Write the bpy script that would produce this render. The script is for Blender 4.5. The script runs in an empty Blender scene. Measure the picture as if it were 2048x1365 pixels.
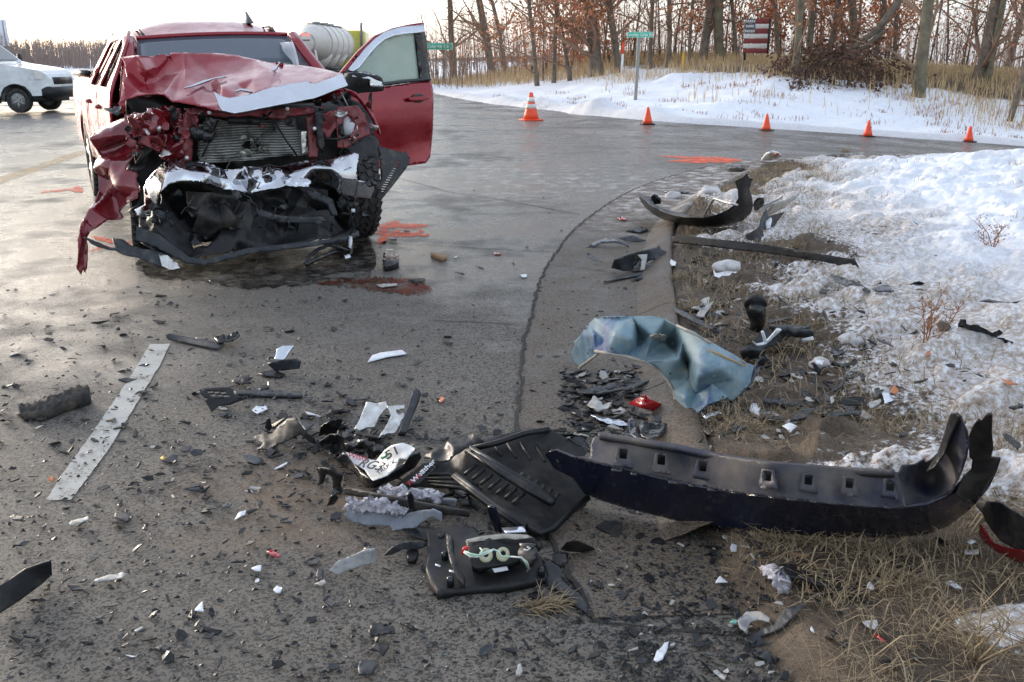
import bpy, bmesh, math, random
import numpy as np
from mathutils import Vector, Matrix, noise
from mathutils.geometry import delaunay_2d_cdt
R = math.radians
rng = random.Random(7)
sc = bpy.context.scene
col = sc.collection

# ------------------------------------------------------------------ camera, sky, sun, exposure
FPX, YH, CH = 1850.0, 122.0, 1.51          # focal length in photo pixels, horizon row, eye height
PITCH = math.atan((682.5 - YH) / FPX); CP, SP = math.cos(PITCH), math.sin(PITCH)
cd = bpy.data.cameras.new('camera'); cam = bpy.data.objects.new('camera', cd); col.objects.link(cam)
cd.sensor_width = 36.0; cd.lens = 36.0 * FPX / 2048.0; cd.clip_start = .05; cd.clip_end = 4000
cam.location = (0, 0, CH); cam.rotation_euler = (R(90) - PITCH, 0, 0)
sc.camera = cam
SUN_AZ, SUN_EL = R(-48), R(8)              # left of the view axis, low over the far tree line
w = bpy.data.worlds.new('World'); sc.world = w; w.use_nodes = True
nt = w.node_tree; nt.nodes.clear()
o_ = nt.nodes.new('ShaderNodeOutputWorld'); b_ = nt.nodes.new('ShaderNodeBackground'); s_ = nt.nodes.new('ShaderNodeTexSky')
s_.sky_type = 'NISHITA'; s_.sun_disc = False; s_.sun_elevation = SUN_EL; s_.sun_rotation = SUN_AZ
s_.air_density = 1.0; s_.dust_density = 2.2; s_.ozone_density = 2.0
hs_ = nt.nodes.new('ShaderNodeHueSaturation'); hs_.inputs['Saturation'].default_value = .74
mx_ = nt.nodes.new('ShaderNodeMixRGB'); mx_.blend_type = 'MIX'; mx_.inputs[0].default_value = .26
mx_.inputs[2].default_value = (7.0, 7.5, 8.6, 1)      # thin high cloud over the clear dusk sky
nt.links.new(s_.outputs[0], hs_.inputs['Color']); nt.links.new(hs_.outputs[0], mx_.inputs[1]); nt.links.new(mx_.outputs[0], b_.inputs[0]); b_.inputs[1].default_value = .12
nt.links.new(b_.outputs[0], o_.inputs[0])
sl = bpy.data.lights.new('sun', 'SUN'); sl.energy = .85; sl.angle = R(18); sl.color = (1, .91, .83)
so = bpy.data.objects.new('sun', sl); col.objects.link(so)
sd = Vector((math.sin(SUN_AZ) * math.cos(SUN_EL), math.cos(SUN_AZ) * math.cos(SUN_EL), math.sin(SUN_EL)))
so.rotation_euler = sd.to_track_quat('Z', 'Y').to_euler()
vs = sc.view_settings; vs.view_transform = 'Standard'; vs.look = 'None'; vs.exposure = 1.6; vs.gamma = 1; vs.use_curve_mapping = False
sc.cycles.max_bounces = 6; sc.cycles.use_denoising = True

# ------------------------------------------------------------------ rays, terrain
def ray(px, py):
    u = (px - 1024) / FPX; v = (682.5 - py) / FPX
    return np.array([u, CP + v * SP, -SP + v * CP])
EYE = np.array([0, 0, CH])
def flat(px, py, z=0.0):
    d = ray(px, py); return EYE + d * ((z - CH) / d[2])
def sstep(a, b, x):
    t = np.clip((np.asarray(x, float) - a) / (b - a), 0, 1); return t * t * (3 - 2 * t)
def poly_dist(x, y, P):
    """signed distance to a polyline, positive to the right of its direction"""
    x = np.asarray(x, float); y = np.asarray(y, float); sh = x.shape; x = x.ravel(); y = y.ravel()
    P = np.asarray(P, float); A = P[:-1]; D = P[1:] - A; L = (D ** 2).sum(1); out = np.empty(x.size)
    for k in range(0, x.size, 8000):
        dx = x[k:k + 8000, None] - A[None, :, 0]; dy = y[k:k + 8000, None] - A[None, :, 1]
        t = np.clip((dx * D[:, 0] + dy * D[:, 1]) / L, 0, 1)
        q = (dx - t * D[:, 0]) ** 2 + (dy - t * D[:, 1]) ** 2; j = q.argmin(1); r = np.arange(len(j))
        s = np.sign(dx[r, j] * D[j, 1] - dy[r, j] * D[j, 0])
        out[k:k + 8000] = np.sqrt(q[r, j]) * np.where(s == 0, 1, s)
    return out.reshape(sh)
def road_z(x, y):
    x = np.asarray(x, float); y = np.asarray(y, float)
    t = np.maximum(0, x - 3.0); t = np.where(t < 2, t * t / 4, t - 1)
    return -.067 * t * sstep(11, 19, y)
def smooth_line(P, n=6):
    P = [np.array(p, float) for p in P]; out = []
    for i in range(len(P) - 1):
        a, b, c, d = P[max(i - 1, 0)], P[i], P[i + 1], P[min(i + 2, len(P) - 1)]
        for k in range(n):
            t = k / n
            out.append(.5 * (2 * b + (c - a) * t + (2 * a - 5 * b + 4 * c - d) * t * t + (3 * b - a - 3 * c + d) * t ** 3))
    out.append(P[-1]); return out
SEAM_PX = [(1185, 1240), (1100, 1080), (1050, 950), (1035, 850), (1040, 780), (1048, 690), (1062, 640), (1075, 580), (1100, 525), (1150, 460), (1215, 410), (1270, 380), (1330, 358), (1400, 338), (1470, 325), (1530, 318)]
SEAM = [tuple(flat(*p)[:2]) for p in SEAM_PX]
CURB_PX = [(1560, 1365), (1470, 1230), (1412, 1090), (1362, 900), (1335, 800), (1322, 640), (1318, 540), (1335, 460), (1390, 405), (1470, 362), (1560, 332)]
CURB = [tuple(flat(*p)[:2]) for p in CURB_PX]
CURB = [(CURB[0][0] + .25, CURB[0][1] - 1.6)] + CURB + [(CURB[-1][0] + 2.2, CURB[-1][1] + 1.5), (CURB[-1][0] + 6, CURB[-1][1] + 2.4), (30, 18.5)]
CURBS = [tuple(q) for q in smooth_line(CURB, 5)]
FAR = [(34, 21.5), (20, 23.2), (13.6, 24.6), (9.5, 24.7), (6.4, 24.6), (3.7, 25.0), (.9, 31.0), (-2.7, 41.5), (-7.5, 66), (-20, 140)]
FARS = [tuple(q) for q in smooth_line(FAR, 4)]
LEFT = [(-60, -10), (-24, 3), (-22.5, 22), (-26, 48), (-44, 140)]
def heights(x, y):
    x = np.asarray(x, float); y = np.asarray(y, float)
    rz = road_z(x, y)
    d = poly_dist(x, y, CURBS)
    isl = np.where(d > 0, .085 * sstep(0, .14, d) + .05 * sstep(.3, 1.1, d) + .20 * sstep(.8, 3.0, d) * sstep(1.6, 5, y) + .10 * sstep(2, 6, d) * sstep(4, 9, y), 0)
    e = -poly_dist(x, y, FARS[::-1])
    bank = np.where(e > 0, .14 * sstep(0, .5, e) - .06 * sstep(.6, 1.6, e) + 1.85 * sstep(.6, 14.5, e) - .8 * sstep(26, 70, e), 0)
    l = poly_dist(x, y, LEFT[::-1])
    lf = np.where(l > 0, .10 * sstep(0, .8, l) + .5 * sstep(3, 60, l), 0)
    return rz + isl + bank + lf, d, e, l
def H(x, y): return float(heights(x, y)[0])
TS = np.geomspace(1.2, 400, 160)
def hit(px, py, h=0.0):
    """where the sight line through a photo pixel meets the ground (+h)"""
    d = ray(px, py); ts = TS
    for _ in range(3):
        P = EYE + d[None] * ts[:, None]; b = P[:, 2] <= heights(P[:, 0], P[:, 1])[0] + h
        k = int(b.argmax()) if b.any() else len(ts) - 1
        ts = np.linspace(ts[max(k - 1, 0)], ts[k], 12)
    return EYE + d * ts[-1]

# ------------------------------------------------------------------ object helpers
FR = {}
def tag(o, label=None, cat=None, group=None, kind=None):
    if label: o['label'] = label
    if cat: o['category'] = cat
    if group: o['group'] = group
    if kind: o['kind'] = kind
    return o
def root(name, label, cat, loc=(0, 0, 0), rz=0.0, group=None, M=None):
    o = bpy.data.objects.new(name, None); col.objects.link(o); o.empty_display_size = .1
    if M is None: M = Matrix.Translation(Vector(loc)) @ Matrix.Rotation(rz, 4, 'Z')
    o.matrix_world = M; FR[o.name] = M.copy(); tag(o, label, cat, group); return o
def mk(name, V, F, m, parent=None, smooth=True, local=False, kind=None, label=None, cat=None, group=None):
    """one mesh object; V in world coordinates, or in the parent's frame when local"""
    me = bpy.data.meshes.new(name)
    V = np.asarray(V, float).reshape(-1, 3)
    if parent is not None:
        if not local:
            Mi = np.array(FR[parent.name].inverted()); V = V @ Mi[:3, :3].T + Mi[:3, 3]
    o_loc = None
    if parent is None and not local and kind != 'structure' and kind != 'stuff':
        o_loc = np.array([V[:, 0].mean(), V[:, 1].mean(), V[:, 2].min()]); V = V - o_loc
    me.from_pydata(V.tolist(), [], [list(map(int, f)) for f in F]); me.update()
    if smooth: me.polygons.foreach_set('use_smooth', [True] * len(me.polygons))
    if m is not None:
        for mm in (m if isinstance(m, (list, tuple)) else [m]): me.materials.append(mm)
    o = bpy.data.objects.new(name, me); col.objects.link(o)
    if parent is not None:
        o.parent = parent; FR[o.name] = FR[parent.name]
    else:
        if o_loc is not None: o.location = o_loc.tolist()
        FR[o.name] = Matrix.Translation(o.location)
    tag(o, label, cat, group, kind); return o
class MB:
    def __init__(s): s.V = []; s.F = []
    def add(s, V, F):
        n = len(s.V); s.V += [tuple(v) for v in V]; s.F += [[i + n for i in f] for f in F]; return s
    def box(s, c, sz, M=None, bev=0):
        x, y, z = [k / 2 for k in sz]; c = Vector(c)
        if bev:
            b = min(bev, x * .9, y * .9, z * .9); P = []
            for sx in (-1, 1):
                for sy in (-1, 1):
                    for sz_ in (-1, 1):
                        P += [(sx * (x - b), sy * (y - b), sz_ * z), (sx * (x - b), sy * y, sz_ * (z - b)), (sx * x, sy * (y - b), sz_ * (z - b))]
            bm = bmesh.new()
            for p in P: bm.verts.new(p)
            bmesh.ops.convex_hull(bm, input=bm.verts); bm.verts.index_update()
            V = [v.co.copy() for v in bm.verts]; F = [[v.index for v in f.verts] for f in bm.faces]; bm.free()
        else:
            V = [Vector((i * x, j * y, k * z)) for i in (-1, 1) for j in (-1, 1) for k in (-1, 1)]
            F = [(0, 1, 3, 2), (4, 6, 7, 5), (0, 4, 5, 1), (2, 3, 7, 6), (0, 2, 6, 4), (1, 5, 7, 3)]
        V = [((M @ v) if M is not None else v) + c for v in V]
        return s.add(V, F)
    def tube(s, pts, r, n=6, cap=True):
        pts = [Vector(p) for p in pts]; k = len(pts)
        rs = r if isinstance(r, (list, tuple)) else [r] * k
        V = []; up = None
        for i in range(k):
            d = (pts[min(i + 1, k - 1)] - pts[max(i - 1, 0)])
            d = d.normalized() if d.length > 1e-9 else Vector((0, 0, 1))
            if up is None: up = d.orthogonal().normalized()
            else:
                up = up - d * up.dot(d); up = up.normalized() if up.length > 1e-6 else d.orthogonal().normalized()
            sd_ = d.cross(up)
            for j in range(n):
                a = 2 * math.pi * j / n; V.append(pts[i] + (up * math.cos(a) + sd_ * math.sin(a)) * rs[i])
        F = [(i * n + j, i * n + (j + 1) % n, (i + 1) * n + (j + 1) % n, (i + 1) * n + j) for i in range(k - 1) for j in range(n)]
        if cap: F += [tuple(range(n - 1, -1, -1)), tuple((k - 1) * n + j for j in range(n))]
        return s.add(V, F)
    def lathe(s, prof, n=24, M=None, close=False):
        """prof = (radius, height) pairs turned about z"""
        V = []; k = len(prof)
        for (r, z) in prof:
            for j in range(n):
                a = 2 * math.pi * j / n; v = Vector((r * math.cos(a), r * math.sin(a), z)); V.append(M @ v if M is not None else v)
        F = [(i * n + j, i * n + (j + 1) % n, (i + 1) * n + (j + 1) % n, (i + 1) * n + j) for i in range(k - 1) for j in range(n)]
        if close: F += [((k - 1) * n + j, (k - 1) * n + (j + 1) % n, (j + 1) % n, j) for j in range(n)]
        else: F += [tuple(range(n - 1, -1, -1)), tuple((k - 1) * n + j for j in range(n))]
        return s.add(V, F)
    def out(s, name, m, parent=None, **k): return mk(name, s.V, s.F, m, parent, **k)

# pickup frame: x to its own left flank (photo right), y backwards from the front axle
TX, TY, TA = -2.10, 7.78, .492
TM = Matrix.Translation((TX, TY, 0)) @ Matrix.Rotation(TA, 4, 'Z')
TMi = np.array(TM.inverted()); TMn = np.array(TM)
def depth(px, py, spec):
    """distance factor along the sight line for a spec: ('z',h) ('g',h above ground) ('x'|'y',pickup plane) ('p',point,normal)"""
    d = ray(px, py); k = spec[0]
    if k == 'z': return (spec[1] - CH) / d[2]
    if k == 'g': return float(np.dot(hit(px, py, spec[1]) - EYE, d) / np.dot(d, d))
    if k in 'xy':
        o = TMi[:3, :3] @ EYE + TMi[:3, 3]; dl = TMi[:3, :3] @ d; i = 'xy'.index(k)
        return (spec[1] - o[i]) / dl[i]
    if k == 'p': return float(np.dot(np.array(spec[1]) - EYE, spec[2]) / np.dot(d, spec[2]))
    if k == 't': return spec[1]
def at(px, py, spec): return EYE + ray(px, py) * depth(px, py, spec)
def tloc(P): return TMi[:3, :3] @ np.asarray(P) + TMi[:3, 3]
def twor(P): return (np.asarray(P, float) @ TMn[:3, :3].T) + TMn[:3, 3]
def tps(P, W):
    P = np.asarray(P, float); W = np.asarray(W, float); n = len(P)
    c = P.mean(0); s = max(np.ptp(P[:, 0]), np.ptp(P[:, 1]), 1e-6); Q = (P - c) / s
    def U(r2): return np.where(r2 > 1e-12, r2 * np.log(np.maximum(r2, 1e-12)), 0)
    r2 = ((Q[:, None] - Q[None]) ** 2).sum(-1)
    A = np.zeros((n + 3, n + 3)); A[:n, :n] = U(r2) + np.eye(n) * 1e-6
    A[:n, n] = 1; A[:n, n + 1:] = Q; A[n, :n] = 1; A[n + 1:, :n] = Q.T
    sol = np.linalg.lstsq(A, np.concatenate([W, [0, 0, 0]]), rcond=1e-9)[0]
    def f(X):
        X = (np.asarray(X, float) - c) / s
        return U(((X[:, None] - Q[None]) ** 2).sum(-1)) @ sol[:n] + sol[n] + X @ sol[n + 1:]
    return f
def view(V, pts):
    if V is None: return [tuple(p) for p in pts]
    return [(V[0] + p[0] / V[2], V[1] + p[1] / V[2]) + tuple(p[2:]) for p in pts]
def inside(P, poly):
    x, y = P[:, 0], P[:, 1]; r = np.zeros(len(P), bool); n = len(poly); j = n - 1
    for i in range(n):
        xi, yi = poly[i]; xj, yj = poly[j]
        c = ((yi > y) != (yj > y)) & (x < (xj - xi) * (y - yi) / (yj - yi + 1e-12) + xi); r ^= c; j = i
    return r
def resample(poly, step, jag, rr):
    out = []; n = len(poly)
    for i in range(n):
        a = np.array(poly[i][:2], float); b = np.array(poly[(i + 1) % n][:2], float); L = np.linalg.norm(b - a)
        k = max(1, int(round(L / step))); out.append(tuple(a))
        nv = np.array([-(b - a)[1], (b - a)[0]]) / max(L, 1e-6)
        for j in range(1, k):
            q = a + (b - a) * j / k + nv * rr.uniform(-1, 1) * jag; out.append(tuple(q))
    return out
def solid(V, F, thick, down=None):
    """give a sheet its thickness, away from the viewer (or straight down by a height)"""
    V = np.asarray(V, float); n = len(V); N = vnormals(V, F)
    if down is not None:
        B = V.copy(); B[:, 2] = np.minimum(B[:, 2] - .002, down(V) if callable(down) else B[:, 2] - down)
    else: B = V - N * thick
    E_ = {}
    for f in F:
        for i in range(len(f)):
            a, b = f[i], f[(i + 1) % len(f)]; E_[(a, b)] = E_.get((a, b), 0) + 1
    S = [(b, a, a + n, b + n) for (a, b) in E_ if (b, a) not in E_]
    return np.vstack([V, B]), [tuple(f) for f in F] + [tuple(i + n for i in reversed(f)) for f in F] + S
def tri2d(outline, step, jag=0, seed=0, holes=(), sm=False):
    rr = random.Random(seed)
    if sm: outline = [tuple(q) for q in smooth_line(list(outline) + [outline[0]], 4)[:-1]]
    O = resample(outline, step, jag, rr)
    Hs = [resample(h_, step, jag, rr) for h_ in holes]
    A = np.array(O); lo, hi = A.min(0), A.max(0)
    gx = np.arange(lo[0] + step / 2, hi[0], step); gy = np.arange(lo[1] + step / 2, hi[1], step)
    G = []
    if len(gx) and len(gy):
        G = np.array([(x + (j % 2) * step / 2 + rr.uniform(-.2, .2) * step, y + rr.uniform(-.2, .2) * step) for j, y in enumerate(gy) for x in gx])
        G = G[inside(G, O)]
        for h_ in Hs: G = G[~inside(G, h_)] if len(G) else G
        if len(G):
            B = np.vstack([A] + [np.array(h_) for h_ in Hs]); D = np.sqrt(((G[:, None] - B[None]) ** 2).sum(-1)).min(1); G = G[D > step * .45]
    P = [Vector(p) for p in O]; loops = [list(range(len(O)))]
    for h_ in Hs:
        loops.append(list(range(len(P), len(P) + len(h_)))); P += [Vector(p) for p in h_]
    P += [Vector(p) for p in G]
    edges = [(l[i], l[(i + 1) % len(l)]) for l in loops for i in range(len(l))]
    v2, _, f2, _, _, _ = delaunay_2d_cdt(P, edges, [], 0, 1e-5)
    X = np.array([tuple(v) for v in v2]); F = np.array([f for f in f2 if len(f) == 3], int)
    c = X[F].mean(1); k = inside(c, O)
    for h_ in Hs: k &= ~inside(c, h_)
    F = F[k]; a, b, c = X[F[:, 0]], X[F[:, 1]], X[F[:, 2]]
    cr = (b[:, 0] - a[:, 0]) * (c[:, 1] - a[:, 1]) - (b[:, 1] - a[:, 1]) * (c[:, 0] - a[:, 0])
    F[cr > 0] = F[cr > 0][:, ::-1]                      # photo rows run down: wind towards the viewer
    return X, [tuple(f) for f in F.tolist()]
def vnormals(V, F):
    N = np.zeros_like(V)
    T3 = np.array([f[:3] for f in F], int); q = np.cross(V[T3[:, 1]] - V[T3[:, 0]], V[T3[:, 2]] - V[T3[:, 0]])
    m = max(len(f) for f in F)
    for i in range(m):
        k = np.array([j for j, f in enumerate(F) if len(f) > i]); np.add.at(N, np.array([F[j][i] for j in k]), q[k])
    return N / np.maximum(np.linalg.norm(N, axis=1), 1e-12)[:, None]
def crumple(V, F, amp, scale, seed, ridged=True):
    V = np.asarray(V, float); N = vnormals(V, F)
    D = np.empty(len(V)); o = Vector((seed * 3.17, seed * 1.31, seed * 2.71))
    for i, v in enumerate(V):
        p = Vector(v) / scale + o
        if ridged: D[i] = (1 - 2.2 * abs(noise.noise(p))) * .7 + .35 * (1 - 2 * abs(noise.noise(p * 2.3))) - .35
        else: D[i] = noise.noise(p) + .4 * noise.noise(p * 2.2)
    return V + N * (D * amp)[:, None]
def pwl(P, W, fallback):
    """piecewise linear over the control points: flat facets meeting in creases"""
    P = np.asarray(P, float); W = np.asarray(W, float)
    v2, _, f2, ov, _, _ = delaunay_2d_cdt([Vector(p) for p in P], [], [], 0, 1e-4)
    A = np.array([tuple(v) for v in v2]); WW = np.array([W[o[0]] for o in ov]); T3 = np.array([f for f in f2 if len(f) == 3], int)
    def f(X):
        X = np.asarray(X, float); out = fallback(X).copy()
        a, b, c = A[T3[:, 0]], A[T3[:, 1]], A[T3[:, 2]]; d = (b[:, 0] - a[:, 0]) * (c[:, 1] - a[:, 1]) - (c[:, 0] - a[:, 0]) * (b[:, 1] - a[:, 1])
        for k in range(len(T3)):
            if abs(d[k]) < 1e-9: continue
            u = ((X[:, 0] - a[k, 0]) * (c[k, 1] - a[k, 1]) - (c[k, 0] - a[k, 0]) * (X[:, 1] - a[k, 1])) / d[k]; v = ((b[k, 0] - a[k, 0]) * (X[:, 1] - a[k, 1]) - (X[:, 0] - a[k, 0]) * (b[k, 1] - a[k, 1])) / d[k]
            m_ = (u >= -1e-9) & (v >= -1e-9) & (u + v <= 1 + 1e-9); i, j, l = T3[k]; out[m_] = WW[i] * (1 - u[m_] - v[m_]) + WW[j] * u[m_] + WW[l] * v[m_]
        return out
    return f
def sheet(name, outline, ctrl, m, parent=None, V=None, step=5, thick=.004, cr=0, cs=.15, jag=0, seed=0, holes=(), sm=False, ridged=True, down=None, smooth=True, lin=0, fold=None, **k):
    outline = view(V, outline); ctrl = view(V, ctrl); holes = [view(V, h_) for h_ in holes]
    X, F = tri2d(outline, step, jag, seed, holes, sm)
    W = [1 / depth(c[0], c[1], c[2]) for c in ctrl]
    if len(ctrl) >= 3:
        fs = tps([c[:2] for c in ctrl], W); wv = fs(X)
        if lin: wv = wv * (1 - lin) + pwl([c[:2] for c in ctrl], W, fs)(X) * lin
    else: wv = np.full(len(X), np.mean(W))
    P = np.array([EYE + ray(x, y) / w_ for (x, y), w_ in zip(X, wv)])
    if fold:
        r2_ = random.Random(seed + 900); lo, hi = X.min(0), X.max(0); K = fold[0]
        Q = [(r2_.uniform(lo[0], hi[0]), r2_.uniform(lo[1], hi[1])) for _ in range(K)] + [(lo[0] - 9, lo[1] - 9), (hi[0] + 9, lo[1] - 9), (lo[0] - 9, hi[1] + 9), (hi[0] + 9, hi[1] + 9)]
        D = pwl(Q, [r2_.uniform(-1, 1) for _ in range(K)] + [0] * 4, lambda Z: np.zeros(len(Z)))(X); P = P + vnormals(P, F) * (D * fold[1])[:, None]
    if cr: P = crumple(P, F, cr, cs, seed, ridged)
    Vv, Ff = solid(P, F, thick, down)
    return mk(name, Vv, Ff, m, parent, smooth=smooth, **k)

# ------------------------------------------------------------------ materials
def nodes(name):
    m = bpy.data.materials.new(name); m.use_nodes = True; n = m.node_tree
    return m, n, n.nodes['Principled BSDF'], n.links
def tex(n, kind, scale, coord, detail=3, rough=.55, **k):
    t = n.nodes.new(kind); t.inputs['Scale'].default_value = scale
    if 'Detail' in t.inputs: t.inputs['Detail'].default_value = detail
    if 'Roughness' in t.inputs and kind == 'ShaderNodeTexNoise': t.inputs['Roughness'].default_value = rough
    n.links.new(coord, t.inputs['Vector']); return t
def ramp(n, src, stops):
    r = n.nodes.new('ShaderNodeValToRGB'); e = r.color_ramp.elements
    while len(e) < len(stops): e.new(.5)
    for q, (p, c) in zip(e, stops):
        q.position = p; q.color = tuple(c) + (1,) if isinstance(c, tuple) else (c, c, c, 1)
    n.links.new(src, r.inputs[0]); return r
def mixc(n, fac, a, b, mode='MIX'):
    x = n.nodes.new('ShaderNodeMixRGB'); x.blend_type = mode
    for i, s in zip((0, 1, 2), (fac, a, b)):
        if hasattr(s, 'is_linked') or hasattr(s, 'links'): n.links.new(s, x.inputs[i])
        elif i == 0: x.inputs[0].default_value = s
        else: x.inputs[i].default_value = tuple(s) + (1,)
    return x.outputs[0]
def bumpn(n, b, src, strength, dist=.01, prev=None):
    u = n.nodes.new('ShaderNodeBump'); u.inputs['Strength'].default_value = strength; u.inputs['Distance'].default_value = dist
    n.links.new(src, u.inputs['Height'])
    if prev is not None: n.links.new(prev, u.inputs['Normal'])
    n.links.new(u.outputs[0], b.inputs['Normal']); return u.outputs[0]
def mat(name, c, rough=.5, metal=0, c2=None, vs=8., dust=0, dustc=(.23, .17, .11), ds=9., bump=0, bs=60., coat=0, spec=.5, rv=.12, flake=False, speck=0):
    m, n, b, L = nodes(name)
    g = n.nodes.new('ShaderNodeNewGeometry').outputs['Position']
    b.inputs['Metallic'].default_value = metal; b.inputs['Specular IOR Level'].default_value = spec
    b.inputs['Coat Weight'].default_value = coat; b.inputs['Coat Roughness'].default_value = .06
    t = tex(n, 'ShaderNodeTexNoise', vs, g, 4)
    c2 = c2 or tuple(k * .72 for k in c)
    cs = ramp(n, t.outputs[0], [(.32, c2), (.68, c)]).outputs[0]
    rr = ramp(n, tex(n, 'ShaderNodeTexNoise', vs * 2.7, g, 4).outputs[0], [(.3, max(.02, rough - rv)), (.7, min(1, rough + rv))]).outputs[0]
    if dust:
        tn = tex(n, 'ShaderNodeTexNoise', ds, g, 6, .65)
        f = ramp(n, tn.outputs[0], [(max(0, .62 - dust * .45), 0.), (min(1, .78 - dust * .25), min(1., .35 + dust * .6))]).outputs[0]
        cs = mixc(n, f, cs, dustc); rr = mixc(n, f, rr, (.9, .9, .9))
    if speck:
        vo = tex(n, 'ShaderNodeTexVoronoi', 130, g)
        f = ramp(n, vo.outputs['Distance'], [(.05, .8 * speck), (.13, 0.)]).outputs[0]
        cs = mixc(n, f, cs, (.35, .34, .33))
    L.new(cs, b.inputs['Base Color']); L.new(rr, b.inputs['Roughness'])
    if bump: bumpn(n, b, tex(n, 'ShaderNodeTexNoise', bs, g, 5, .6).outputs[0], bump, .01)
    return m
M = {}
M['red'] = mat('red_car_paint', (.25, .005, .014), .26, .40, c2=(.21, .004, .011), coat=.4, vs=3, dust=.0)
M['red_dirty'] = mat('scraped_red_paint', (.20, .007, .014), .26, .25, c2=(.10, .005, .009), coat=.8, vs=7, dust=.14, ds=7, dustc=(.10, .06, .055))
M['red_inner'] = mat('red_primer_metal', (.22, .018, .022), .5, .1, c2=(.09, .010, .012), coat=.2, vs=14, dust=.30, ds=18, dustc=(.03, .025, .022))
M['chrome'] = mat('chrome', (.56, .57, .60), .11, 1, c2=(.44, .45, .48), vs=8, rv=.04)
M['silver_trim'] = mat('brushed_silver_trim', (.60, .63, .68), .26, .85, c2=(.54, .57, .62), vs=6, rv=.05)
M['black_plastic'] = mat('black_plastic', (.012, .0125, .014), .40, 0, spec=.32, c2=(.007, .0075, .008), vs=12, dust=.12, ds=11, dustc=(.09, .075, .06), bump=.12, bs=300)
M['black_dusty'] = mat('dusty_black_plastic', (.014, .014, .015), .48, 0, spec=.32, vs=10, dust=.34, ds=8, dustc=(.085, .07, .055), bump=.2, bs=250, speck=.35)
M['black_gloss'] = mat('glossy_black_plastic', (.012, .013, .015), .22, 0, vs=10, dust=.16, ds=13)
M['grey_plastic'] = mat('dark_grey_plastic', (.036, .040, .045), .46, 0, spec=.32, c2=(.020, .022, .026), vs=14, dust=.15, ds=14, bump=.15, bs=260)
M['pale_plastic'] = mat('pale_grey_plastic', (.42, .42, .40), .45, 0, c2=(.30, .29, .27), vs=18, dust=.3, ds=20)
M['white_plastic'] = mat('white_plastic', (.74, .76, .79), .4, 0, c2=(.60, .62, .66), vs=20, dust=.12, ds=30)
M['alu'] = mat('bare_aluminium', (.66, .66, .65), .30, .85, c2=(.48, .47, .45), vs=25, dust=.28, ds=22, dustc=(.26, .21, .16), bump=.1, bs=80)
M['blue_paint'] = mat('dark_blue_paint', (.006, .008, .022), .30, .0, c2=(.004, .0055, .014), coat=.3, vs=6, dust=.12, ds=26, dustc=(.08, .07, .06))
M['blue_dusty'] = mat('dusty_dark_blue_plastic', (.014, .017, .036), .5, 0, vs=7, dust=.46, ds=6, dustc=(.15, .125, .095))
M['rubber'] = mat('tyre_rubber', (.017, .017, .017), .75, 0, vs=20, dust=.35, ds=15, dustc=(.10, .085, .07), bump=.2, bs=120)
M['glass_dark'] = mat('tinted_glass', (.012, .018, .024), .05, 0, vs=3, rv=.02, coat=.5)
M['red_lens'] = mat('red_lens', (.42, .006, .010), .16, 0, vs=12, coat=.8)
M['orange_lens'] = mat('orange_lens', (.75, .16, .02), .22, 0, vs=12, coat=.6)
M['green_glass'] = mat('green_glass', (.20, .46, .38), .15, 0, vs=40)
M['rock'] = mat('brown_stone', (.30, .17, .08), .6, 0, c2=(.16, .09, .05), vs=30, bump=.3, bs=60)
M['foam'] = mat('charred_foam', (.05, .045, .04), .9, 0, c2=(.02, .018, .017), vs=16, dust=.3, bump=.8, bs=70)
M['felt'] = mat('grey_felt', (.24, .26, .30), .95, 0, c2=(.17, .185, .21), vs=30, dust=.2, ds=16, bump=.4, bs=160)
M['fluff'] = mat('lilac_shoddy', (.58, .57, .61), .98, 0, c2=(.36, .33, .38), vs=75, bump=1., bs=110)
M['wire_green'] = mat('green_wire', (.42, .62, .48), .5); M['wire_white'] = mat('white_wire', (.70, .72, .68), .5); M['wire_red'] = mat('red_clip', (.62, .03, .03), .4)
M['cone'] = mat('orange_cone_vinyl', (.86, .085, .025), .5, 0, c2=(.78, .07, .02), vs=10, dust=.08)
M['cone_band'] = mat('reflective_band', (.74, .70, .64), .4)
M['spray'] = mat('orange_spray_paint', (.88, .13, .035), .55, 0, c2=(.62, .085, .03), vs=35)
M['white_line'] = mat('worn_white_paint', (.50, .49, .45), .6, 0, c2=(.40, .39, .36), vs=22, bump=.3, bs=150, dust=.3, ds=5, dustc=(.28, .25, .18))
M['yellow_line'] = mat('worn_yellow_paint', (.30, .22, .10), .5, 0, vs=12, dust=.6, ds=4, dustc=(.22, .19, .15))
M['van_white'] = mat('white_van_paint', (.72, .75, .76), .3, 0, vs=2, coat=.6)
M['steel'] = mat('galvanised_steel', (.38, .39, .38), .5, .5, vs=9)
M['wood_post'] = mat('weathered_post', (.27, .27, .25), .8, 0, c2=(.20, .205, .19), vs=18, bump=.3, bs=40)
M['sign_green'] = mat('green_sign_sheet', (.02, .45, .27), .4, 0, c2=(.018, .42, .25), vs=5)
M['sign_white'] = mat('white_sign_sheet', (.80, .82, .80), .45)
M['yellow'] = mat('yellow_paint', (.70, .40, .02), .5); M['lime'] = mat('lime_cab_paint', (.55, .50, .03), .4, coat=.5)
M['tank'] = mat('off_white_tank', (.66, .63, .58), .4, .0, c2=(.55, .52, .47), vs=2, dust=.15, ds=2)
M['white'] = M['sign_white']
M['snow'] = mat('clean_snow', (.80, .83, .88), .7, 0, c2=(.72, .75, .80), vs=8, bump=.3, bs=20)
M['bark'] = mat('oak_bark', (.20, .155, .115), .92, 0, c2=(.095, .074, .056), vs=5, bump=1., bs=22)
M['bark_green'] = mat('mossy_bark', (.19, .165, .105), .92, 0, c2=(.095, .078, .052), vs=4, bump=1., bs=22)
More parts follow.
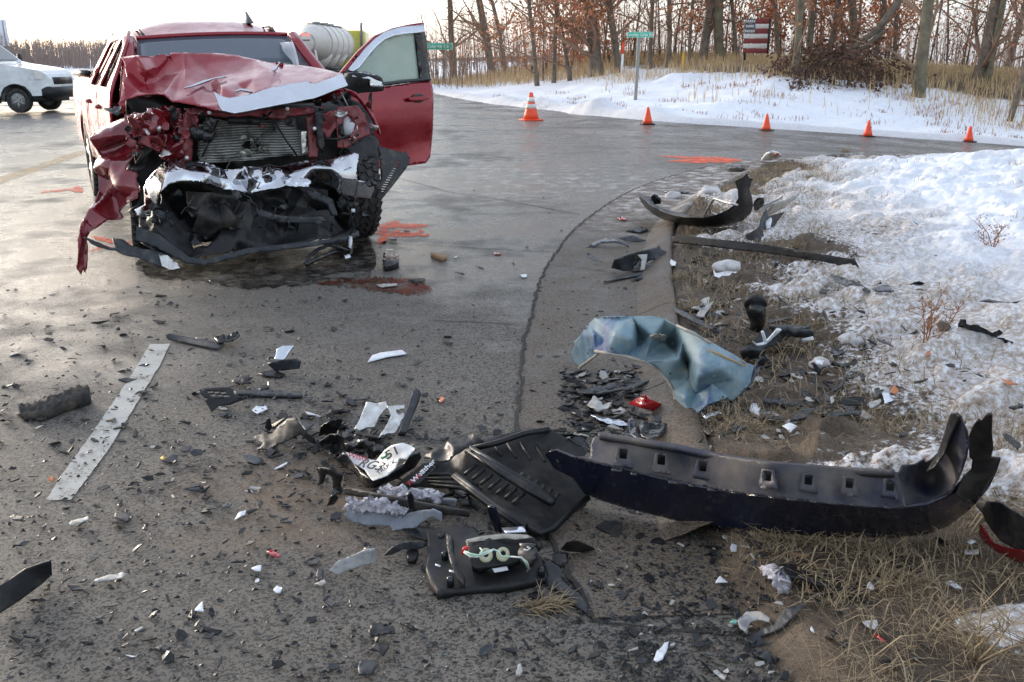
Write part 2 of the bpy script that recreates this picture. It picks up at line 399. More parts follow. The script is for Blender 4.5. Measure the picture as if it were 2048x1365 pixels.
M['twig'] = mat('twig_bark', (.30, .185, .12), .95, 0, c2=(.19, .115, .078), vs=2)
M['leaf'] = mat('dry_oak_leaf', (.52, .20, .085), .8, 0, c2=(.34, .115, .048), vs=1.6)
M['grass'] = mat('dry_grass', (.58, .42, .23), .9, 0, c2=(.42, .29, .15), vs=1.2)
M['straw'] = mat('pale_straw', (.36, .275, .165), .85, 0, c2=(.20, .145, .085), vs=30)
M['weed'] = mat('dry_weed', (.34, .16, .075), .9, 0, c2=(.22, .10, .05), vs=20)

def emis(name, c, s):
    m, n, b, L = nodes(name); b.inputs['Base Color'].default_value = tuple(c) + (1,)
    b.inputs['Emission Color'].default_value = tuple(c) + (1,); b.inputs['Emission Strength'].default_value = s; return m
M['lamp_red'] = emis('lit_red_lamp', (1, .05, .03), 2.2)

def asphalt():
    m, n, b, L = nodes('wet_asphalt'); g = n.nodes.new('ShaderNodeNewGeometry').outputs['Position']
    big = tex(n, 'ShaderNodeTexNoise', .55, g, 5, .6); mid = tex(n, 'ShaderNodeTexNoise', 3.2, g, 5, .6); fine = tex(n, 'ShaderNodeTexNoise', 260, g, 3)
    vo = tex(n, 'ShaderNodeTexVoronoi', 120, g)
    c = ramp(n, mid.outputs[0], [(.3, (.029, .0272, .0252)), (.7, (.053, .0495, .0455))]).outputs[0]
    bw = n.nodes.new('ShaderNodeSeparateColor'); L.new(vo.outputs['Color'], bw.inputs[0])
    c = mixc(n, ramp(n, bw.outputs[0], [(.76, 0.), (.79, .6), (1., 1.)]).outputs[0], c, (.170, .152, .128))
    c = mixc(n, ramp(n, bw.outputs[1], [(.26, .7), (.32, 0.)]).outputs[0], c, (.012, .012, .0125))
    c = mixc(n, ramp(n, fine.outputs[0], [(.60, 0.), (.70, .7)]).outputs[0], c, (.21, .195, .17))
    mp = n.nodes.new('ShaderNodeMapping'); L.new(g, mp.inputs[0]); mp.inputs['Scale'].default_value = (1.0, .16, 1); mp.inputs['Rotation'].default_value = (0, 0, .17)
    trk = tex(n, 'ShaderNodeTexNoise', 1.1, mp.outputs[0], 4)
    c = mixc(n, ramp(n, trk.outputs[0], [(.42, 0.), (.70, .30)]).outputs[0], c, (.085, .076, .066))
    # salt residue and tracked sand around the turn
    sep = n.nodes.new('ShaderNodeSeparateXYZ'); L.new(g, sep.inputs[0])
    def blob(cx, cy, rx, ry):
        v = n.nodes.new('ShaderNodeMapping'); v.vector_type = 'TEXTURE'; v.inputs['Location'].default_value = (cx, cy, 0); v.inputs['Scale'].default_value = (rx, ry, 1e6); L.new(g, v.inputs[0])
        d = n.nodes.new('ShaderNodeVectorMath'); d.operation = 'LENGTH'; L.new(v.outputs[0], d.inputs[0])
        return ramp(n, d.outputs['Value'], [(.15, 1.), (1., 0.)]).outputs[0]
    salt = tex(n, 'ShaderNodeTexNoise', 4.5, g, 8, .72)
    for (cx, cy, rx, ry, amt) in ((.9, 12.2, 2.4, 2.4, 1.), (-.6, 14.5, 3, 3, .6), (2.6, 20, 3.5, 2.5, .45)):
        f = mixc(n, 1., blob(cx, cy, rx, ry), ramp(n, salt.outputs[0], [(.50, 0.), (.66, amt)]).outputs[0], 'MULTIPLY')
        c = mixc(n, f, c, (.50, .49, .47))
    f = mixc(n, 1., blob(-.75, 3.05, .75, .6), ramp(n, mid.outputs[0], [(.36, 0.), (.62, .75)]).outputs[0], 'MULTIPLY')
    c = mixc(n, f, c, (.20, .125, .072))
    L.new(c, b.inputs['Base Color'])
    add = mixc(n, .35, big.outputs[0], mid.outputs[0])
    # near the camera the surface has dried, farther out it is wet
    mr = n.nodes.new('ShaderNodeMapRange'); L.new(sep.outputs[1], mr.inputs[0]); mr.inputs[1].default_value = 3.0; mr.inputs[2].default_value = 7.5; mr.inputs[3].default_value = -.16; mr.inputs[4].default_value = .06
    ad = n.nodes.new('ShaderNodeMath'); ad.operation = 'ADD'; L.new(add, ad.inputs[0]); L.new(mr.outputs[0], ad.inputs[1])
    wet = ramp(n, ad.outputs[0], [(.42, 0.), (.60, 1.)]).outputs[0]
    L.new(mixc(n, wet, (.62, .62, .62), (.17, .17, .17)), b.inputs['Roughness'])
    L.new(mixc(n, wet, (.22, .22, .22), (.55, .55, .55)), b.inputs['Specular IOR Level'])
    u = bumpn(n, b, bw.outputs[0], .55, .006); bumpn(n, b, mid.outputs[0], .25, .02, u)
    return m
M['asphalt'] = asphalt()
def concrete(name, c1, c2, c3):
    m, n, b, L = nodes(name); g = n.nodes.new('ShaderNodeNewGeometry').outputs['Position']
    mid = tex(n, 'ShaderNodeTexNoise', 2.6, g, 6, .65); fine = tex(n, 'ShaderNodeTexNoise', 120, g, 4); vo = tex(n, 'ShaderNodeTexVoronoi', 140, g)
    c = ramp(n, mid.outputs[0], [(.30, c1), (.52, c2), (.72, c3)]).outputs[0]
    c = mixc(n, ramp(n, fine.outputs[0], [(.54, 0.), (.74, .7)]).outputs[0], c, tuple(k * .35 for k in c2))
    bw = n.nodes.new('ShaderNodeRGBToBW'); L.new(vo.outputs['Color'], bw.inputs[0])
    c = mixc(n, ramp(n, bw.outputs[0], [(.84, 0.), (.90, .55)]).outputs[0], c, (.20, .165, .13))
    salt = tex(n, 'ShaderNodeTexNoise', 5, g, 8, .72); sep = n.nodes.new('ShaderNodeSeparateXYZ'); L.new(g, sep.inputs[0])
    mr = n.nodes.new('ShaderNodeMapRange'); L.new(sep.outputs[1], mr.inputs[0]); mr.inputs[1].default_value = 7.8; mr.inputs[2].default_value = 10.5
    f = mixc(n, 1., mr.outputs[0], ramp(n, salt.outputs[0], [(.46, 0.), (.62, .8)]).outputs[0], 'MULTIPLY')
    c = mixc(n, f, c, (.55, .53, .51))
    L.new(c, b.inputs['Base Color'])
    L.new(ramp(n, mid.outputs[0], [(.3, .42), (.7, .8)]).outputs[0], b.inputs['Roughness']); b.inputs['Specular IOR Level'].default_value = .3
    bumpn(n, b, fine.outputs[0], .3, .006); return m
M['apron'] = concrete('damp_sandy_concrete', (.028, .023, .018), (.056, .043, .031), (.088, .064, .044))
M['curb'] = concrete('tan_curb_concrete', (.040, .030, .021), (.076, .054, .036), (.115, .083, .056))
def land():
    """verge soil, dead turf and snow; the vertex layer 'snow' says how deep the snow lies"""
    m, n, b, L = nodes('verge_ground'); g = n.nodes.new('ShaderNodeNewGeometry').outputs['Position']
    at_ = n.nodes.new('ShaderNodeAttribute'); at_.attribute_name = 'snow'
    n1 = tex(n, 'ShaderNodeTexNoise', 5, g, 8, .7); n2 = tex(n, 'ShaderNodeTexNoise', 34, g, 6, .7); n3 = tex(n, 'ShaderNodeTexNoise', 130, g, 4, .6)
    soil = ramp(n, n1.outputs[0], [(.30, (.045, .035, .027)), (.5, (.092, .068, .048)), (.72, (.165, .122, .083))]).outputs[0]
    soil = mixc(n, ramp(n, n3.outputs[0], [(.52, 0.), (.70, .9)]).outputs[0], soil, (.018, .017, .017))
    soil = mixc(n, ramp(n, n3.outputs[0], [(.27, .8), (.36, 0.)]).outputs[0], soil, (.34, .29, .23))
    sn = ramp(n, n1.outputs[0], [(.30, (.70, .72, .76)), (.5, (.80, .83, .88)), (.7, (.84, .87, .93))]).outputs[0]
    gr = ramp(n, n2.outputs[0], [(.42, 1.), (.66, .15)]).outputs[0]
    ad = n.nodes.new('ShaderNodeAttribute'); ad.attribute_name = 'grime'
    sn = mixc(n, mixc(n, 1., ad.outputs['Color'], gr, 'MULTIPLY'), sn, (.34, .275, .215))
    pk = ramp(n, n3.outputs[0], [(.64, 0.), (.71, 1.)]).outputs[0]
    sn = mixc(n, mixc(n, 1., ad.outputs['Color'], pk, 'MULTIPLY'), sn, (.07, .055, .045))
    # snow cover breaks up along noise
    ms = n.nodes.new('ShaderNodeMath'); ms.operation = 'ADD'; L.new(at_.outputs['Fac'], ms.inputs[0])
    mm = n.nodes.new('ShaderNodeMath'); mm.operation = 'MULTIPLY_ADD'; L.new(n2.outputs[0], mm.inputs[0]); mm.inputs[1].default_value = .9; mm.inputs[2].default_value = -.45
    L.new(mm.outputs[0], ms.inputs[1])
    f = ramp(n, ms.outputs[0], [(.42, 0.), (.55, 1.)]).outputs[0]
    L.new(mixc(n, f, soil, sn), b.inputs['Base Color']); b.inputs['Roughness'].default_value = .8; b.inputs['Specular IOR Level'].default_value = .25
    u = bumpn(n, b, n3.outputs[0], .40, .010); bumpn(n, b, n2.outputs[0], .30, .02, u)
    return m
M['land'] = land()

# ------------------------------------------------------------------ setting
def grid_mesh(name, X, Y, Z, m, kind='structure', attrs=None, cut=None, smooth=True):
    r, c = X.shape; V = np.stack([X.ravel(), Y.ravel(), Z.ravel()], 1)
    I = np.arange(r * c).reshape(r, c)
    F = np.stack([I[:-1, :-1], I[:-1, 1:], I[1:, 1:], I[1:, :-1]], -1).reshape(-1, 4)
    if cut is not None: F = F[cut(V[F].mean(1))]
    o = mk(name, V, F, m, kind=kind, smooth=smooth)
    for k, a in (attrs or {}).items():
        at_ = o.data.attributes.new(k, 'FLOAT', 'POINT'); at_.data.foreach_set('value', a.ravel().astype(np.float32))
    return o
def fbm(X, Y, s, oct=4, seed=0, gain=.5):
    out = np.empty(X.size); xs = X.ravel() * s + seed * 7.3; ys = Y.ravel() * s - seed * 3.9
    for i in range(X.size):
        v = Vector((xs[i], ys[i], seed * 1.7)); a = 1.; t = 0.
        for _ in range(oct): t += a * noise.noise(v); v = v * 2.07; a *= gain
        out[i] = t
    return out.reshape(X.shape)
# ground to the horizon
def ground():
    xs = np.concatenate([-np.geomspace(900, 30, 12), np.linspace(-26, 40, 34), np.geomspace(45, 900, 12)]); ys = np.concatenate([np.linspace(-12, 60, 37), np.geomspace(64, 1800, 22)])
    X, Y = np.meshgrid(xs, ys); Z, d, e, l = heights(X, Y)
    Z = Z - .35
    sn = np.full(X.shape, .95)
    return grid_mesh('ground', X, Y, Z, M['land'], attrs={'snow': sn, 'grime': np.full(X.shape, .15)})
ground()
def road():
    ys = np.concatenate([np.linspace(-4, 26, 91), np.geomspace(27, 160, 40)])
    xs = np.linspace(-1, 1, 90); X = np.empty((len(ys), len(xs))); Y = np.empty_like(X)
    for i, y in enumerate(ys): X[i] = 4 + xs * 30 - .10 * y; Y[i] = y
    Z = road_z(X, Y)
    o = grid_mesh('road', X, Y, Z, M['asphalt']); return o
road()
# left field, far bank, near island
def field():
    xs = np.geomspace(1, 260, 60); ys = np.geomspace(6, 330, 70); X, Y = np.meshgrid(-19.0 - xs + 1, ys); X = X - .12 * Y
    Z, d, e, l = heights(X, Y); Z = Z + fbm(X, Y, .25, 3, 3) * .10 - np.where(l < .1, .3, 0)
    sn = .9 + fbm(X, Y, .08, 3, 5) * .35
    return grid_mesh('snow_field', X, Y, Z, M['land'], attrs={'snow': sn, 'grime': np.full(X.shape, .2)})
field()
def far_bank():
    ys = np.concatenate([np.linspace(20, 46, 190), np.geomspace(46.3, 150, 60)]); us = np.linspace(0, 1, 230)
    X = np.empty((len(ys), len(us))); Y = np.empty_like(X)
    for i, y in enumerate(ys): X[i] = -.17 * y - 1.0 + (us ** 1.15) * (24 + .9 * y); Y[i] = y
    Z, d, e, l = heights(X, Y)
    nz = fbm(X, Y, .33, 4, 2); nf = fbm(X, Y, 1.9, 3, 4)
    Z = Z + nz * .11 * sstep(.1, 1.5, e) + nf * .05 * sstep(.1, .8, e) - .25 * sstep(.05, -.25, e)
    # snow thrown up by the plough by the road sign
    for (cx, cy, r, h_) in ((2.3, 28.2, 1.2, .30), (3.9, 26.6, 1.0, .20), (.8, 32.0, 1.2, .16), (-.4, 35, 1.5, .12), (6.5, 37.2, .8, .30)):
        q = np.hypot(X - cx, Y - cy) / r; Z = Z + h_ * np.exp(-q * q * 1.6) * (1 + .5 * nf)
    sn = 1.0 - .70 * sstep(7.5, 10.5, e + nz * 2.5) + nz * .22 + nf * .06
    sn = sn - .45 * sstep(12, 17, X) * sstep(2.0, 5, e)
    sn = sn - .5 * sstep(1.8, .6, e) * sstep(28, 31, Y) * sstep(-.3, .1, nz)
    gm = .10 + .5 * sstep(1.2, .1, e)
    return grid_mesh('snow_bank', X, Y, Z, M['land'], attrs={'snow': sn, 'grime': gm}, cut=lambda c: -poly_dist(c[:, 0], c[:, 1], FARS[::-1]) > -.3)
far_bank()
CS = np.array(CURBS)
def island():
    ys = np.concatenate([np.linspace(.6, 1.5, 8), np.geomspace(1.53, 19.5, 430)]); us = np.concatenate([np.linspace(0, 1, 300) ** 1.12])
    X = np.empty((len(ys), len(us))); Y = np.empty_like(X)
    for i, y in enumerate(ys):
        # leftmost curb x at this row
        k = np.where((CS[:-1, 1] - y) * (CS[1:, 1] - y) <= 0)[0]
        x0 = min([CS[j, 0] + (y - CS[j, 1]) / (CS[j + 1, 1] - CS[j, 1] + 1e-9) * (CS[j + 1, 0] - CS[j, 0]) for j in k]) if len(k) else (CS[0, 0] if y < CS[0, 1] else 30)
        x0 = min(x0, 22); X[i] = x0 - .02 + us * (max(2.0, .62 * y + 2.4)); Y[i] = y
    Z, d, e, l = heights(X, Y)
    n1 = fbm(X, Y, 1.1, 3, 11); n2 = fbm(X, Y, 4.2, 4, 12, .48); n3 = fbm(X, Y, 17, 3, 13, .5)
    depth_ = sstep(.20, .75, d + n1 * .40 + n2 * .18)
    clean = sstep(1.1, 2.7, d + n1 * .9 + .10 * (Y - 6))
    near = sstep(2.0, 3.2, Y + n1 * .3)
    lump = sstep(-.05, .5, n2) * .060 + n3 * .010 + n2 * .015
    Z = Z + depth_ * near * (lump * (1 - .35 * clean) + n1 * .045) + (1 - depth_) * n2 * .012 * sstep(0, .2, d) + n3 * .007 * sstep(.02, .2, d)
    Z = Z - .12 * sstep(.02, -.02, d)
    sn = np.clip(depth_ * .72 + clean * .45 - .08 + n2 * .12, 0, 1.3) * near
    # trodden snow in the near right corner
    for (cx, cy, rx, ry, v) in ((1.42, 2.06, .30, .12, .8), (1.75, 2.45, .35, .22, .5), (1.12, 3.3, .34, .30, .7), (1.35, 3.05, .30, .2, .6)):
        q = np.hypot((X - cx) / rx, (Y - cy) / ry); sn = np.maximum(sn, v * np.exp(-q ** 4)); Z = Z + .03 * np.exp(-q ** 4)
    # bare turf showing through
    for (px, py, r) in ((1600, 505, .45), (1560, 850, .5), (1450, 560, .35), (1500, 690, .4), (1420, 660, .5)):
        p = hit(px, py); q = np.hypot(X - p[0], Y - p[1]) / r; sn = sn * (1 - .9 * np.exp(-q * q))
    gm = np.clip(1.15 - 1.0 * clean + n1 * .25, .04, 1)
    return grid_mesh('verge', X, Y, Z, M['land'], attrs={'snow': sn, 'grime': gm}, cut=lambda c: c[:, 2] > -3)
island()
# gutter apron between the asphalt seam and the curb: concrete slabs
SE = np.array([tuple(q) for q in smooth_line(SEAM, 8)])
def ribbon(A, B, z, n=4):
    V = []; F = []
    for a, b in zip(A, B):
        for j in range(n + 1): V.append((a[0] + (b[0] - a[0]) * j / n, a[1] + (b[1] - a[1]) * j / n, z if not callable(z) else z(a, j / n)))
    k = len(A)
    for i in range(k - 1):
        for j in range(n): F.append((i * (n + 1) + j, i * (n + 1) + j + 1, (i + 1) * (n + 1) + j + 1, (i + 1) * (n + 1) + j))
    return V, F
def rez(P, n):
    P = np.asarray(P); s = np.concatenate([[0], np.cumsum(np.linalg.norm(np.diff(P, axis=0), axis=1))]); t = np.linspace(0, s[-1], n)
    return np.stack([np.interp(t, s, P[:, 0]), np.interp(t, s, P[:, 1])], 1)
CI = [i for i, q in enumerate(CURBS)]
cen = np.array([q for q in CURBS if q[1] > CURB[2][1] - .02 and q[0] < CURB[-3][0] + 1.2])
A_ = rez(SE, 121); B_ = rez(cen, 121)
apron = root('concrete_apron', None, None); tag(apron, kind='structure')
cuts = [0, 17, 38, 56, 72, 88, 104, 120]
for a, b in zip(cuts[:-1], cuts[1:]):
    sa, sb = A_[a:b + 1].copy(), B_[a:b + 1].copy()
    g_ = .0015
    V, F = ribbon(sa, sb, .006, 5); V = np.array(V)
    V2, F2 = solid(V, [tuple(f) for f in F], .004)
    c0 = V.mean(0); V2[:, 1] = c0[1] + (V2[:, 1] - c0[1]) * (1 - g_)
    mk('slab', V2, F2, M['apron'], apron, smooth=False)
# curb: rolled concrete, in cast lengths
curb = root('curb', None, None); tag(curb, kind='structure')
cb = rez([q for q in CURBS if q[1] > CURB[3][1] - .1 and q[0] < CURB[-3][0] - .4], 101)
tn = np.gradient(cb, axis=0); tn /= np.linalg.norm(tn, axis=1)[:, None]; nn = np.stack([tn[:, 1], -tn[:, 0]], 1)
prof = [(-.15, .004), (-.13, .012), (-.07, .038), (-.02, .066), (.02, .083), (.06, .090), (.085, .088), (.10, .03)]
for a in range(0, 100, 10):
    V = []; F = []; k = len(prof)
    for i in range(a, a + 11):
        sh = .004 * (1 if i == a else -1 if i == a + 10 else 0)
        for (o, z) in prof:
            q = cb[i] + nn[i] * o + tn[i] * sh; V.append((q[0], q[1], z + .006 * noise.noise(Vector((q[0] * 6, q[1] * 6, 3)))))
    for i in range(10):
        for j in range(k - 1): F.append((i * k + j, i * k + j + 1, (i + 1) * k + j + 1, (i + 1) * k + j))
    mk('curb_length', V, F, M['curb'], curb)
# crumbling joint filler along the seam and slab joints, cracks in the asphalt
def crack(P, w, seed, name='crack', z=.0085, n=None, parent=None):
    rr = random.Random(seed); P = rez(P, n or max(8, int(np.linalg.norm(np.diff(np.asarray(P), axis=0), axis=1).sum() / .03)))
    tg = np.gradient(P, axis=0); tg /= np.linalg.norm(tg, axis=1)[:, None] + 1e-9; nm = np.stack([-tg[:, 1], tg[:, 0]], 1)
    V = []; F = []
    for i, p in enumerate(P):
        j = noise.noise(Vector((p[0] * 9 + seed, p[1] * 9, 0))) * w * 1.3
        a = w * rr.uniform(.25, 1.); b = w * rr.uniform(.25, 1.)
        for o in (-a, b): q = p + nm[i] * (o + j); V.append((q[0], q[1], z + road_z(q[0], q[1])))
        if i: F.append((2 * i - 2, 2 * i - 1, 2 * i + 1, 2 * i))
    return mk(name, V, F, M['crackfill'], parent, kind='structure' if parent is None else None)
M['crackfill'] = mat('black_joint_filler', (.012, .012, .012), .85, 0, c2=(.03, .027, .024), vs=40, bump=.6, bs=120)
crack(SE[:, :2], .014, 1, 'joint_filler', z=.012)
for P, w_, s in (([(1110, 505), (960, 498), (830, 490), (740, 486)], .008, 2), ([(1160, 430), (1000, 400), (900, 385), (790, 355)], .010, 3), ([(1040, 650), (960, 646), (870, 642)], .007, 4), ([(1210, 545), (1150, 537), (1095, 533)], .004, 5), ([(330, 470), (260, 485), (180, 510)], .006, 6), ([(1180, 1245), (1330, 1262), (1480, 1268), (1600, 1300)], .008, 7), ([(1165, 1220), (1150, 1180), (1120, 1150)], .008, 8), ([(2040, 300), (1850, 285), (1650, 278), (1500, 282)], .012, 9)):
    crack([tuple(flat(*p)[:2]) for p in P], w_, s, 'road_crack', z=.0105 if s in (5,) else .005)
def mark(name, px, m, z=.004, jag=1.5, step=5, seed=1, V=None, holes=()):
    px = view(V, px); holes = [view(V, h_) for h_ in holes]
    X, F = tri2d(px, step, jag, seed, holes)
    P = np.array([flat(x, y, z) for x, y in X]); P[:, 2] = z
    return mk(name, P, F, m, kind='structure', smooth=False)
def wornmat(name, c, rough, scale, lo, hi, amt, big=6, spec=.5, c2=None):
    """a thin film broken up over the stones below"""
    m, n, b, L = nodes(name); g = n.nodes.new('ShaderNodeNewGeometry').outputs['Position']
    f = tex(n, 'ShaderNodeTexNoise', scale, g, 5, .7); q = tex(n, 'ShaderNodeTexNoise', big, g, 4, .6)
    L.new(ramp(n, q.outputs[0], [(.35, c2 or c), (.65, c)]).outputs[0], b.inputs['Base Color']); b.inputs['Roughness'].default_value = rough; b.inputs['Specular IOR Level'].default_value = spec
    t = n.nodes.new('ShaderNodeBsdfTransparent'); x = n.nodes.new('ShaderNodeMixShader'); L.new(ramp(n, mixc(n, .42, f.outputs[0], q.outputs[0]), [(lo, 0.), (hi, amt)]).outputs[0], x.inputs[0])
    L.new(t.outputs[0], x.inputs[1]); L.new(b.outputs[0], x.inputs[2]); L.new(x.outputs[0], n.nodes['Material Output'].inputs[0]); return m
M['spray'] = wornmat('orange_spray_paint', (.80, .105, .03), .6, 55, .40, .52, .92)
M['white_line'] = wornmat('worn_white_paint', (.47, .46, .43), .6, 90, .35, .45, .93, 7, .3, (.38, .37, .33))
M['yellow_line'] = wornmat('worn_yellow_paint', (.42, .27, .09), .5, 40, .40, .58, .75, 3)
mark('lane_line', [(92, 1001), (120, 955), (182, 870), (250, 770), (300, 689), (340, 688), (322, 726), (282, 793), (220, 895), (143, 999)], M['white_line'], jag=.8, step=6)
mark('centre_line', [(-40, 366), (60, 334), (160, 302), (176, 303), (160, 312), (70, 344), (-40, 382)], M['yellow_line'], jag=1.5, step=6)
spr = [([(755, 450), (790, 440), (800, 446), (857, 449), (857, 453), (780, 456), (772, 466), (858, 468), (858, 472), (775, 474), (770, 488), (753, 486), (762, 468), (750, 466), (763, 457)], []),
       ([(783, 464), (800, 457), (835, 456), (849, 462), (838, 467), (800, 467)], [[(793, 464), (805, 460), (832, 459.5), (842, 462), (834, 464.5), (802, 465)]]),
       ([(80, 384), (135, 377), (150, 373), (165, 374), (166, 384), (150, 386), (140, 381), (82, 387)], []),
       ([(175, 470), (230, 480), (262, 484), (262, 492), (225, 494), (255, 490), (200, 482)], []), ([(176, 499), (215, 491), (222, 494), (182, 504)], []),
       ([(1308, 311), (1360, 313), (1440, 315), (1480, 319), (1500, 327), (1470, 331), (1440, 324), (1400, 327), (1330, 322), (1380, 319)], [])]
for i, (p, h_) in enumerate(spr): mark('spray_mark', p, M['spray'], z=.0045, jag=1.6, step=4, seed=20 + i, holes=h_)
# fluid that ran out under the pickup
M['fluid'] = mat('spilled_coolant', (.016, .012, .008), .09, 0, c2=(.030, .020, .010), vs=5, rv=.05, coat=.3)
M['rust_fluid'] = mat('rusty_fluid', (.060, .016, .006), .12, 0, c2=(.016, .009, .006), vs=9, rv=.05)
M['fluid'] = wornmat('spilled_coolant', (.010, .008, .006), .16, 12, .40, .56, .80, 2.2)
M['rust_fluid'] = wornmat('rusty_fluid', (.085, .020, .006), .14, 26, .40, .56, .9, 5)
mark('fluid_puddle', [(640, 480), (700, 478), (742, 482), (752, 520), (742, 552), (690, 566), (610, 570), (500, 580), (400, 562), (300, 556), (260, 530), (330, 505), (480, 500)], M['fluid'], z=.0035, jag=4, step=9, seed=4)
mark('rusty_puddle', [(630, 562), (700, 558), (760, 553), (800, 556), (850, 566), (866, 580), (845, 590), (800, 588), (760, 584), (700, 574), (640, 570)], M['rust_fluid'], z=.0055, jag=3.5, step=4, seed=5)

M['clod'] = mat('dirty_snow_lump', (.60, .60, .62), .8, 0, c2=(.42, .39, .36), vs=14, dust=.3, ds=22, dustc=(.26, .21, .17), bump=.4, bs=60)

# ------------------------------------------------------------------ wrecked pickup
V1 = (100, 20, 2.5275); V3 = (140, 180, 3.591); V4 = (480, 200, 3.792); V8 = (200, 40, 4.096); VD = (560, 20, 5.12)
truck = root('pickup_truck', 'wrecked dark red pickup truck with crushed front and open driver door', 'truck', M=TM)
def Y(*p): return [(x, y, ('y', d)) for x, y, d in p]
def roll(x, z): return z + .040 * x * max(0, (z - .6)) / 1.2
def tl(name, V, F, m, parent=truck, **k): return mk(name, V, F, m, parent, local=True, **k)
# roof
n_x, n_y = 25, 19; V = []; F = []
for j in range(n_y):
    y = 1.50 + 1.60 * j / (n_y - 1)
    for i in range(n_x):
        u = -1 + 2 * i / (n_x - 1); hw = .70 - .02 * abs(y - 2.2)
        x = .03 + u * hw; z = 1.735 + .150 * float(sstep(1.45, 2.25, y)) - .10 * abs(u) ** 3.5 - .05 * float(sstep(2.5, 3.1, y))
        z += .012 * noise.noise(Vector((x * 2.4, y * 2.4, 5))); V.append((x, y, roll(x, z)))
for j in range(n_y - 1):
    for i in range(n_x - 1): F.append((j * n_x + i, j * n_x + i + 1, (j + 1) * n_x + i + 1, (j + 1) * n_x + i))
V_, F_ = solid(V, F, .03); roof = tl('roof', V_, F_, M['red'])
b = MB()
for sx in (-1, 1):
    b.tube([(.03 + sx * (.60 + .0), 1.52, roll(sx * .6, 1.735) - .012), (.03 + sx * .615, 1.9, roll(sx * .6, 1.835) - .022), (.03 + sx * .615, 2.6, roll(sx * .6, 1.855) - .025), (.03 + sx * .6, 3.05, roll(sx * .6, 1.82) - .012)], .012, 6)
tl('roof_seam', b.V, b.F, M['black_plastic'], roof)
b = MB(); b.add([(.47, 2.02, 1.87), (.53, 2.02, 1.87), (.50, 2.20, 1.87), (.50, 2.18, 1.985), (.49, 2.22, 1.99), (.51, 2.22, 1.99), (.455, 2.26, 1.87), (.545, 2.26, 1.87)], [(0, 3, 4, 6), (1, 7, 5, 3), (0, 1, 3), (4, 3, 5), (6, 4, 5, 7)]); tl('antenna_fin', b.V, b.F, M['black_gloss'], roof)
# glass and pillars
def ws(u, t): # windshield point: u across -1..1, t 0 bottom..1 top
    hw = .86 + (.69 - .86) * t; x = .03 + u * hw; y = .66 + .86 * t - .10 * (1 - u * u) * (1 - .5 * t); z = 1.16 + (1.735 - 1.16) * t - .02 * u * u
    return (x, y, roll(x, z))
def wgrid(u0, u1, t0, t1, n=12, k=8): 
    V = [ws(u0 + (u1 - u0) * i / n, t0 + (t1 - t0) * j / k) for j in range(k + 1) for i in range(n + 1)]
    return V, [(j * (n + 1) + i, j * (n + 1) + i + 1, (j + 1) * (n + 1) + i + 1, (j + 1) * (n + 1) + i) for j in range(k) for i in range(n)]
def glassmat(name, tint, trans, rough=.04):
    m, n, bb, L = nodes(name); bb.inputs['Base Color'].default_value = tuple(tint) + (1,); bb.inputs['Roughness'].default_value = rough
    t = n.nodes.new('ShaderNodeBsdfTransparent'); x = n.nodes.new('ShaderNodeMixShader'); x.inputs[0].default_value = trans
    L.new(bb.outputs[0], x.inputs[1]); L.new(t.outputs[0], x.inputs[2]); L.new(x.outputs[0], n.nodes['Material Output'].inputs[0]); return m
M['ws_glass'] = glassmat('windshield_glass', (.10, .13, .155), .34)
M['ws_band'] = glassmat('windshield_shade_band', (.085, .105, .13), .05)
M['side_glass'] = mat('reflective_side_glass', (.03, .035, .035), .03, 0, vs=2, rv=.01, coat=1)
V, F = wgrid(-1, 1, 0, .58, 14, 8); V_, F_ = solid(V, F, .006); wsh = tl('windshield', V_, F_, M['ws_glass'])
V, F = wgrid(-1, 1, .582, 1, 14, 6); V_, F_ = solid(V, F, .006); tl('shade_band', V_, F_, M['ws_band'], wsh)
for s in (-1, 1):
    b = MB(); P = [Vector(ws(s * 1.02, t / 8)) + Vector((s * .045, .03, -.004)) for t in range(0, 9)]
    b.tube(P, [.070, .070, .070, .068, .066, .062, .060, .058, .058], 8); tl('pillar', b.V, b.F, M['red'])
b = MB(); b.tube([Vector(ws(-1 + i / 5, 1)) + Vector((0, .015, .012)) for i in range(11)], .022, 6); tl('header_trim', b.V, b.F, M['red'])
def side(name, poly, m, s, off=0., hole=None, step=.09, parent=truck, thick=.025, arch=None):
    """panel on the body side: poly in (y, z), leaning in above the belt"""
    pts = [(p[0], -p[1]) for p in poly]; X, F = tri2d(pts, step, 0, 1, [[(p[0], -p[1]) for p in h_] for h_ in (hole or [])])
    V = []
    for (yy, nz) in X:
        z = -nz; x = .985 + .018 * math.sin(max(0, min(1, (z - .5) / .75)) * math.pi) - .56 * max(0, z - 1.26) ** 1.0 - .025 * max(0, .72 - z)
        x = s * (x + off) + .0; V.append((x, yy, roll(x, z) if z > 1.0 else z))
    F = [tuple(f) if s < 0 else tuple(reversed(f)) for f in F]
    V_, F_ = solid(V, F, thick); return tl(name, V_, F_, m, parent)
arch = [(4.0 + .50 * math.cos(a), .44 + .50 * math.sin(a)) for a in [R(k) for k in range(180, -1, -12)]]
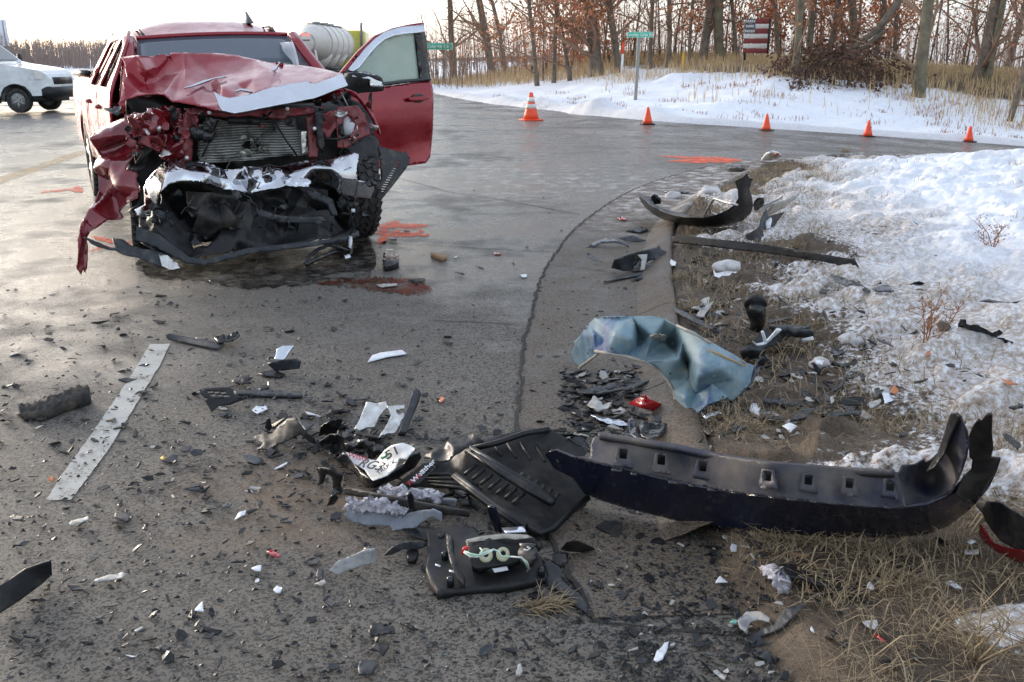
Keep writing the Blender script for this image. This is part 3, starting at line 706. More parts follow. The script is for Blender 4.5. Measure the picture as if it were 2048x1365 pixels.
for s in (-1, 1):
    side('bed_side', [(3.17, .52), (3.50, .50)] + arch + [(4.50, .52), (5.12, .58), (5.14, 1.00), (5.12, 1.38), (4.4, 1.40), (3.17, 1.40)], M['red'], s)
    b = MB(); b.tube([(s * .97, 3.17, 1.415 + .03 * s), (s * .98, 4.2, 1.415 + .035 * s), (s * .98, 5.12, 1.40 + .035 * s)], .032, 6); tl('bed_rail', b.V, b.F, M['black_plastic'])
    side('cab_corner', [(3.0, .5), (3.14, .5), (3.14, 1.27), (3.10, 1.78), (2.92, 1.80), (2.98, 1.27)], M['red'], s)
    side('rocker', [(.62, .40), (3.15, .40), (3.15, .50), (.62, .50)], M['black_plastic'], s)
    dr = side('rear_door', [(2.0, .52), (2.985, .52), (2.965, 1.27), (2.90, 1.72), (2.80, 1.79), (1.99, 1.80)], M['red'], s, hole=[[(2.06, 1.30), (2.86, 1.30), (2.80, 1.66), (2.72, 1.71), (2.06, 1.72)]])
    side('window', [(2.055, 1.295), (2.865, 1.295), (2.80, 1.665), (2.72, 1.715), (2.055, 1.725)], M['side_glass'], s, off=-.012, parent=dr, thick=.006)
    b = MB(); b.tube([(s * 1.015, 2.62, 1.115), (s * 1.05, 2.66, 1.12), (s * 1.055, 2.80, 1.125), (s * 1.015, 2.86, 1.125)], [.016, .018, .02, .016], 7); tl('handle', b.V, b.F, M['red'], dr)
    side('belt_trim', [(1.0, 1.272), (2.97, 1.272), (2.97, 1.298), (1.0, 1.298)], M['black_gloss'], s, off=.012, parent=dr, thick=.01)
dl = side('front_door', [(.86, .52), (1.98, .52), (1.985, 1.27), (1.97, 1.80), (1.62, 1.79), (1.40, 1.70), (.98, 1.36), (.86, 1.27)], M['red'], -1, hole=[[(1.10, 1.30), (1.90, 1.30), (1.90, 1.72), (1.62, 1.71), (1.44, 1.63)]])
side('window', [(1.09, 1.295), (1.905, 1.295), (1.905, 1.725), (1.62, 1.715), (1.44, 1.635)], M['side_glass'], -1, off=-.012, parent=dl, thick=.006)
side('door_post', [(1.90, 1.30), (2.06, 1.30), (2.06, 1.74), (1.90, 1.74)], M['black_gloss'], -1, off=.006, thick=.012)
b = MB(); b.tube([(-1.015, 1.62, 1.10), (-1.05, 1.66, 1.105), (-1.055, 1.82, 1.11), (-1.015, 1.88, 1.11)], [.016, .018, .02, .016], 7); tl('handle', b.V, b.F, M['red'], dl)
b = MB(); b.box((0, 5.13, 1.0), (1.86, .05, .80), bev=.02); tl('tailgate', b.V, b.F, M['red'])
b = MB(); b.box((0, 4.15, 1.42), (1.86, 1.90, .03), Matrix.Rotation(.035, 3, 'Y').inverted(), bev=.01); tl('bed_cover', b.V, b.F, M['black_plastic'])
b = MB(); b.box((0, 3.09, 1.25), (1.34, .04, .96), bev=.01); tl('cab_rear_wall', b.V, b.F, M['black_plastic'])
b = MB(); b.box((0, 2.4, .42), (.9, 5.6, .14)); b.box((0, 1.9, .56), (1.86, 2.5, .08)); b.box((0, 4.1, .62), (1.8, 1.9, .08)); tl('chassis', b.V, b.F, M['black_plastic'])
b = MB(); b.box((0, .30, .80), (1.45, .78, .72), bev=.05); tl('engine_bay', b.V, b.F, M['black_dusty'])
b = MB(); b.box((0, .70, .85), (1.72, .06, .78), bev=.02); tl('firewall', b.V, b.F, M['black_plastic'])
# interior seen through the glass
b = MB(); b.box((0, .98, 1.06), (1.62, .42, .22), bev=.06); tl('dashboard', b.V, b.F, M['black_plastic'])
for sx in (-.42, .42):
    b = MB(); b.box((sx, 1.72, .90), (.52, .5, .16), bev=.05); b.box((sx, 1.98, 1.22), (.50, .16, .62), Matrix.Rotation(-.2, 3, 'X'), bev=.06); st = tl('seat', b.V, b.F, M['grey_plastic'])
    b = MB(); b.box((sx, 2.06, 1.62), (.26, .10, .18), bev=.04); tl('headrest', b.V, b.F, M['grey_plastic'], st)
b = MB(); b.lathe([(.175, -.014), (.195, 0), (.175, .014), (.160, 0)], 24, Matrix.Translation((.42, 1.32, 1.16)) @ Matrix.Rotation(R(65), 4, 'X'), close=True); tl('steering_wheel', b.V, b.F, M['black_plastic'])
V = []; F = []
for j in range(9):
    for i in range(13):
        yy = 1.02 + 1.6 * i / 12; z = 1.16 + .52 * j / 8; V.append((.70 + .03 * noise.noise(Vector((yy * 5, z * 5, 1))) - .16 * max(0, z - 1.3), yy, z))
F = [(j * 13 + i, j * 13 + i + 1, (j + 1) * 13 + i + 1, (j + 1) * 13 + i) for j in range(8) for i in range(12)]
V_, F_ = solid(V, F, .03); tl('curtain_airbag', V_, F_, M['white_plastic'])
# wheels
def wheel(parent, c, r=.415, w_=.275, yaw=0, tilt=0, name='wheel', rim_m=None, tread=True):
    Mx = Matrix.Translation(c) @ Matrix.Rotation(yaw, 4, 'Z') @ Matrix.Rotation(tilt, 4, 'Y') @ Matrix.Rotation(R(90), 4, 'Y')
    h_ = w_ / 2; b = MB()
    b.lathe([(r * .60, -h_ * .85), (r * .72, -h_), (r * .90, -h_ * .98), (r * .97, -h_ * .80), (r * .975, 0), (r * .97, h_ * .80), (r * .90, h_ * .98), (r * .72, h_), (r * .60, h_ * .85)], 40, Mx, close=True)
    if tread:
        for k in range(34):
            for q, zz in enumerate((-.70, -.24, .24, .70)):
                a = 2 * math.pi * (k + (.5 if q % 2 else 0)) / 34
                Mb = Mx @ Matrix.Rotation(a, 4, 'Z') @ Matrix.Translation((r * .975, 0, h_ * zz)) @ Matrix.Rotation(.35 * (-1) ** q, 4, 'X')
                V = [(Mb @ Vector((i * .5 * .03 * r / .415, j * r * .066, k2 * h_ * .17))) for i in (-1, 1) for j in (-1, 1) for k2 in (-1, 1)]
                b.add(V, [(0, 1, 3, 2), (4, 6, 7, 5), (0, 4, 5, 1), (2, 3, 7, 6), (0, 2, 6, 4), (1, 5, 7, 3)])
    wh = root(name, None, None, M=FR[parent.name]) if False else None
    tyre = mk('wheel', b.V, b.F, M['rubber'], parent, local=True, smooth=False)
    for s in (-1, 1):
        b = MB(); b.lathe([(r * .62, s * h_ * .80), (r * .58, s * h_ * .62), (r * .30, s * h_ * .55), (r * .16, s * h_ * .66), (.001, s * h_ * .66)], 28, Mx)
        for k in range(6):
            a = 2 * math.pi * k / 6; Mb = Mx @ Matrix.Rotation(a, 4, 'Z')
            b.tube([Mb @ Vector((r * .14, 0, s * h_ * .70)), Mb @ Vector((r * .58, 0, s * h_ * .76))], r * .07, 6)
        mk('rim', b.V, b.F, rim_m or M['alu'], tyre, local=True)
    return tyre
wheel(truck, (-.88, 4.0, .415)); wheel(truck, (.88, 4.0, .415)); wheel(truck, (.80, .06, .415), yaw=.04); wheel(truck, (-.86, .40, .415), yaw=-.10, tilt=.05)
# crushed front
def ts(name, out, ctrl, m, V=V1, parent=truck, **k): return sheet(name, out, Y(*ctrl), M[m], parent, V=V, **k)
ts('bay_dark_backing', [(385, 430), (700, 440), (1000, 510), (1400, 470), (1500, 410), (1600, 500), (1655, 640), (1640, 1040), (1450, 1130), (700, 1180), (450, 1120), (410, 1000), (380, 700)],
   [(385, 430, .02), (1000, 510, -.05), (1500, 410, .12), (1655, 640, .10), (1450, 1130, -.10), (450, 1120, -.05), (900, 800, -.12)], 'black_plastic', step=8, cr=.02, cs=.2, fold=(60, .14), seed=3)  # black backing sheet, stands in for the dark inside the crushed bay
hood = ts('hood', [(170, 298), (290, 296), (400, 302), (560, 285), (700, 277), (900, 285), (1100, 293), (1250, 318), (1400, 350), (1470, 352), (1620, 370), (1800, 395), (1975, 432), (1992, 458), (1760, 528), (1700, 512), (1390, 565), (1270, 610), (1100, 650), (1000, 660), (985, 735), (900, 712), (800, 690), (600, 650), (480, 620), (400, 610), (300, 616), (225, 640), (140, 690), (195, 625), (200, 560), (188, 505), (222, 455), (205, 380)],
   [(170, 298, .22), (290, 300, .10), (400, 305, .26), (560, 287, .36), (700, 280, .30), (900, 288, .44), (1100, 296, .42), (1250, 322, .36), (1400, 352, .28), (1470, 360, .34), (1620, 375, .22), (1800, 400, .05), (1975, 440, -.28),
    (1760, 515, -.42), (1390, 560, -.46), (1270, 605, -.50), (1100, 640, -.52), (985, 730, -.58), (800, 688, -.50), (600, 648, -.40), (400, 608, -.24), (225, 635, -.16), (190, 505, -.05), (205, 380, .12),
    (370, 405, -.04), (460, 395, .14), (560, 350, .30), (650, 420, .10), (700, 470, -.06), (690, 560, -.22), (860, 400, .24), (950, 475, .06), (1000, 545, -.30), (900, 520, -.02), (1120, 440, .10), (1130, 520, -.22), (1250, 410, .12), (1260, 480, -.16), (1360, 410, -.02), (1420, 440, -.12), (1500, 430, .02), (1600, 450, -.10), (380, 520, -.02), (480, 470, .10), (560, 560, -.14), (300, 450, .06), (300, 560, -.10), (760, 610, -.38), (1100, 590, -.42), (1180, 580, -.30)],
   'red', V=V8, step=3.0, cr=.002, cs=.30, lin=.85, fold=(13, .034), seed=8, thick=.006)
# rear half of the hood, folded down behind the buckle
V = []; F = []
for j in range(7):
    for i in range(19):
        u = -1 + 2 * i / 18; x = -.02 + .86 * u; y = .30 + .42 * j / 6 + .06 * math.sin(i * 1.3); z = 1.47 - .26 * j / 6 - .06 * u * u + .02 * math.sin(i * 2.1)
        V.append((x, y, z - .05 * u))
F = [(j * 19 + i, j * 19 + i + 1, (j + 1) * 19 + i + 1, (j + 1) * 19 + i) for j in range(6) for i in range(18)]
V_, F_ = solid(V, F, .006); V_[:, 2] -= .09; tl('hood_rear', V_, F_, M['red'], hood)
ts('hood_trim', [(938, 590), (975, 612), (1010, 628), (1060, 640), (1100, 632), (1180, 618), (1270, 600), (1390, 555), (1550, 525), (1700, 500), (1725, 518), (1765, 522), (1880, 480), (1985, 440), (2030, 535), (1960, 560), (1750, 640), (1540, 680), (1330, 720), (1200, 748), (1100, 765), (1000, 740), (975, 690)],
   [(938, 590, -.56), (1100, 632, -.53), (1390, 555, -.48), (1700, 500, -.45), (1985, 440, -.33), (2030, 535, -.50), (1750, 640, -.62), (1330, 720, -.66), (1100, 765, -.66), (975, 690, -.62), (1550, 610, -.57), (1250, 670, -.60)], 'silver_trim', V=V8, step=4, thick=.012, parent=hood, cr=.004, cs=.2)
for k, (P, d) in enumerate(([[(690, 560), (760, 540), (860, 505), (940, 478), (1030, 465)], -.02], [[(1100, 590), (1150, 572), (1200, 580), (1260, 600)], -.40], [[(1365, 410), (1400, 425), (1440, 400), (1465, 360), (1470, 345)], .05])):
    b = MB(); b.tube([at(*view(V8, [p])[0], ('y', d - .05 - (.2 if k == 0 and p[0] < 800 else 0))) for p in P], [.006 + .004 * ((i * 7) % 3) for i in range(len(P))], 5); mk('torn_edge', b.V, b.F, M['silver_trim'], hood)
ts('crossbar', [(680, 495), (860, 500), (1100, 500), (1330, 493), (1335, 522), (1200, 540), (1190, 552), (1000, 533), (880, 540), (700, 530)], [(680, 495, -.36), (1000, 500, -.42), (1335, 500, -.36), (1000, 533, -.43), (690, 530, -.38), (1330, 522, -.38)], 'red_inner', step=5, cr=.02, cs=.1, thick=.03, seed=2)
ts('support', [(690, 520), (742, 528), (728, 600), (722, 680), (715, 762), (676, 762), (668, 640), (680, 560)], [(690, 520, -.38), (742, 525, -.36), (715, 760, -.40), (676, 760, -.43), (680, 640, -.42)], 'red_inner', step=4, cr=.012, cs=.08, thick=.03, seed=4)
ts('support', [(1295, 545), (1340, 520), (1350, 600), (1352, 745), (1308, 748), (1305, 640)], [(1295, 545, -.36), (1340, 520, -.36), (1352, 745, -.42), (1308, 748, -.42)], 'red_inner', step=4, cr=.012, cs=.08, thick=.03, seed=5)
ts('bracket', [(1337, 515), (1382, 512), (1378, 600), (1390, 690), (1365, 712), (1352, 640)], [(1337, 515, -.44), (1382, 512, -.42), (1390, 690, -.44), (1365, 712, -.46)], 'black_plastic', step=4, cr=.01, cs=.08, thick=.02, seed=6)
def radiator_mat():
    m, n, b, L = nodes('radiator_fins'); g = n.nodes.new('ShaderNodeNewGeometry').outputs['Position']
    nz = tex(n, 'ShaderNodeTexNoise', 5, g, 5, .6)
    wv = n.nodes.new('ShaderNodeTexWave'); wv.bands_direction = 'Z'; wv.inputs['Scale'].default_value = 16; wv.inputs['Distortion'].default_value = 1.6; wv.inputs['Detail'].default_value = 3; L.new(g, wv.inputs[0])
    c = ramp(n, wv.outputs[0], [(.2, (.11, .11, .105)), (.6, (.40, .40, .37))]).outputs[0]
    c = mixc(n, ramp(n, nz.outputs[0], [(.46, 0.), (.62, .85)]).outputs[0], c, (.045, .04, .035)); L.new(c, b.inputs['Base Color'])
    b.inputs['Metallic'].default_value = .45; b.inputs['Roughness'].default_value = .5; bumpn(n, b, wv.outputs[0], .7, .01); return m
M['fins'] = radiator_mat()
rad = ts('radiator', [(790, 553), (880, 560), (1000, 565), (1100, 560), (1240, 562), (1250, 608), (1300, 615), (1300, 735), (1180, 742), (1000, 765), (780, 772), (752, 757), (768, 600)], [(790, 553, -.26), (1240, 562, -.26), (1300, 735, -.34), (780, 770, -.34), (1000, 565, -.20), (1020, 690, -.18), (900, 690, -.26), (1150, 690, -.27), (1000, 765, -.32)], 'fins', step=4, cr=.012, cs=.12, fold=(14, .03), seed=7, thick=.03,
   holes=[[(965, 690), (990, 665), (1020, 660), (1050, 680), (1080, 700), (1055, 708), (1030, 695), (1000, 712)], [(1098, 690), (1140, 688), (1130, 697)]])
for P, r_ in (([(850, 555), (800, 680), (768, 745)], .008), ([(1135, 565), (1200, 670), (1250, 738)], .008), ([(900, 560), (980, 560), (1060, 568)], .03)):
    b = MB(); b.tube([at(*view(V1, [p])[0], ('y', -.42)) for p in P], r_, 6); mk('stay_rod', b.V, b.F, M['black_plastic'], truck)
ts('side_tank', [(1268, 615), (1300, 612), (1303, 730), (1275, 735)], [(1268, 615, -.37), (1300, 612, -.37), (1303, 730, -.37), (1275, 735, -.37)], 'alu', step=4, cr=.006, cs=.05, thick=.03)
for (cx, cy, rr_) in ((795, 640, .050), (748, 625, .060), (640, 650, .028)):
    c = tloc(at(*view(V1, [(cx, cy)])[0], ('y', -.43))); b = MB(); b.lathe([(rr_ * .3, -.03), (rr_, -.03), (rr_, .0), (rr_ * .55, .012), (rr_ * .2, .02)], 20, Matrix.Translation(c) @ Matrix.Rotation(R(90), 4, 'X')); tl('pulley', b.V, b.F, M['black_gloss'])
for (cx, cy) in ((690, 607), (692, 748), (805, 520), (1200, 500), (1337, 600)):
    c = tloc(at(*view(V1, [(cx, cy)])[0], ('y', -.46))); b = MB(); b.lathe([(.014, -.008), (.014, .004), (.008, .008)], 10, Matrix.Translation(c) @ Matrix.Rotation(R(90), 4, 'X')); tl('bolt', b.V, b.F, M['white_plastic'])
ts('inner_fender', [(385, 545), (430, 520), (480, 528), (520, 500), (570, 495), (660, 497), (672, 560), (668, 640), (682, 745), (620, 750), (560, 720), (500, 690), (440, 690), (412, 640)], [(385, 545, -.30), (480, 525, -.38), (570, 495, -.24), (660, 497, -.34), (682, 745, -.40), (560, 720, -.32), (440, 690, -.44), (520, 600, -.48), (600, 620, -.36), (640, 560, -.26)], 'red_dirty', step=3.5, cr=.02, cs=.12, lin=.7, fold=(26, .10), seed=11, thick=.004)
ts('crushed_rail', [(395, 560), (440, 545), (470, 600), (500, 640), (560, 650), (600, 700), (545, 715), (480, 680), (430, 690), (400, 640)], [(395, 560, -.5), (470, 600, -.58), (600, 700, -.52), (430, 690, -.55)], 'red_inner', step=3.5, cr=.02, cs=.08, fold=(14, .08), seed=12, thick=.004)
ts('lamp_carrier', [(1452, 490), (1550, 484), (1585, 520), (1610, 580), (1618, 630), (1540, 672), (1500, 700), (1452, 698), (1448, 600)], [(1452, 490, -.28), (1550, 484, -.18), (1618, 630, -.16), (1452, 698, -.32)], 'red_inner', step=4, cr=.02, cs=.1, seed=13, thick=.012, holes=[[(1482, 550), (1510, 538), (1545, 575), (1540, 620), (1500, 642), (1485, 620)]])
c = tloc(at(*view(V1, [(1512, 592)])[0], ('y', -.19))); b = MB(); b.lathe([(.001, -.02), (.07, -.02), (.085, .02), (.075, .06), (.04, .10), (.001, .11)], 20, Matrix.Translation(c) @ Matrix.Rotation(R(-90), 4, 'X')); tl('lamp_bowl', b.V, b.F, M['white_plastic'])
ts('inner_fender', [(1362, 520), (1450, 508), (1452, 590), (1420, 640), (1395, 655), (1368, 610)], [(1362, 520, -.36), (1450, 508, -.28), (1420, 640, -.36), (1368, 610, -.38)], 'red_inner', step=4, cr=.006, cs=.1, fold=(10, .05), seed=14, thick=.005)
ts('fender_edge', [(1488, 396), (1540, 415), (1590, 470), (1635, 540), (1662, 600), (1668, 632), (1655, 628), (1640, 580), (1600, 512), (1550, 450), (1500, 418)], [(1488, 396, .05), (1590, 470, -.10), (1668, 632, -.16), (1500, 418, .03), (1600, 512, -.11)], 'red', step=4, thick=.02)
ts('wheel_liner', [(1500, 700), (1560, 655), (1620, 635), (1650, 650), (1672, 720), (1668, 880), (1660, 985), (1640, 1045), (1560, 1050), (1470, 1035), (1450, 970), (1555, 960), (1560, 850), (1545, 760)], [(1500, 700, -.22), (1620, 635, -.10), (1672, 800, -.16), (1640, 1045, -.20), (1470, 1035, -.38), (1555, 880, -.34)], 'black_plastic', step=4, cr=.008, cs=.2, fold=(16, .07), seed=15, thick=.006)
sl_ = []
for i in range(15):
    t = i / 14; x0, y0 = 1762 - 92 * t, 768 + 160 * t; w1 = 5 + 7 * t
    sl_.append([(x0 - w1, y0 - 3), (x0 + w1, y0 - 1), (x0 + w1 - 1, y0 + 3.5), (x0 - w1 - 1, y0 + 1.5)])
ts('louvre_flap', [(1655, 685), (1720, 705), (1785, 722), (1800, 712), (1822, 760), (1805, 795), (1740, 880), (1675, 960), (1655, 935), (1672, 850), (1668, 760)], [(1655, 685, -.18), (1822, 760, -.30), (1675, 960, -.34), (1668, 760, -.20)], 'black_gloss', step=5, thick=.006, holes=sl_)
ts('bumper', [(600, 755), (700, 758), (800, 772), (860, 800), (920, 806), (960, 803), (985, 790), (1050, 796), (1110, 780), (1160, 792), (1270, 765), (1400, 752), (1480, 735), (1540, 722), (1560, 728), (1562, 765), (1552, 800), (1556, 862), (1638, 873), (1640, 905), (1620, 955), (1540, 952), (1460, 935), (1440, 902), (1390, 880), (1350, 858), (1310, 880), (1300, 897), (1190, 892), (1140, 905), (1080, 912), (1000, 932), (960, 918), (880, 912), (820, 888), (760, 872), (660, 867), (600, 882), (560, 922), (542, 962), (540, 1000), (512, 1045), (440, 1042), (428, 1010), (478, 985), (472, 900), (490, 860), (540, 800)],
   [(600, 755, -.58), (700, 758, -.60), (860, 800, -.56), (985, 790, -.64), (1110, 780, -.54), (1270, 765, -.58), (1400, 752, -.60), (1550, 724, -.48), (1556, 862, -.60), (1640, 900, -.44), (1620, 955, -.46), (1450, 930, -.66), (1350, 858, -.58), (1300, 895, -.72), (1190, 890, -.72), (1000, 932, -.70), (960, 860, -.60), (880, 912, -.66), (760, 872, -.80), (660, 867, -.82), (560, 922, -.74), (540, 1000, -.62), (440, 1042, -.48), (428, 1010, -.45), (480, 900, -.50), (540, 800, -.56),
    (680, 812, -.80), (800, 825, -.74), (860, 855, -.66), (920, 870, -.64), (1010, 850, -.74), (1060, 845, -.67), (1100, 830, -.73), (1150, 850, -.65), (1230, 820, -.74), (1320, 800, -.72), (1345, 840, -.63), (1420, 800, -.76), (1480, 860, -.72), (600, 820, -.74), (520, 900, -.60), (1250, 872, -.80)], 'chrome', step=3.0, cr=.002, cs=.3, lin=.45, seed=21, thick=.006)
ts('fog_bezel', [(1188, 868), (1215, 850), (1290, 852), (1320, 866), (1312, 892), (1240, 897), (1195, 890)], [(1188, 868, -.80), (1320, 866, -.78), (1240, 897, -.82)], 'chrome', step=3, cr=.02, cs=.05, seed=22)
ts('lower_fascia', [(560, 905), (600, 880), (650, 866), (780, 878), (830, 903), (960, 928), (1090, 918), (1190, 898), (1310, 902), (1420, 955), (1450, 1040), (1560, 1112), (1555, 1145), (1490, 1158), (1300, 1178), (1000, 1208), (780, 1256), (700, 1278), (600, 1238), (440, 1140), (440, 1043), (512, 1047), (545, 1000)],
   [(560, 905, -.52), (650, 866, -.52), (780, 878, -.54), (960, 928, -.46), (1190, 898, -.50), (1310, 902, -.50), (1450, 1040, -.54), (1560, 1112, -.58), (1490, 1158, -.78), (1000, 1208, -.92), (700, 1278, -.92), (440, 1140, -.70), (440, 1043, -.55), (545, 1000, -.62), (720, 1000, -.46), (850, 960, -.62), (900, 1050, -.76), (980, 1000, -.66), (960, 1130, -.80), (1100, 980, -.52), (1200, 1040, -.74), (1320, 1100, -.74), (1180, 1130, -.78), (800, 1080, -.54), (520, 1080, -.78), (1380, 1000, -.52)], 'black_plastic', step=4, cr=.008, cs=.2, lin=.8, fold=(36, .09), seed=31, thick=.006,
   holes=[[(610, 930), (690, 925), (720, 985), (700, 1050), (640, 1075), (600, 1010)], [(700, 1150), (790, 1105), (880, 1120), (870, 1160), (800, 1215), (720, 1215)], [(1290, 935), (1390, 945), (1425, 1005), (1340, 1020), (1300, 985)]])
ts('inner_brace', [(1295, 915), (1340, 915), (1430, 960), (1455, 1040), (1430, 1040), (1405, 985), (1310, 945)], [(1295, 915, -.72), (1430, 960, -.66), (1455, 1040, -.70), (1310, 945, -.72)], 'grey_plastic', step=5, cr=.01, thick=.03)
ts('torn_liner', [(690, 920), (830, 935), (960, 955), (1010, 970), (1030, 1060), (1000, 1160), (950, 1150), (900, 1100), (850, 1120), (790, 1165), (720, 1120), (760, 1040), (700, 980)], [(690, 920, -.62), (1010, 970, -.74), (1000, 1160, -.84), (790, 1165, -.74), (850, 1030, -.80)], 'black_dusty', step=4, cr=.006, cs=.15, fold=(14, .09), seed=33, thick=.004)
ts('torn_liner', [(1040, 1000), (1150, 1040), (1290, 1050), (1370, 1045), (1400, 1070), (1330, 1082), (1150, 1075), (1050, 1040)], [(1040, 1000, -.78), (1290, 1050, -.84), (1400, 1070, -.78), (1150, 1075, -.84)], 'grey_plastic', step=5, cr=.003, cs=.15, fold=(6, .03), seed=34, thick=.02)
ts('air_dam', [(438, 1092), (560, 1140), (640, 1200), (705, 1250), (785, 1262), (1000, 1205), (1300, 1172), (1490, 1150), (1558, 1118), (1562, 1145), (1500, 1172), (1300, 1200), (1010, 1235), (790, 1292), (690, 1285), (540, 1205), (432, 1165)], [(438, 1092, -.72), (705, 1250, -.95), (1000, 1205, -.97), (1490, 1150, -.82), (1562, 1140, -.62), (1300, 1200, -.93), (790, 1292, -1.0), (432, 1165, -.74)], 'grey_plastic', step=5, thick=.008, cr=.012, cs=.3)
ts('fender', [(150, 350), (190, 305), (230, 270), (300, 220), (380, 190), (425, 240), (440, 320), (425, 400), (442, 480), (410, 580), (480, 600), (505, 720), (495, 810), (440, 850), (320, 905), (180, 960), (128, 1000), (114, 1060), (132, 1120), (128, 1318), (108, 1290), (92, 1332), (60, 1290), (48, 1150), (60, 1000), (95, 910), (130, 870), (175, 800), (207, 730), (205, 600), (190, 440)],
   [(150, 350, -.22), (230, 270, -.12), (300, 220, -.06), (380, 190, -.22), (440, 320, -.40), (442, 480, -.50), (500, 720, -.58), (440, 850, -.66), (320, 905, -.60), (180, 960, -.72), (128, 1318, -.82), (60, 1290, -.84), (48, 1150, -.80), (95, 910, -.66), (205, 730, -.36), (205, 600, -.28), (190, 440, -.24), (300, 330, -.34), (330, 450, -.26), (320, 560, -.44), (300, 640, -.34), (380, 680, -.58), (300, 760, -.40), (400, 780, -.56), (250, 860, -.56), (90, 1050, -.74)], 'red_dirty', V=V3, step=3, cr=.012, cs=.2, lin=.7, fold=(34, .07), seed=41, thick=.004)
ts('fender_liner', [(440, 400), (545, 430), (560, 470), (540, 560), (470, 600), (420, 590), (470, 520)], [(440, 400, -.2), (560, 470, -.34), (420, 590, -.5), (470, 600, -.5)], 'black_dusty', V=V3, step=5, cr=.03, seed=42)
ts('marker_trim', [(100, 1050), (180, 1090), (260, 1118), (325, 1140), (305, 1062), (380, 1082), (480, 1138), (600, 1160), (700, 1190), (762, 1238), (792, 1280), (740, 1296), (620, 1262), (480, 1205), (330, 1158), (200, 1132), (150, 1105)], [(100, 1050, -.80), (305, 1062, -.76), (480, 1138, -.88), (762, 1238, -1.0), (740, 1296, -1.04), (480, 1205, -.96), (200, 1132, -.86)], 'grey_plastic', V=V3, step=4, cr=.02, cs=.08, seed=43, thick=.008)
ts('trim_end', [(640, 1190), (700, 1192), (765, 1240), (792, 1282), (738, 1296), (660, 1268)], [(640, 1190, -.98), (765, 1240, -1.04), (738, 1296, -1.08), (660, 1268, -1.04)], 'alu', V=V3, step=4, cr=.02, cs=.05, seed=44)
ts('cowl_scrap', [(235, 140), (330, 125), (372, 120), (365, 165), (330, 185), (290, 165)], [(235, 140, .1), (372, 120, .0), (330, 185, -.05)], 'black_gloss', V=V3, step=4, cr=.02, cs=.06)
P = [(1555, 870), (1548, 910), (1540, 960), (1548, 1010), (1530, 1060), (1535, 1100), (1515, 1140)]
b = MB(); b.tube([at(*view(V1, [p])[0], ('y', -.74)) for p in P], .006, 5); wr = mk('wiring', b.V, b.F, M['black_plastic'], truck)
b = MB(); b.tube([at(*view(V1, [p])[0], ('y', -.76)) for p in [(1546, 975), (1543, 1000)]], .016, 8); mk('connector', b.V, b.F, M['black_gloss'], wr)
b = MB(); b.box(tuple(at(*view(V1, [(1533, 1015)])[0], ('y', -.77))), (.028, .012, .028)); mk('wire_tag', b.V, b.F, M['white_plastic'], wr)
for (P, r_, m_) in (([(1470, 415), (1490, 455), (1508, 490)], .006, 'steel'), ([(520, 690), (470, 740), (430, 800)], .02, 'black_dusty'), ([(1350, 650), (1450, 655), (1560, 630)], .012, 'black_plastic'), ([(1120, 470), (1090, 520), (1050, 570)], .015, 'black_plastic')):
    b = MB(); b.tube([at(*view(V1, [p])[0], ('y', -.40)) for p in P], r_, 6); mk('hose', b.V, b.F, M[m_], truck)
# small torn scraps, clips and wires through the crushed front
rr_ = random.Random(12)
for (x0, y0, x1, y1, n_, ms, d0, d1) in ((390, 520, 690, 770, 20, ['red_inner', 'red_dirty', 'red_inner', 'black_plastic', 'alu'], -.42, -.60), (1330, 440, 1640, 720, 18, ['red_inner', 'black_plastic', 'red_inner', 'black_gloss', 'alu'], -.24, -.44), (700, 520, 1330, 600, 10, ['black_plastic', 'red_inner', 'black_gloss'], -.40, -.50), (440, 920, 700, 1230, 12, ['black_plastic', 'black_gloss', 'grey_plastic', 'alu'], -.70, -.92), (700, 920, 1540, 1180, 22, ['black_plastic', 'black_gloss', 'black_dusty', 'grey_plastic'], -.74, -.90), (920, 640, 1120, 730, 7, ['fins', 'alu', 'socket_green'], -.24, -.34), (1430, 740, 1660, 1030, 8, ['black_plastic', 'black_gloss'], -.40, -.70)):
    for _ in range(n_):
        cx, cy = rr_.uniform(x0, x1), rr_.uniform(y0, y1); w1, h1 = rr_.uniform(10, 46), rr_.uniform(10, 46); a0 = rr_.uniform(0, 6.28); q = []
        for k in range(rr_.randint(4, 7)):
            a1 = a0 + k * 1.05 + rr_.uniform(-.3, .3); q.append((cx + w1 * math.cos(a1) * rr_.uniform(.5, 1), cy + h1 * math.sin(a1) * rr_.uniform(.5, 1)))
        dd = rr_.uniform(d0, d1); M.setdefault('socket_green', mat('bent_fin_metal', (.36, .38, .30), .5, .4, vs=30))
        ts('torn_scrap', q, [(cx, cy, dd), (cx + w1, cy, dd + rr_.uniform(-.06, .06)), (cx, cy + h1, dd + rr_.uniform(-.06, .06)), (cx - w1, cy - h1, dd)], rr_.choice(ms), step=4, fold=(4, .03), seed=rr_.randint(0, 999), thick=.003)
for _ in range(16):
    cx, cy = rr_.uniform(420, 1600), rr_.uniform(500, 1100); P = [(cx, cy)]
    for k in range(5): P.append((P[-1][0] + rr_.uniform(-26, 26), P[-1][1] + rr_.uniform(-4, 34)))
    dd = -.50 if cy < 720 else -.84; b = MB(); b.tube([at(*view(V1, [p])[0], ('y', dd + rr_.uniform(-.03, .03))) for p in P], .005, 5); mk('wire', b.V, b.F, M['black_gloss'], truck)
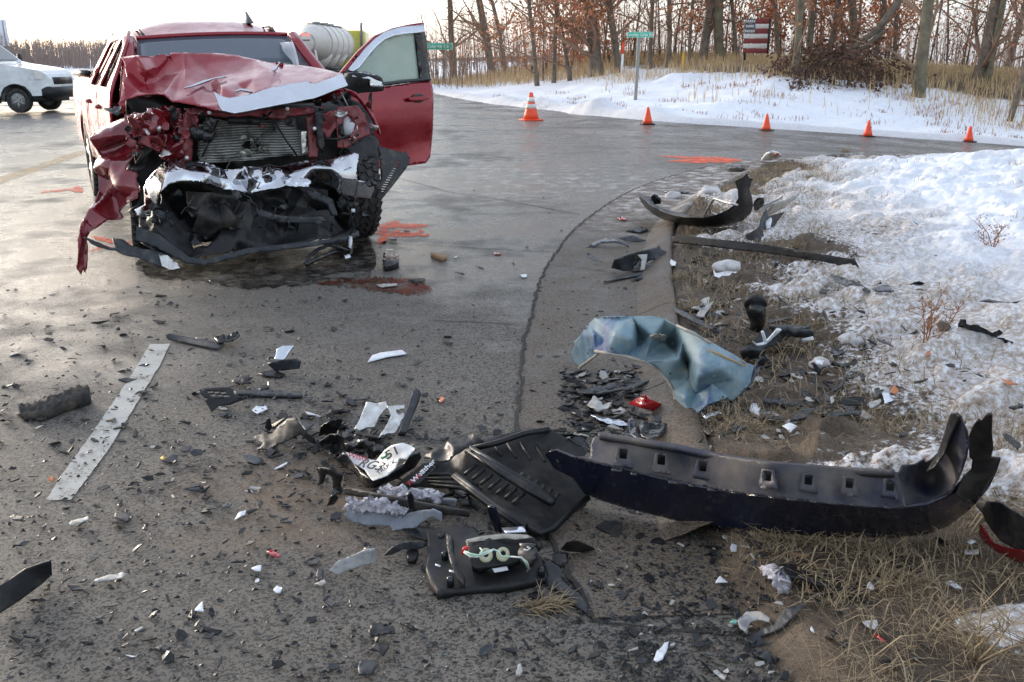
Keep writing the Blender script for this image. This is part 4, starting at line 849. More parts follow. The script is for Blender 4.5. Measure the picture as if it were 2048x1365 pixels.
# open driver door (its own plane, hinged at the front pillar)
HG = twor((1.0, .78, 0)); HE = twor((2.05, 1.16, 0)); dv = (HE - HG) / np.linalg.norm(HE - HG); dn = np.array([dv[1], -dv[0], 0.0])
def DP(off=0.): return ('p', HG + dn * off, dn)
def ds(name, out, m, off=0., V=V1, parent=None, ctrl=None, **k):
    out_ = out; c = ctrl or [(p[0], p[1], 0) for p in out_[::max(1, len(out_) // 6)]]
    return sheet(name, out_, [(p[0], p[1], DP(off + p[2])) for p in c], M[m], parent, V=V, **k)
door = ds('open_door', [(1478, 330), (1520, 400), (1700, 386), (1925, 356), (1936, 400), (1939, 470), (1936, 600), (1928, 690), (1922, 745), (1900, 776), (1800, 790), (1560, 815), (1490, 600)], 'red', parent=truck, step=5, thick=.05,
   ctrl=[(1478, 330, 0), (1700, 386, 0), (1925, 356, 0), (1939, 470, .045), (1700, 480, .045), (1500, 500, .045), (1936, 600, .035), (1700, 610, .035), (1925, 655, .005), (1700, 690, .005), (1900, 776, .03), (1560, 815, .03)])
ds('window_frame', [(1470, 322), (1560, 213), (1650, 130), (1740, 92), (1820, 74), (1890, 64), (1893, 84), (1780, 96), (1690, 122), (1600, 205), (1520, 305), (1500, 330)], 'red', 0, parent=door, step=5, thick=.04)
ds('rain_visor', [(1503, 302), (1545, 250), (1590, 197), (1640, 148), (1690, 112), (1740, 95), (1780, 86), (1890, 74), (1896, 111), (1800, 121), (1740, 130), (1690, 150), (1640, 195), (1600, 245), (1562, 292), (1530, 312)], 'silver_trim', .03, parent=door, step=4, thick=.008, ctrl=[(1503, 302, -.02), (1590, 197, -.02), (1690, 112, -.02), (1890, 74, -.02), (1896, 111, .02), (1690, 150, .02), (1600, 245, .02), (1530, 312, .02)])
M['frost'] = mat('fogged_window', (.36, .43, .36), .22, 0, c2=(.30, .38, .33), vs=4, rv=.08, coat=.3)
ds('window', [(1540, 312), (1600, 240), (1650, 185), (1700, 145), (1760, 126), (1850, 114), (1876, 352), (1690, 385), (1560, 400)], 'frost', -.01, parent=door, step=8, thick=.006)
ds('pillar_trim', [(1846, 115), (1896, 108), (1924, 345), (1872, 356)], 'black_gloss', .012, parent=door, step=8, thick=.02)
ds('belt_moulding', [(1500, 330), (1690, 366), (1800, 354), (1923, 340), (1928, 357), (1800, 371), (1690, 386), (1510, 400)], 'black_gloss', .02, parent=door, step=8, thick=.02)
ds('sail_panel', [(1480, 325), (1510, 300), (1560, 312), (1560, 400), (1500, 395)], 'black_gloss', .018, parent=door, step=8, thick=.02)
hd = ds('handle', [(1320, 905), (1345, 895), (1500, 880), (1530, 888), (1532, 908), (1480, 928), (1400, 938), (1330, 936)], 'red', .075, V=VD, parent=door, step=3, thick=.02)
ds('handle_recess_shade', [(1362, 885), (1385, 865), (1430, 860), (1470, 870), (1488, 895), (1470, 930), (1440, 950), (1390, 950), (1365, 930)], 'black_gloss', .047, V=VD, parent=hd, step=4, thick=.003)  # black sheet paints the shade in the hollow behind the handle
mir = ds('mirror', [(1518, 322), (1560, 318), (1660, 336), (1680, 352), (1687, 372), (1687, 405), (1665, 413), (1600, 418), (1520, 422), (1500, 395), (1508, 350)], 'black_plastic', .25, parent=door, step=5, thick=.16, ctrl=[(1518, 322, .02), (1687, 380, 0), (1520, 422, 0), (1600, 418, .0), (1600, 370, .06)], sm=True)
ds('mirror_cap', [(738, 678), (760, 646), (850, 636), (1000, 666), (1048, 700), (1058, 782), (1040, 792), (930, 788), (924, 712), (840, 695)], 'chrome', .285, V=VD, parent=mir, step=4, thick=.02, ctrl=[(738, 678, 0), (850, 636, -.03), (1048, 700, -.03), (1040, 792, .0), (930, 760, .04), (900, 690, .04)])

# ------------------------------------------------------------------ white van, tanker
def van():
    c = hit(72, 224); Mv = Matrix.Translation((c[0], c[1] + .05, 0)) @ Matrix.Rotation(R(-3), 4, 'Z')
    v = root('panel_van', 'white panel van passing behind the wreck at the left edge', 'van', M=Mv)
    def p2(L): return [(x, z) for x, z in L]
    # side profile, x forward from the front axle
    P = [(-4.6, .32), (-3.95, .32), (-3.55, .34), (-.52, .34), (-.50, .45), (-.46, .60), (-.34, .75), (-.14, .83), (.10, .84), (.30, .78), (.44, .62), (.48, .50), (.94, .52), (.97, .80), (.95, .98), (.86, 1.12), (.70, 1.24), (.30, 1.32), (-.20, 1.39), (-.50, 1.43), (-.78, 1.50), (-1.30, 1.92), (-1.50, 2.06), (-1.8, 2.12), (-4.55, 2.12), (-4.72, 2.0), (-4.74, .5)]
    X, F = tri2d([(x, -z) for x, z in P], .16, 0, 1)
    b = MB(); n = len(X)
    def yw(x, z): return (.98 - .12 * max(0, z - 1.2) ** 1.3 - .28 * float(sstep(.2, .97, x)) ** 2)
    V = [(x, -yw(x, -z), -z) for x, z in X] + [(x, yw(x, -z), -z) for x, z in X]
    E_ = {}
    for f in F:
        for i in range(3): E_[(f[i], f[(i + 1) % 3])] = 1
    S = [(q, p, p + n, q + n) for (p, q) in E_ if (q, p) not in E_]
    mk('body', V, list(F) + [tuple(i + n for i in reversed(f)) for f in F] + S, M['van_white'], v, local=True, smooth=False)
    for y in (-1, 1):
        for x in (0, -3.5): wheel(v, (x, y * .83, .37), r=.37, w_=.24, yaw=R(90), rim_m=M['steel'], tread=False)
        b = MB(); b.add([(-1.38, y * .955, 1.46), (-2.2, y * .955, 1.46), (-2.2, y * .905, 1.92), (-1.62, y * .905, 1.92), (-1.02, y * .955, 1.50)], [(0, 1, 2, 3, 4)] if y > 0 else [(4, 3, 2, 1, 0)]); w_ = mk('side_window', [(q[0], q[1] + y * .02, q[2]) for q in b.V], b.F, M['glass_dark'], v, local=True)
        b = MB(); b.add([(.62, y * .905, .98), (.84, y * .80, 1.0), (.80, y * .80, 1.16), (.60, y * .90, 1.22)], [(0, 1, 2, 3)] if y < 0 else [(3, 2, 1, 0)]); mk('headlight', [(q[0], q[1] + y * .02, q[2]) for q in b.V], b.F, M['cone_band'], v, local=True)
        b = MB(); b.tube([(-1.0, y * 1.0, 1.5), (-1.0, y * 1.18, 1.52)], .03, 6); b.box((-1.0, y * 1.22, 1.58), (.10, .16, .30), bev=.03); mk('mirror', b.V, b.F, M['black_plastic'], v, local=True)
        b = MB(); b.tube([(.455 * math.cos(a), y * .99, .385 + .455 * math.sin(a)) for a in [R(k) for k in range(0, 181, 12)]], .018, 6); b.box((-.62, y * .97, .40), (.25, .03, .22)); mk('arch_trim', b.V, b.F, M['black_plastic'], v, local=True)
    for y in (-1, 1):
        for x0 in (-1.02, -2.28):
            b = MB(); b.tube([(x0, y * .988, .40), (x0, y * .992, 1.2), (x0 + (.0 if x0 < -2 else -.1), y * .965, 1.5)], .008, 4); mk('door_seam', b.V, b.F, M['black_plastic'], v, local=True)
        b = MB(); b.box((-2.1, y * 1.0, 1.12), (.18, .03, .05), bev=.01); mk('door_handle', b.V, b.F, M['black_plastic'], v, local=True)
        b = MB(); b.tube([(-4.6, y * .985, .78), (-.6, y * .992, .78)], .02, 4); mk('rub_strip', b.V, b.F, M['black_plastic'], v, local=True)
    b = MB(); b.box((.95, 0, .93), (.06, 1.1, .22), bev=.02); mk('grille', b.V, b.F, M['black_gloss'], v, local=True)
    b = MB(); b.box((.82, 0, .60), (.42, 1.66, .34), bev=.08); mk('front_bumper', b.V, b.F, M['black_plastic'], v, local=True)
    b = MB(); b.box((-1.9, 0, .42), (5.2, 1.5, .2)); mk('underbody', b.V, b.F, M['black_plastic'], v, local=True)
    b = MB(); b.add([(-.80, -.80, 1.52), (-.80, .80, 1.52), (-1.40, .74, 2.01), (-1.40, -.74, 2.01)], [(0, 1, 2, 3)]); mk('windshield', [(q[0] + .02, q[1], q[2] + .02) for q in b.V], b.F, M['glass_dark'], v, local=True)
van()
def tanker():
    Mt = Matrix.Translation((-11.55, 54.5, 0)) @ Matrix.Rotation(-.045, 4, 'Z')     # y runs forward along the tanker
    t = root('tanker_truck', 'off-white bulk tanker with lime cab driving away on the highway', 'truck', M=Mt)
    A = Matrix.Translation((0, 0, 2.50)) @ Matrix.Rotation(R(-90), 4, 'X')
    b = MB(); b.lathe([(.001, 0), (.42, .02), (.52, .08), (.55, .16), (.80, .75), (.98, 1.35), (1.05, 1.9), (1.06, 4.0), (1.06, 8.0), (.8, 9.2), (.4, 9.6), (.001, 9.65)], 28, A); tk = mk('tank', b.V, b.F, M['tank'], t, local=True)
    for yy in (1.9, 3.4, 4.9, 6.4, 7.9):
        b = MB(); b.lathe([(1.06, yy - .04), (1.09, yy - .03), (1.09, yy + .03), (1.06, yy + .04)], 28, A, close=True); mk('hoop', b.V, b.F, M['tank'], tk, local=True)
    b = MB(); b.lathe([(.50, -.02), (.53, .0), (.50, .03)], 24, A, close=True); mk('end_ring', b.V, b.F, M['steel'], tk, local=True)
    b = MB(); b.box((0, -.035, 2.62), (.42, .01, .05)); mk('lettering', b.V, b.F, M['grey_plastic'], tk, local=True)
    b = MB()
    for x in (-.34, .34): b.tube([(x, 1.6, 3.58), (x, 8, 3.58)], .025, 5)
    b.box((0, 5, 3.57), (.6, 6.5, .03)); 
    for yy in (2.5, 4.2, 6): b.lathe([(.25, 3.55), (.25, 3.68), (.2, 3.70)], 14, Matrix.Translation((0, yy, 0)))
    mk('walkway', b.V, b.F, M['steel'], tk, local=True)
    for yy in (2.4, 4.4, 6.4):
        b = MB(); b.lathe([(.95, 1.85), (.60, 1.30), (.18, .95), (.15, .75)], 16, Matrix.Translation((0, yy, 0))); mk('hopper', b.V, b.F, M['tank'], t, local=True)
    for s in (-1, 1):
        b = MB(); b.tube([(s * .45, .12, 2.1), (s * .62, .18, 1.1)], .07, 6); mk('stay', b.V, b.F, M['tank'], t, local=True)
        b = MB(); b.box((s * .62, .0, 1.02), (.34, .06, .14), bev=.02); mk('tail_lamp', b.V, b.F, M['lamp_red'], t, local=True)
        b = MB(); b.box((s * .15, .0, 2.95), (.16, .04, .07), bev=.02); mk('marker_lamp', b.V, b.F, M['lamp_red'], t, local=True)
        for yy in (1.3, 2.7): wheel(t, (s * .85, yy, .5), r=.5, w_=.5, yaw=0, rim_m=M['steel'], tread=False)
        wheel(t, (s * .85, 9.5, .5), r=.5, w_=.5, rim_m=M['steel'], tread=False); wheel(t, (s * .95, 13.2, .5), r=.5, w_=.3, rim_m=M['steel'], tread=False)
    b = MB(); b.box((0, .1, .95), (2.3, .16, .22), bev=.02); b.box((0, 5, 1.08), (1.0, 10, .2)); b.box((0, 10.5, .8), (.9, 6, .2)); mk('frame', b.V, b.F, M['black_plastic'], t, local=True)
    b = MB(); b.box((0, 11.3, 2.2), (2.4, 1.9, 2.5), bev=.15); b.box((0, 13.2, 1.6), (2.1, 2.0, 1.3), bev=.2); cb_ = mk('cab', b.V, b.F, M['lime'], t, local=True)
    for s in (-1, 1):
        b = MB(); b.tube([(s * 1.1, 10.2, 1.0), (s * 1.1, 10.2, 3.7), (s * 1.15, 10.1, 3.9)], .09, 8); mk('exhaust_stack', b.V, b.F, M['steel'], cb_, local=True)
        b = MB(); b.box((s * 1.5, 12.0, 2.5), (.25, .12, .6), bev=.04); mk('mirror', b.V, b.F, M['lime'], cb_, local=True)
tanker()
# ------------------------------------------------------------------ signs, posts, cones
def text(name, s, size, m, parent, Mw, ext=.002, xs=1.0):
    cu = bpy.data.curves.new(name, 'FONT'); cu.body = s; cu.size = size; cu.align_x = 'CENTER'; cu.align_y = 'CENTER'; cu.extrude = ext; cu.offset = size * .012
    cu.materials.append(m); tmp = bpy.data.objects.new('tmp_text', cu); col.objects.link(tmp); dg = bpy.context.evaluated_depsgraph_get()
    me = bpy.data.meshes.new_from_object(tmp.evaluated_get(dg)); bpy.data.objects.remove(tmp); me.name = name
    o = bpy.data.objects.new(name, me); col.objects.link(o)
    if not me.materials: me.materials.append(m)
    o.matrix_basis = FR[parent.name].inverted() @ Mw @ Matrix.Diagonal((xs, 1, 1, 1)) if parent else Mw
    if parent: o.parent = parent
    return o
def upright(p, rz=0): return Matrix.Translation(p) @ Matrix.Rotation(rz, 4, 'Z') @ Matrix.Rotation(R(90), 4, 'X')
def street_sign(label, base_px, board, txt, post_r, posts, pm, tsz, back=.012):
    b0 = hit(*base_px); dpt = ('p', b0, np.array([0, 1., 0]))
    r0 = root('road_sign', label, 'sign', tuple(b0))
    q = [at(x, y, dpt) for x, y in ((board[0], board[1]), (board[2], board[3]))]
    cx, cz, w_, h_ = (q[0][0] + q[1][0]) / 2, (q[0][2] + q[1][2]) / 2, q[1][0] - q[0][0], q[0][2] - q[1][2]
    for (bx, by, tx, ty) in posts:
        a = hit(bx, by); a = np.array([a[0], b0[1] + .06, H(a[0], b0[1]) - .2]); c = at(tx, ty, dpt); b = MB(); b.tube([a, (c[0], b0[1] + .06, c[2])], post_r, 4 if post_r > .04 else 6); mk('post', b.V, b.F, pm, r0, smooth=False)
    b = MB(); b.box((cx, b0[1] - .01, cz), (w_, .012, h_), bev=.004); bo = mk('board', b.V, b.F, M['sign_green'], r0)
    t_ = min(.02, h_ * .06)
    b = MB(); b.box((cx, b0[1] - .019, cz + h_ / 2 - t_), (w_ * .98, .003, t_)); b.box((cx, b0[1] - .019, cz - h_ / 2 + t_), (w_ * .98, .003, t_)); b.box((cx - w_ * .49 + t_ / 2, b0[1] - .0185, cz), (t_, .003, h_ * .95)); b.box((cx + w_ * .49 - t_ / 2, b0[1] - .0185, cz), (t_, .003, h_ * .95)); mk('border', b.V, b.F, M['sign_white'], bo)
    text('lettering', txt, h_ * tsz, M['sign_white'], r0, upright((cx, b0[1] - .022, cz)), xs=1.0)
street_sign('green county name sign on thin posts behind the open truck door', (892, 168), (846, 86, 906, 100), 'Columbia Co', .03, [(892, 168, 892, 90), (858, 166, 858, 90)], M['steel'], .60)
street_sign('green street name sign on a grey post on the snowy bank', (1271, 198), (1254, 64, 1305, 75.5), 'County Line Rd', .075, [(1271, 198, 1279, 72)], M['wood_post'], .80)
def post(label, base, top, r_, bands, name='marker_post'):
    a = hit(*base); d_ = ('p', a, np.array([0, 1., 0])); c = at(*top, d_); a = a - np.array([0, 0, .15])
    r0 = root(name, label, 'post', tuple(a))
    for (t0, t1, m_) in bands:
        b = MB(); b.tube([a + (c - a) * t0, a + (c - a) * t1], r_, 8); mk('post_band', b.V, b.F, m_, r0)
post('white marker post with a tall orange top beside the street name sign', (1243, 152), (1247, 84), .055, [(0, .68, M['white']), (.68, 1, M['cone'])])
post('short yellow marker post in the snow left of the flag board', (1366, 143), (1367, 106), .05, [(0, 1, M['yellow'])])
post('far thin white stake in the grass, left one of two', (1313, 97), (1313, 83), .035, [(0, 1, M['white'])]); post('far thin white stake in the grass, right one of two', (1326, 96), (1326, 84), .035, [(0, 1, M['white'])])
a = hit(8, 135); d_ = ('p', a, np.array([0, 1., 0])); r0 = root('road_sign', 'white backed road sign on a post behind the van', 'sign', tuple(a))
q0, q1 = at(-14, 39, d_), at(20, 93, d_); b = MB(); b.box(((q0[0] + q1[0]) / 2, a[1], (q0[2] + q1[2]) / 2), (q1[0] - q0[0], .02, q0[2] - q1[2]), bev=.01); mk('board', b.V, b.F, M['white_plastic'], r0)
q0 = at(5, 42, d_); b = MB(); b.tube([(q0[0] + .05, a[1] - .07, H(a[0], a[1]) - .2), (q0[0], a[1] - .07, q0[2])], .08, 6); mk('post', b.V, b.F, M['wood_post'], r0)
def cone(label, px, py, hpx, big, tilt=0):
    d = ray(px, py); h_ = .71 if big else .457
    t = h_ * FPX / hpx; p = EYE + d * t                       # distance from its known height
    p[2] = road_z(p[0], p[1])
    t = (p[2] - CH) / d[2]; p = EYE + d * t
    for _ in range(12): t = (float(road_z(p[0], p[1])) - CH) / d[2]; p = EYE + d * t
    s = hpx * t / FPX / h_
    c = root('traffic_cone', label, 'traffic cone', (p[0], p[1], float(road_z(p[0], p[1]))), rng.uniform(0, 1), 'cones along the side road')
    b = MB(); r1 = .135 * h_ / .457 * s; hh = h_ * s
    def pr(k0, k1, n=5): return [(r1 * (1 - .80 * (k0 + (k1 - k0) * i / n)), .03 + (hh - .03) * (k0 + (k1 - k0) * i / n)) for i in range(n + 1)]
    b.lathe(pr(0, 1) + [(r1 * .12, hh * .99)], 24); body = mk('body', b.V, b.F, M['cone'], c, local=True)
    b = MB(); b.box((0, 0, .015), (r1 * 2.5, r1 * 2.5, .03), bev=.012); mk('base', b.V, b.F, M['cone'] if big else M['black_plastic'], c, local=True)
    if big:
        for k0, k1 in ((.40, .57), (.64, .82)):
            b = MB(); b.lathe([(x + .004, z) for x, z in pr(k0, k1, 2)], 24); mk('reflective_band', b.V, b.F, M['cone_band'], body, local=True)
cone('tall orange traffic cone with two pale bands near the road corner', 1062, 241, 54, True)
cone('small orange cone with black base right of the banded cone', 1295, 249.5, 34, False); cone('small orange cone third from the left below the flag board', 1532, 262, 32.5, False)
cone('small orange cone fourth from the left below the brush pile', 1735, 274, 32, False); cone('rightmost small orange cone on the side road', 1937, 284.5, 31, False)
def onbank(px, py, cap=43.0):
    a = hit(px, py)
    if a[1] > cap: d = ray(px, py); a = EYE + d * (cap / d[1]); a[2] = H(a[0], a[1])
    return a
def flag_board():
    a = onbank(1512, 112, 37.0); d_ = ('p', a, np.array([0, 1., 0])); A_, B_ = at(1490, 38, d_), at(1533, 107, d_)
    r0 = root('flag_board', 'painted plank flag with red and white stripes standing in the grass', 'sign', tuple(a)); w_ = B_[0] - A_[0]; h_ = A_[2] - B_[2]; ph = h_ / 7
    mr = mat('barn_red_plank', (.21, .035, .035), .8, 0, vs=14, bump=.4, bs=30); mw = mat('whitewashed_plank', (.62, .58, .52), .8, 0, c2=(.48, .44, .39), vs=14, bump=.4, bs=30); mb_ = mat('slate_blue_plank', (.10, .125, .16), .8, 0, vs=14, bump=.4, bs=30)
    for i in range(7):
        z = A_[2] - ph * (i + .5); x0 = A_[0] + (w_ * .45 if i < 3 else 0)
        b = MB(); b.box(((x0 + B_[0]) / 2 + rng.uniform(-.01, .01), a[1] + rng.uniform(-.008, .008), z), (B_[0] - x0, .04, ph * .93), bev=.008); mk('plank', b.V, b.F, mr if i % 2 == 0 else mw, r0)
        if i < 3:
            b = MB(); b.box((A_[0] + w_ * .222, a[1] - .012, z), (w_ * .44, .04, ph * .93), bev=.008); pk = mk('plank', b.V, b.F, mb_, r0)
            for k in range(5 - (i == 1)):
                cx = A_[0] + w_ * (.05 + .085 * k + (.04 if i == 1 else 0)); P = []
                for j in range(10):
                    rr_ = (.055 if j % 2 == 0 else .024); an = R(90 + 36 * j); P.append((cx + rr_ * math.cos(an), a[1] - .036, z + rr_ * 1.2 * math.sin(an)))
                P.append((cx, a[1] - .037, z)); mk('star', P, [(10, (j + 1) % 10, j) for j in range(10)], mw, pk, smooth=False)
    b = MB(); b.box((B_[0] + .04, a[1] + .05, (A_[2] + B_[2]) / 2), (.08, .10, h_ * 1.02), bev=.01); b.box((A_[0] + .1, a[1] + .06, (A_[2] + B_[2]) / 2 - .2), (.08, .06, h_ * 1.1), bev=.01); mk('frame', b.V, b.F, M['black_plastic'], r0)
flag_board()

# ------------------------------------------------------------------ trees
def quads(mb, p, s, rr):
    d = Vector((rr.uniform(-1, 1), rr.uniform(-1, 1), rr.uniform(-.9, .5))).normalized(); u = d.orthogonal().normalized(); u = Matrix.Rotation(rr.uniform(0, 6.3), 3, d) @ u; v = d.cross(u)
    n = len(mb.V); mb.V += [tuple(p - u * s), tuple(p + v * s * .55), tuple(p + u * s), tuple(p - v * s * .55)]; mb.F.append([n, n + 1, n + 2, n + 3])
def grow(mt, mb, ml, p, d, L, r, lvl, rr, leaf, sides, droop, kmax):
    k = 5 if lvl < 2 else 3; P = [Vector(p)]; rs = [r]
    for i in range(k):
        d = (d + Vector((rr.uniform(-1, 1), rr.uniform(-1, 1), rr.uniform(-.7, .9) - droop)) * (.07 if lvl == 0 else .24)).normalized()
        P.append(P[-1] + d * (L / k)); rs.append(r * (1 - (.38 if lvl == 0 else .72) * (i + 1) / k))
    (mt if lvl <= 0 else mb).tube(P, rs, sides[min(lvl, 3)], cap=False)
    if lvl >= kmax:
        if leaf:
            for _ in range(leaf): quads(ml, P[rr.randint(1, k)] + Vector((rr.gauss(0, .14), rr.gauss(0, .14), rr.gauss(0, .12))), rr.uniform(.055, .105), rr)
        return
    nb = (16, 7, 5, 4)[min(lvl, 3)]
    for j in range(nb):
        t = rr.uniform(.10 if lvl == 0 else .25, 1); i = min(int(t * k), k - 1); q = P[i].lerp(P[i + 1], t * k - i)
        out = Vector((rr.uniform(-1, 1), rr.uniform(-1, 1), rr.uniform(-.25, .75))).normalized()
        nd = (d * (.45 if lvl == 0 else .6) + out).normalized()
        grow(mt, mb, ml, q, nd, L * rr.uniform(.26, .48) * (1.15 - .5 * t if lvl == 0 else 1.1), rs[i] * rr.uniform(.28, .48), lvl + 1, rr, leaf, sides, droop, kmax)
def tree(label, base, top, wpx, leaf=0, hgt=8.5, bark='bark', seed=1, kmax=2, name='oak_tree', group='trees on the bank', pos=None, rad=None, lean=None, droop=.12):
    rr = random.Random(seed * 13 + 5)
    if pos is None:
        a = onbank(*base, 43.0 if base[0] > 1050 else 66.0); d_ = ('p', a, np.array([0, 1., 0])); c = at(*top, d_); d = Vector(c - a).normalized(); rad = wpx / 2 * a[1] / FPX
    else: a = np.array([pos[0], pos[1], H(*pos)]); d = Vector(lean or (0, 0, 1)).normalized()
    a = a - np.array([0, 0, .25]); r0 = root(name, label, 'tree', tuple(a), group=group)
    mt, mb, ml = MB(), MB(), MB()
    grow(mt, mb, ml, Vector(a), d, hgt, rad, 0, rr, leaf, (9, 5, 3, 3), droop, kmax)
    mt.tube([Vector(a) + Vector((0, 0, -.1)), Vector(a) + d * .35, Vector(a) + d * .9], [rad * 1.5, rad * 1.14, rad * .98], 9, cap=False)
    mk('trunk', mt.V, mt.F, M[bark], r0); cr_ = mk('crown', mb.V, mb.F, M['twig'], r0)
    if ml.F: mk('leaves', ml.V, ml.F, M['leaf'], cr_, smooth=False)
TR = [('thick grey oak trunk left of the street name sign', (1195, 124), (1189, 0), 27, 6, 'bark'), ('straight mossy oak trunk left of the flag board', (1440, 122), (1444, 0), 19, 0, 'bark_green'),
      ('slim mossy oak standing between the flag board and the brush pile', (1588, 156), (1607, 0), 15, 3, 'bark_green'), ('thick mossy oak leaning right beyond the brush pile', (1835, 190), (1872, 0), 23, 0, 'bark_green'),
      ('stout oak at the right with a slim stem beside it', (1955, 168), (1986, 0), 23, 0, 'bark'), ('slim stem close beside the stout right-hand oak', (1972, 172), (2010, 0), 12, 2, 'bark_green'),
      ('thin sapling leaning out at the right edge above the road', (2016, 243), (2062, 110), 10, 0, 'bark'), ('grey oak leaning left just behind the orange-topped marker post', (1240, 96), (1226, 0), 15, 0, 'bark'),
      ('dark oak leaning right, left neighbour of the straight mossy trunk', (1404, 98), (1421, 0), 17, 0, 'bark'), ('slim dark oak behind the street name sign board', (1300, 97), (1303, 0), 9, 0, 'bark'),
      ('slim forked oak right of the street name sign', (1338, 98), (1345, 0), 10, 4, 'bark'), ('thin dark oak above the short yellow post', (1380, 98), (1383, 0), 7, 0, 'bark'),
      ('gnarled oak with spreading limbs above the county name sign', (908, 112), (893, 0), 13, 0, 'bark'), ('stout oak right of the county name sign', (985, 122), (962, 0), 16, 2, 'bark'),
      ('slim oak second right of the county name sign', (1010, 122), (1003, 0), 9, 0, 'bark'), ('slim dark oak over the tall banded cone', (1075, 120), (1070, 0), 9, 0, 'bark'),
      ('slender oak between the banded cone and the thick grey trunk', (1108, 116), (1112, 0), 9, 11, 'bark'), ('leafy russet oak just left of the thick grey trunk', (1142, 120), (1128, 0), 9, 20, 'bark'),
      ('dark oak right beside the flag board', (1560, 105), (1545, 0), 10, 14, 'bark'), ('cut grey stump-like trunk right of the flag board', (1617, 112), (1622, 0), 14, 10, 'bark'),
      ('slim oak left of the brush pile top', (1655, 108), (1668, 0), 11, 13, 'bark'), ('dark leaning oak over the brush pile', (1722, 106), (1700, 0), 17, 12, 'bark'),
      ('thin oak right of the dark leaning oak', (1752, 108), (1775, 0), 10, 10, 'bark'), ('slim oak behind the right end of the brush pile', (1790, 112), (1800, 0), 9, 5, 'bark'), ('dark crooked oak at the far right behind the grass', (2015, 122), (2042, 0), 12, 3, 'bark'), ('russet oak above the flag board with clinging leaves', (1478, 103), (1470, 0), 8, 15, 'bark')]
for i, (lb, ba, tp, w_, lf, bk) in enumerate(TR): tree(lb, ba, tp, w_, lf, bark=bk, seed=i + 1, kmax=3 if lf == 0 else 2, hgt=rng.uniform(7, 9.5))
# saplings and shrubs under the oaks
SPOT = ['left of the county name sign', 'right of the county name sign', 'above the tall banded cone', 'left of the thick grey trunk', 'around the street name sign', 'left of the flag board', 'right of the flag board', 'behind the brush pile', 'right of the brush pile', 'at the far right']
rr = random.Random(5); ORD = ['first', 'second', 'third', 'fourth', 'fifth', 'sixth', 'seventh', 'eighth', 'ninth', 'tenth', 'eleventh', 'twelfth']; CNT = {}
for i in range(60):
    px = 862 + i * 20.0 + rr.uniform(-9, 9); k = int(np.searchsorted([870, 1000, 1090, 1180, 1330, 1480, 1570, 1740, 1900], px)); base = hit(px, rr.uniform(104, 124) if px < 1800 else rr.uniform(118, 150))
    y_ = (min(base[1], 46) if px > 1050 else max(min(base[1], 72), 63)) + rr.uniform(0, 6); x_ = base[0] * y_ / base[1]
    CNT[k] = CNT.get(k, -1) + 1; lb = ORD[CNT[k]] + ' thin sapling from the left in the thicket ' + SPOT[k]
    tree(lb, None, None, 0, leaf=rr.choice([0, 0, 1, 2]) if not 1040 < px < 1230 and not 1440 < px < 1800 else rr.choice([2, 4, 7]), hgt=rr.uniform(3.4, 5.5), seed=100 + i, kmax=2, name='sapling', group='saplings ' + SPOT[k], pos=(x_, y_), rad=rr.uniform(.025, .06), lean=(rr.uniform(-.15, .15), 0, 1), droop=-.1)
# brush pile with a broken limb
M['brush'] = mat('dark_dead_twigs', (.075, .052, .040), .95, 0, c2=(.04, .03, .024), vs=3); M['brush_leaf'] = mat('dark_dead_leaves', (.12, .055, .032), .9, 0, c2=(.07, .035, .022), vs=3)
def brush():
    a = hit(1690, 165); r0 = root('brush_pile', 'dark tangled brush pile of broken oak limbs on the snowy bank', 'brush', tuple(a)); rr = random.Random(9)
    c = hit(1700, 150)
    mt, mb, ml = MB(), MB(), MB()
    d_ = ('p', c, np.array([0, 1., 0]))
    for (P, r_) in (([(1640, 158), (1700, 100), (1752, 62), (1800, 0)], .13), ([(1600, 140), (1660, 118), (1730, 95), (1770, 60)], .08), ([(1650, 180), (1690, 130), (1720, 95)], .06)):
        mt.tube([at(x, y, d_) for x, y in P], [r_ * .55, r_ * .7, r_ * .9, r_][-len(P):], 7)
    mk('limb', mt.V, mt.F, M['bark'], r0)
    for k in range(110):
        px, py = rr.uniform(1595, 1790), rr.uniform(120, 168); p = hit(px, py + 8); q = Vector(p) + Vector((0, rr.uniform(-.6, .9), rr.uniform(.0, .75)))
        grow(mt, mb, ml, q, Vector((rr.uniform(-1, 1), rr.uniform(-.6, .4), rr.uniform(-.9, .35))).normalized(), rr.uniform(.7, 1.7), rr.uniform(.012, .03), 1, rr, 1, (5, 4, 3, 3), .25, 3)
    mk('twigs', mb.V, mb.F, M['brush'], r0, kind='stuff'); mk('dead_leaves', ml.V, ml.F, M['brush_leaf'], r0, smooth=False, kind='stuff')
brush()
# far woods: masses nobody could count
def mass(name, n, fn, label, m, seed, twigs=7):
    rr = random.Random(seed); b = MB()
    for _ in range(n):
        x, y, h_, r_ = fn(rr); z = H(x, y) - .2; p = Vector((x, y, z)); top = p + Vector((rr.uniform(-.1, .1) * h_, 0, h_))
        b.tube([p, p.lerp(top, .5) + Vector((rr.uniform(-.04, .04) * h_, 0, 0)), top], [r_, r_ * .7, r_ * .15], 3, cap=False)
        for k in range(twigs):
            t = rr.uniform(.2, .95); q = p.lerp(top, t); e = q + Vector((rr.uniform(-1, 1) * .22, rr.uniform(-.2, .2), rr.uniform(.05, .30))) * h_ * (1.1 - t * .6); b.tube([q, q.lerp(e, .5) + Vector((0, 0, -.02 * h_)), e], [r_ * .4, r_ * .25, r_ * .08], 3, cap=False)
    return mk(name, b.V, b.F, m, kind='stuff', label=label, cat='woods')
M['haze_tinted_twig'] = mat('haze_painted_far_twigs', (.34, .26, .22), 1, 0, c2=(.25, .19, .165), vs=.08)  # distance haze is painted into the twigs as a paler colour
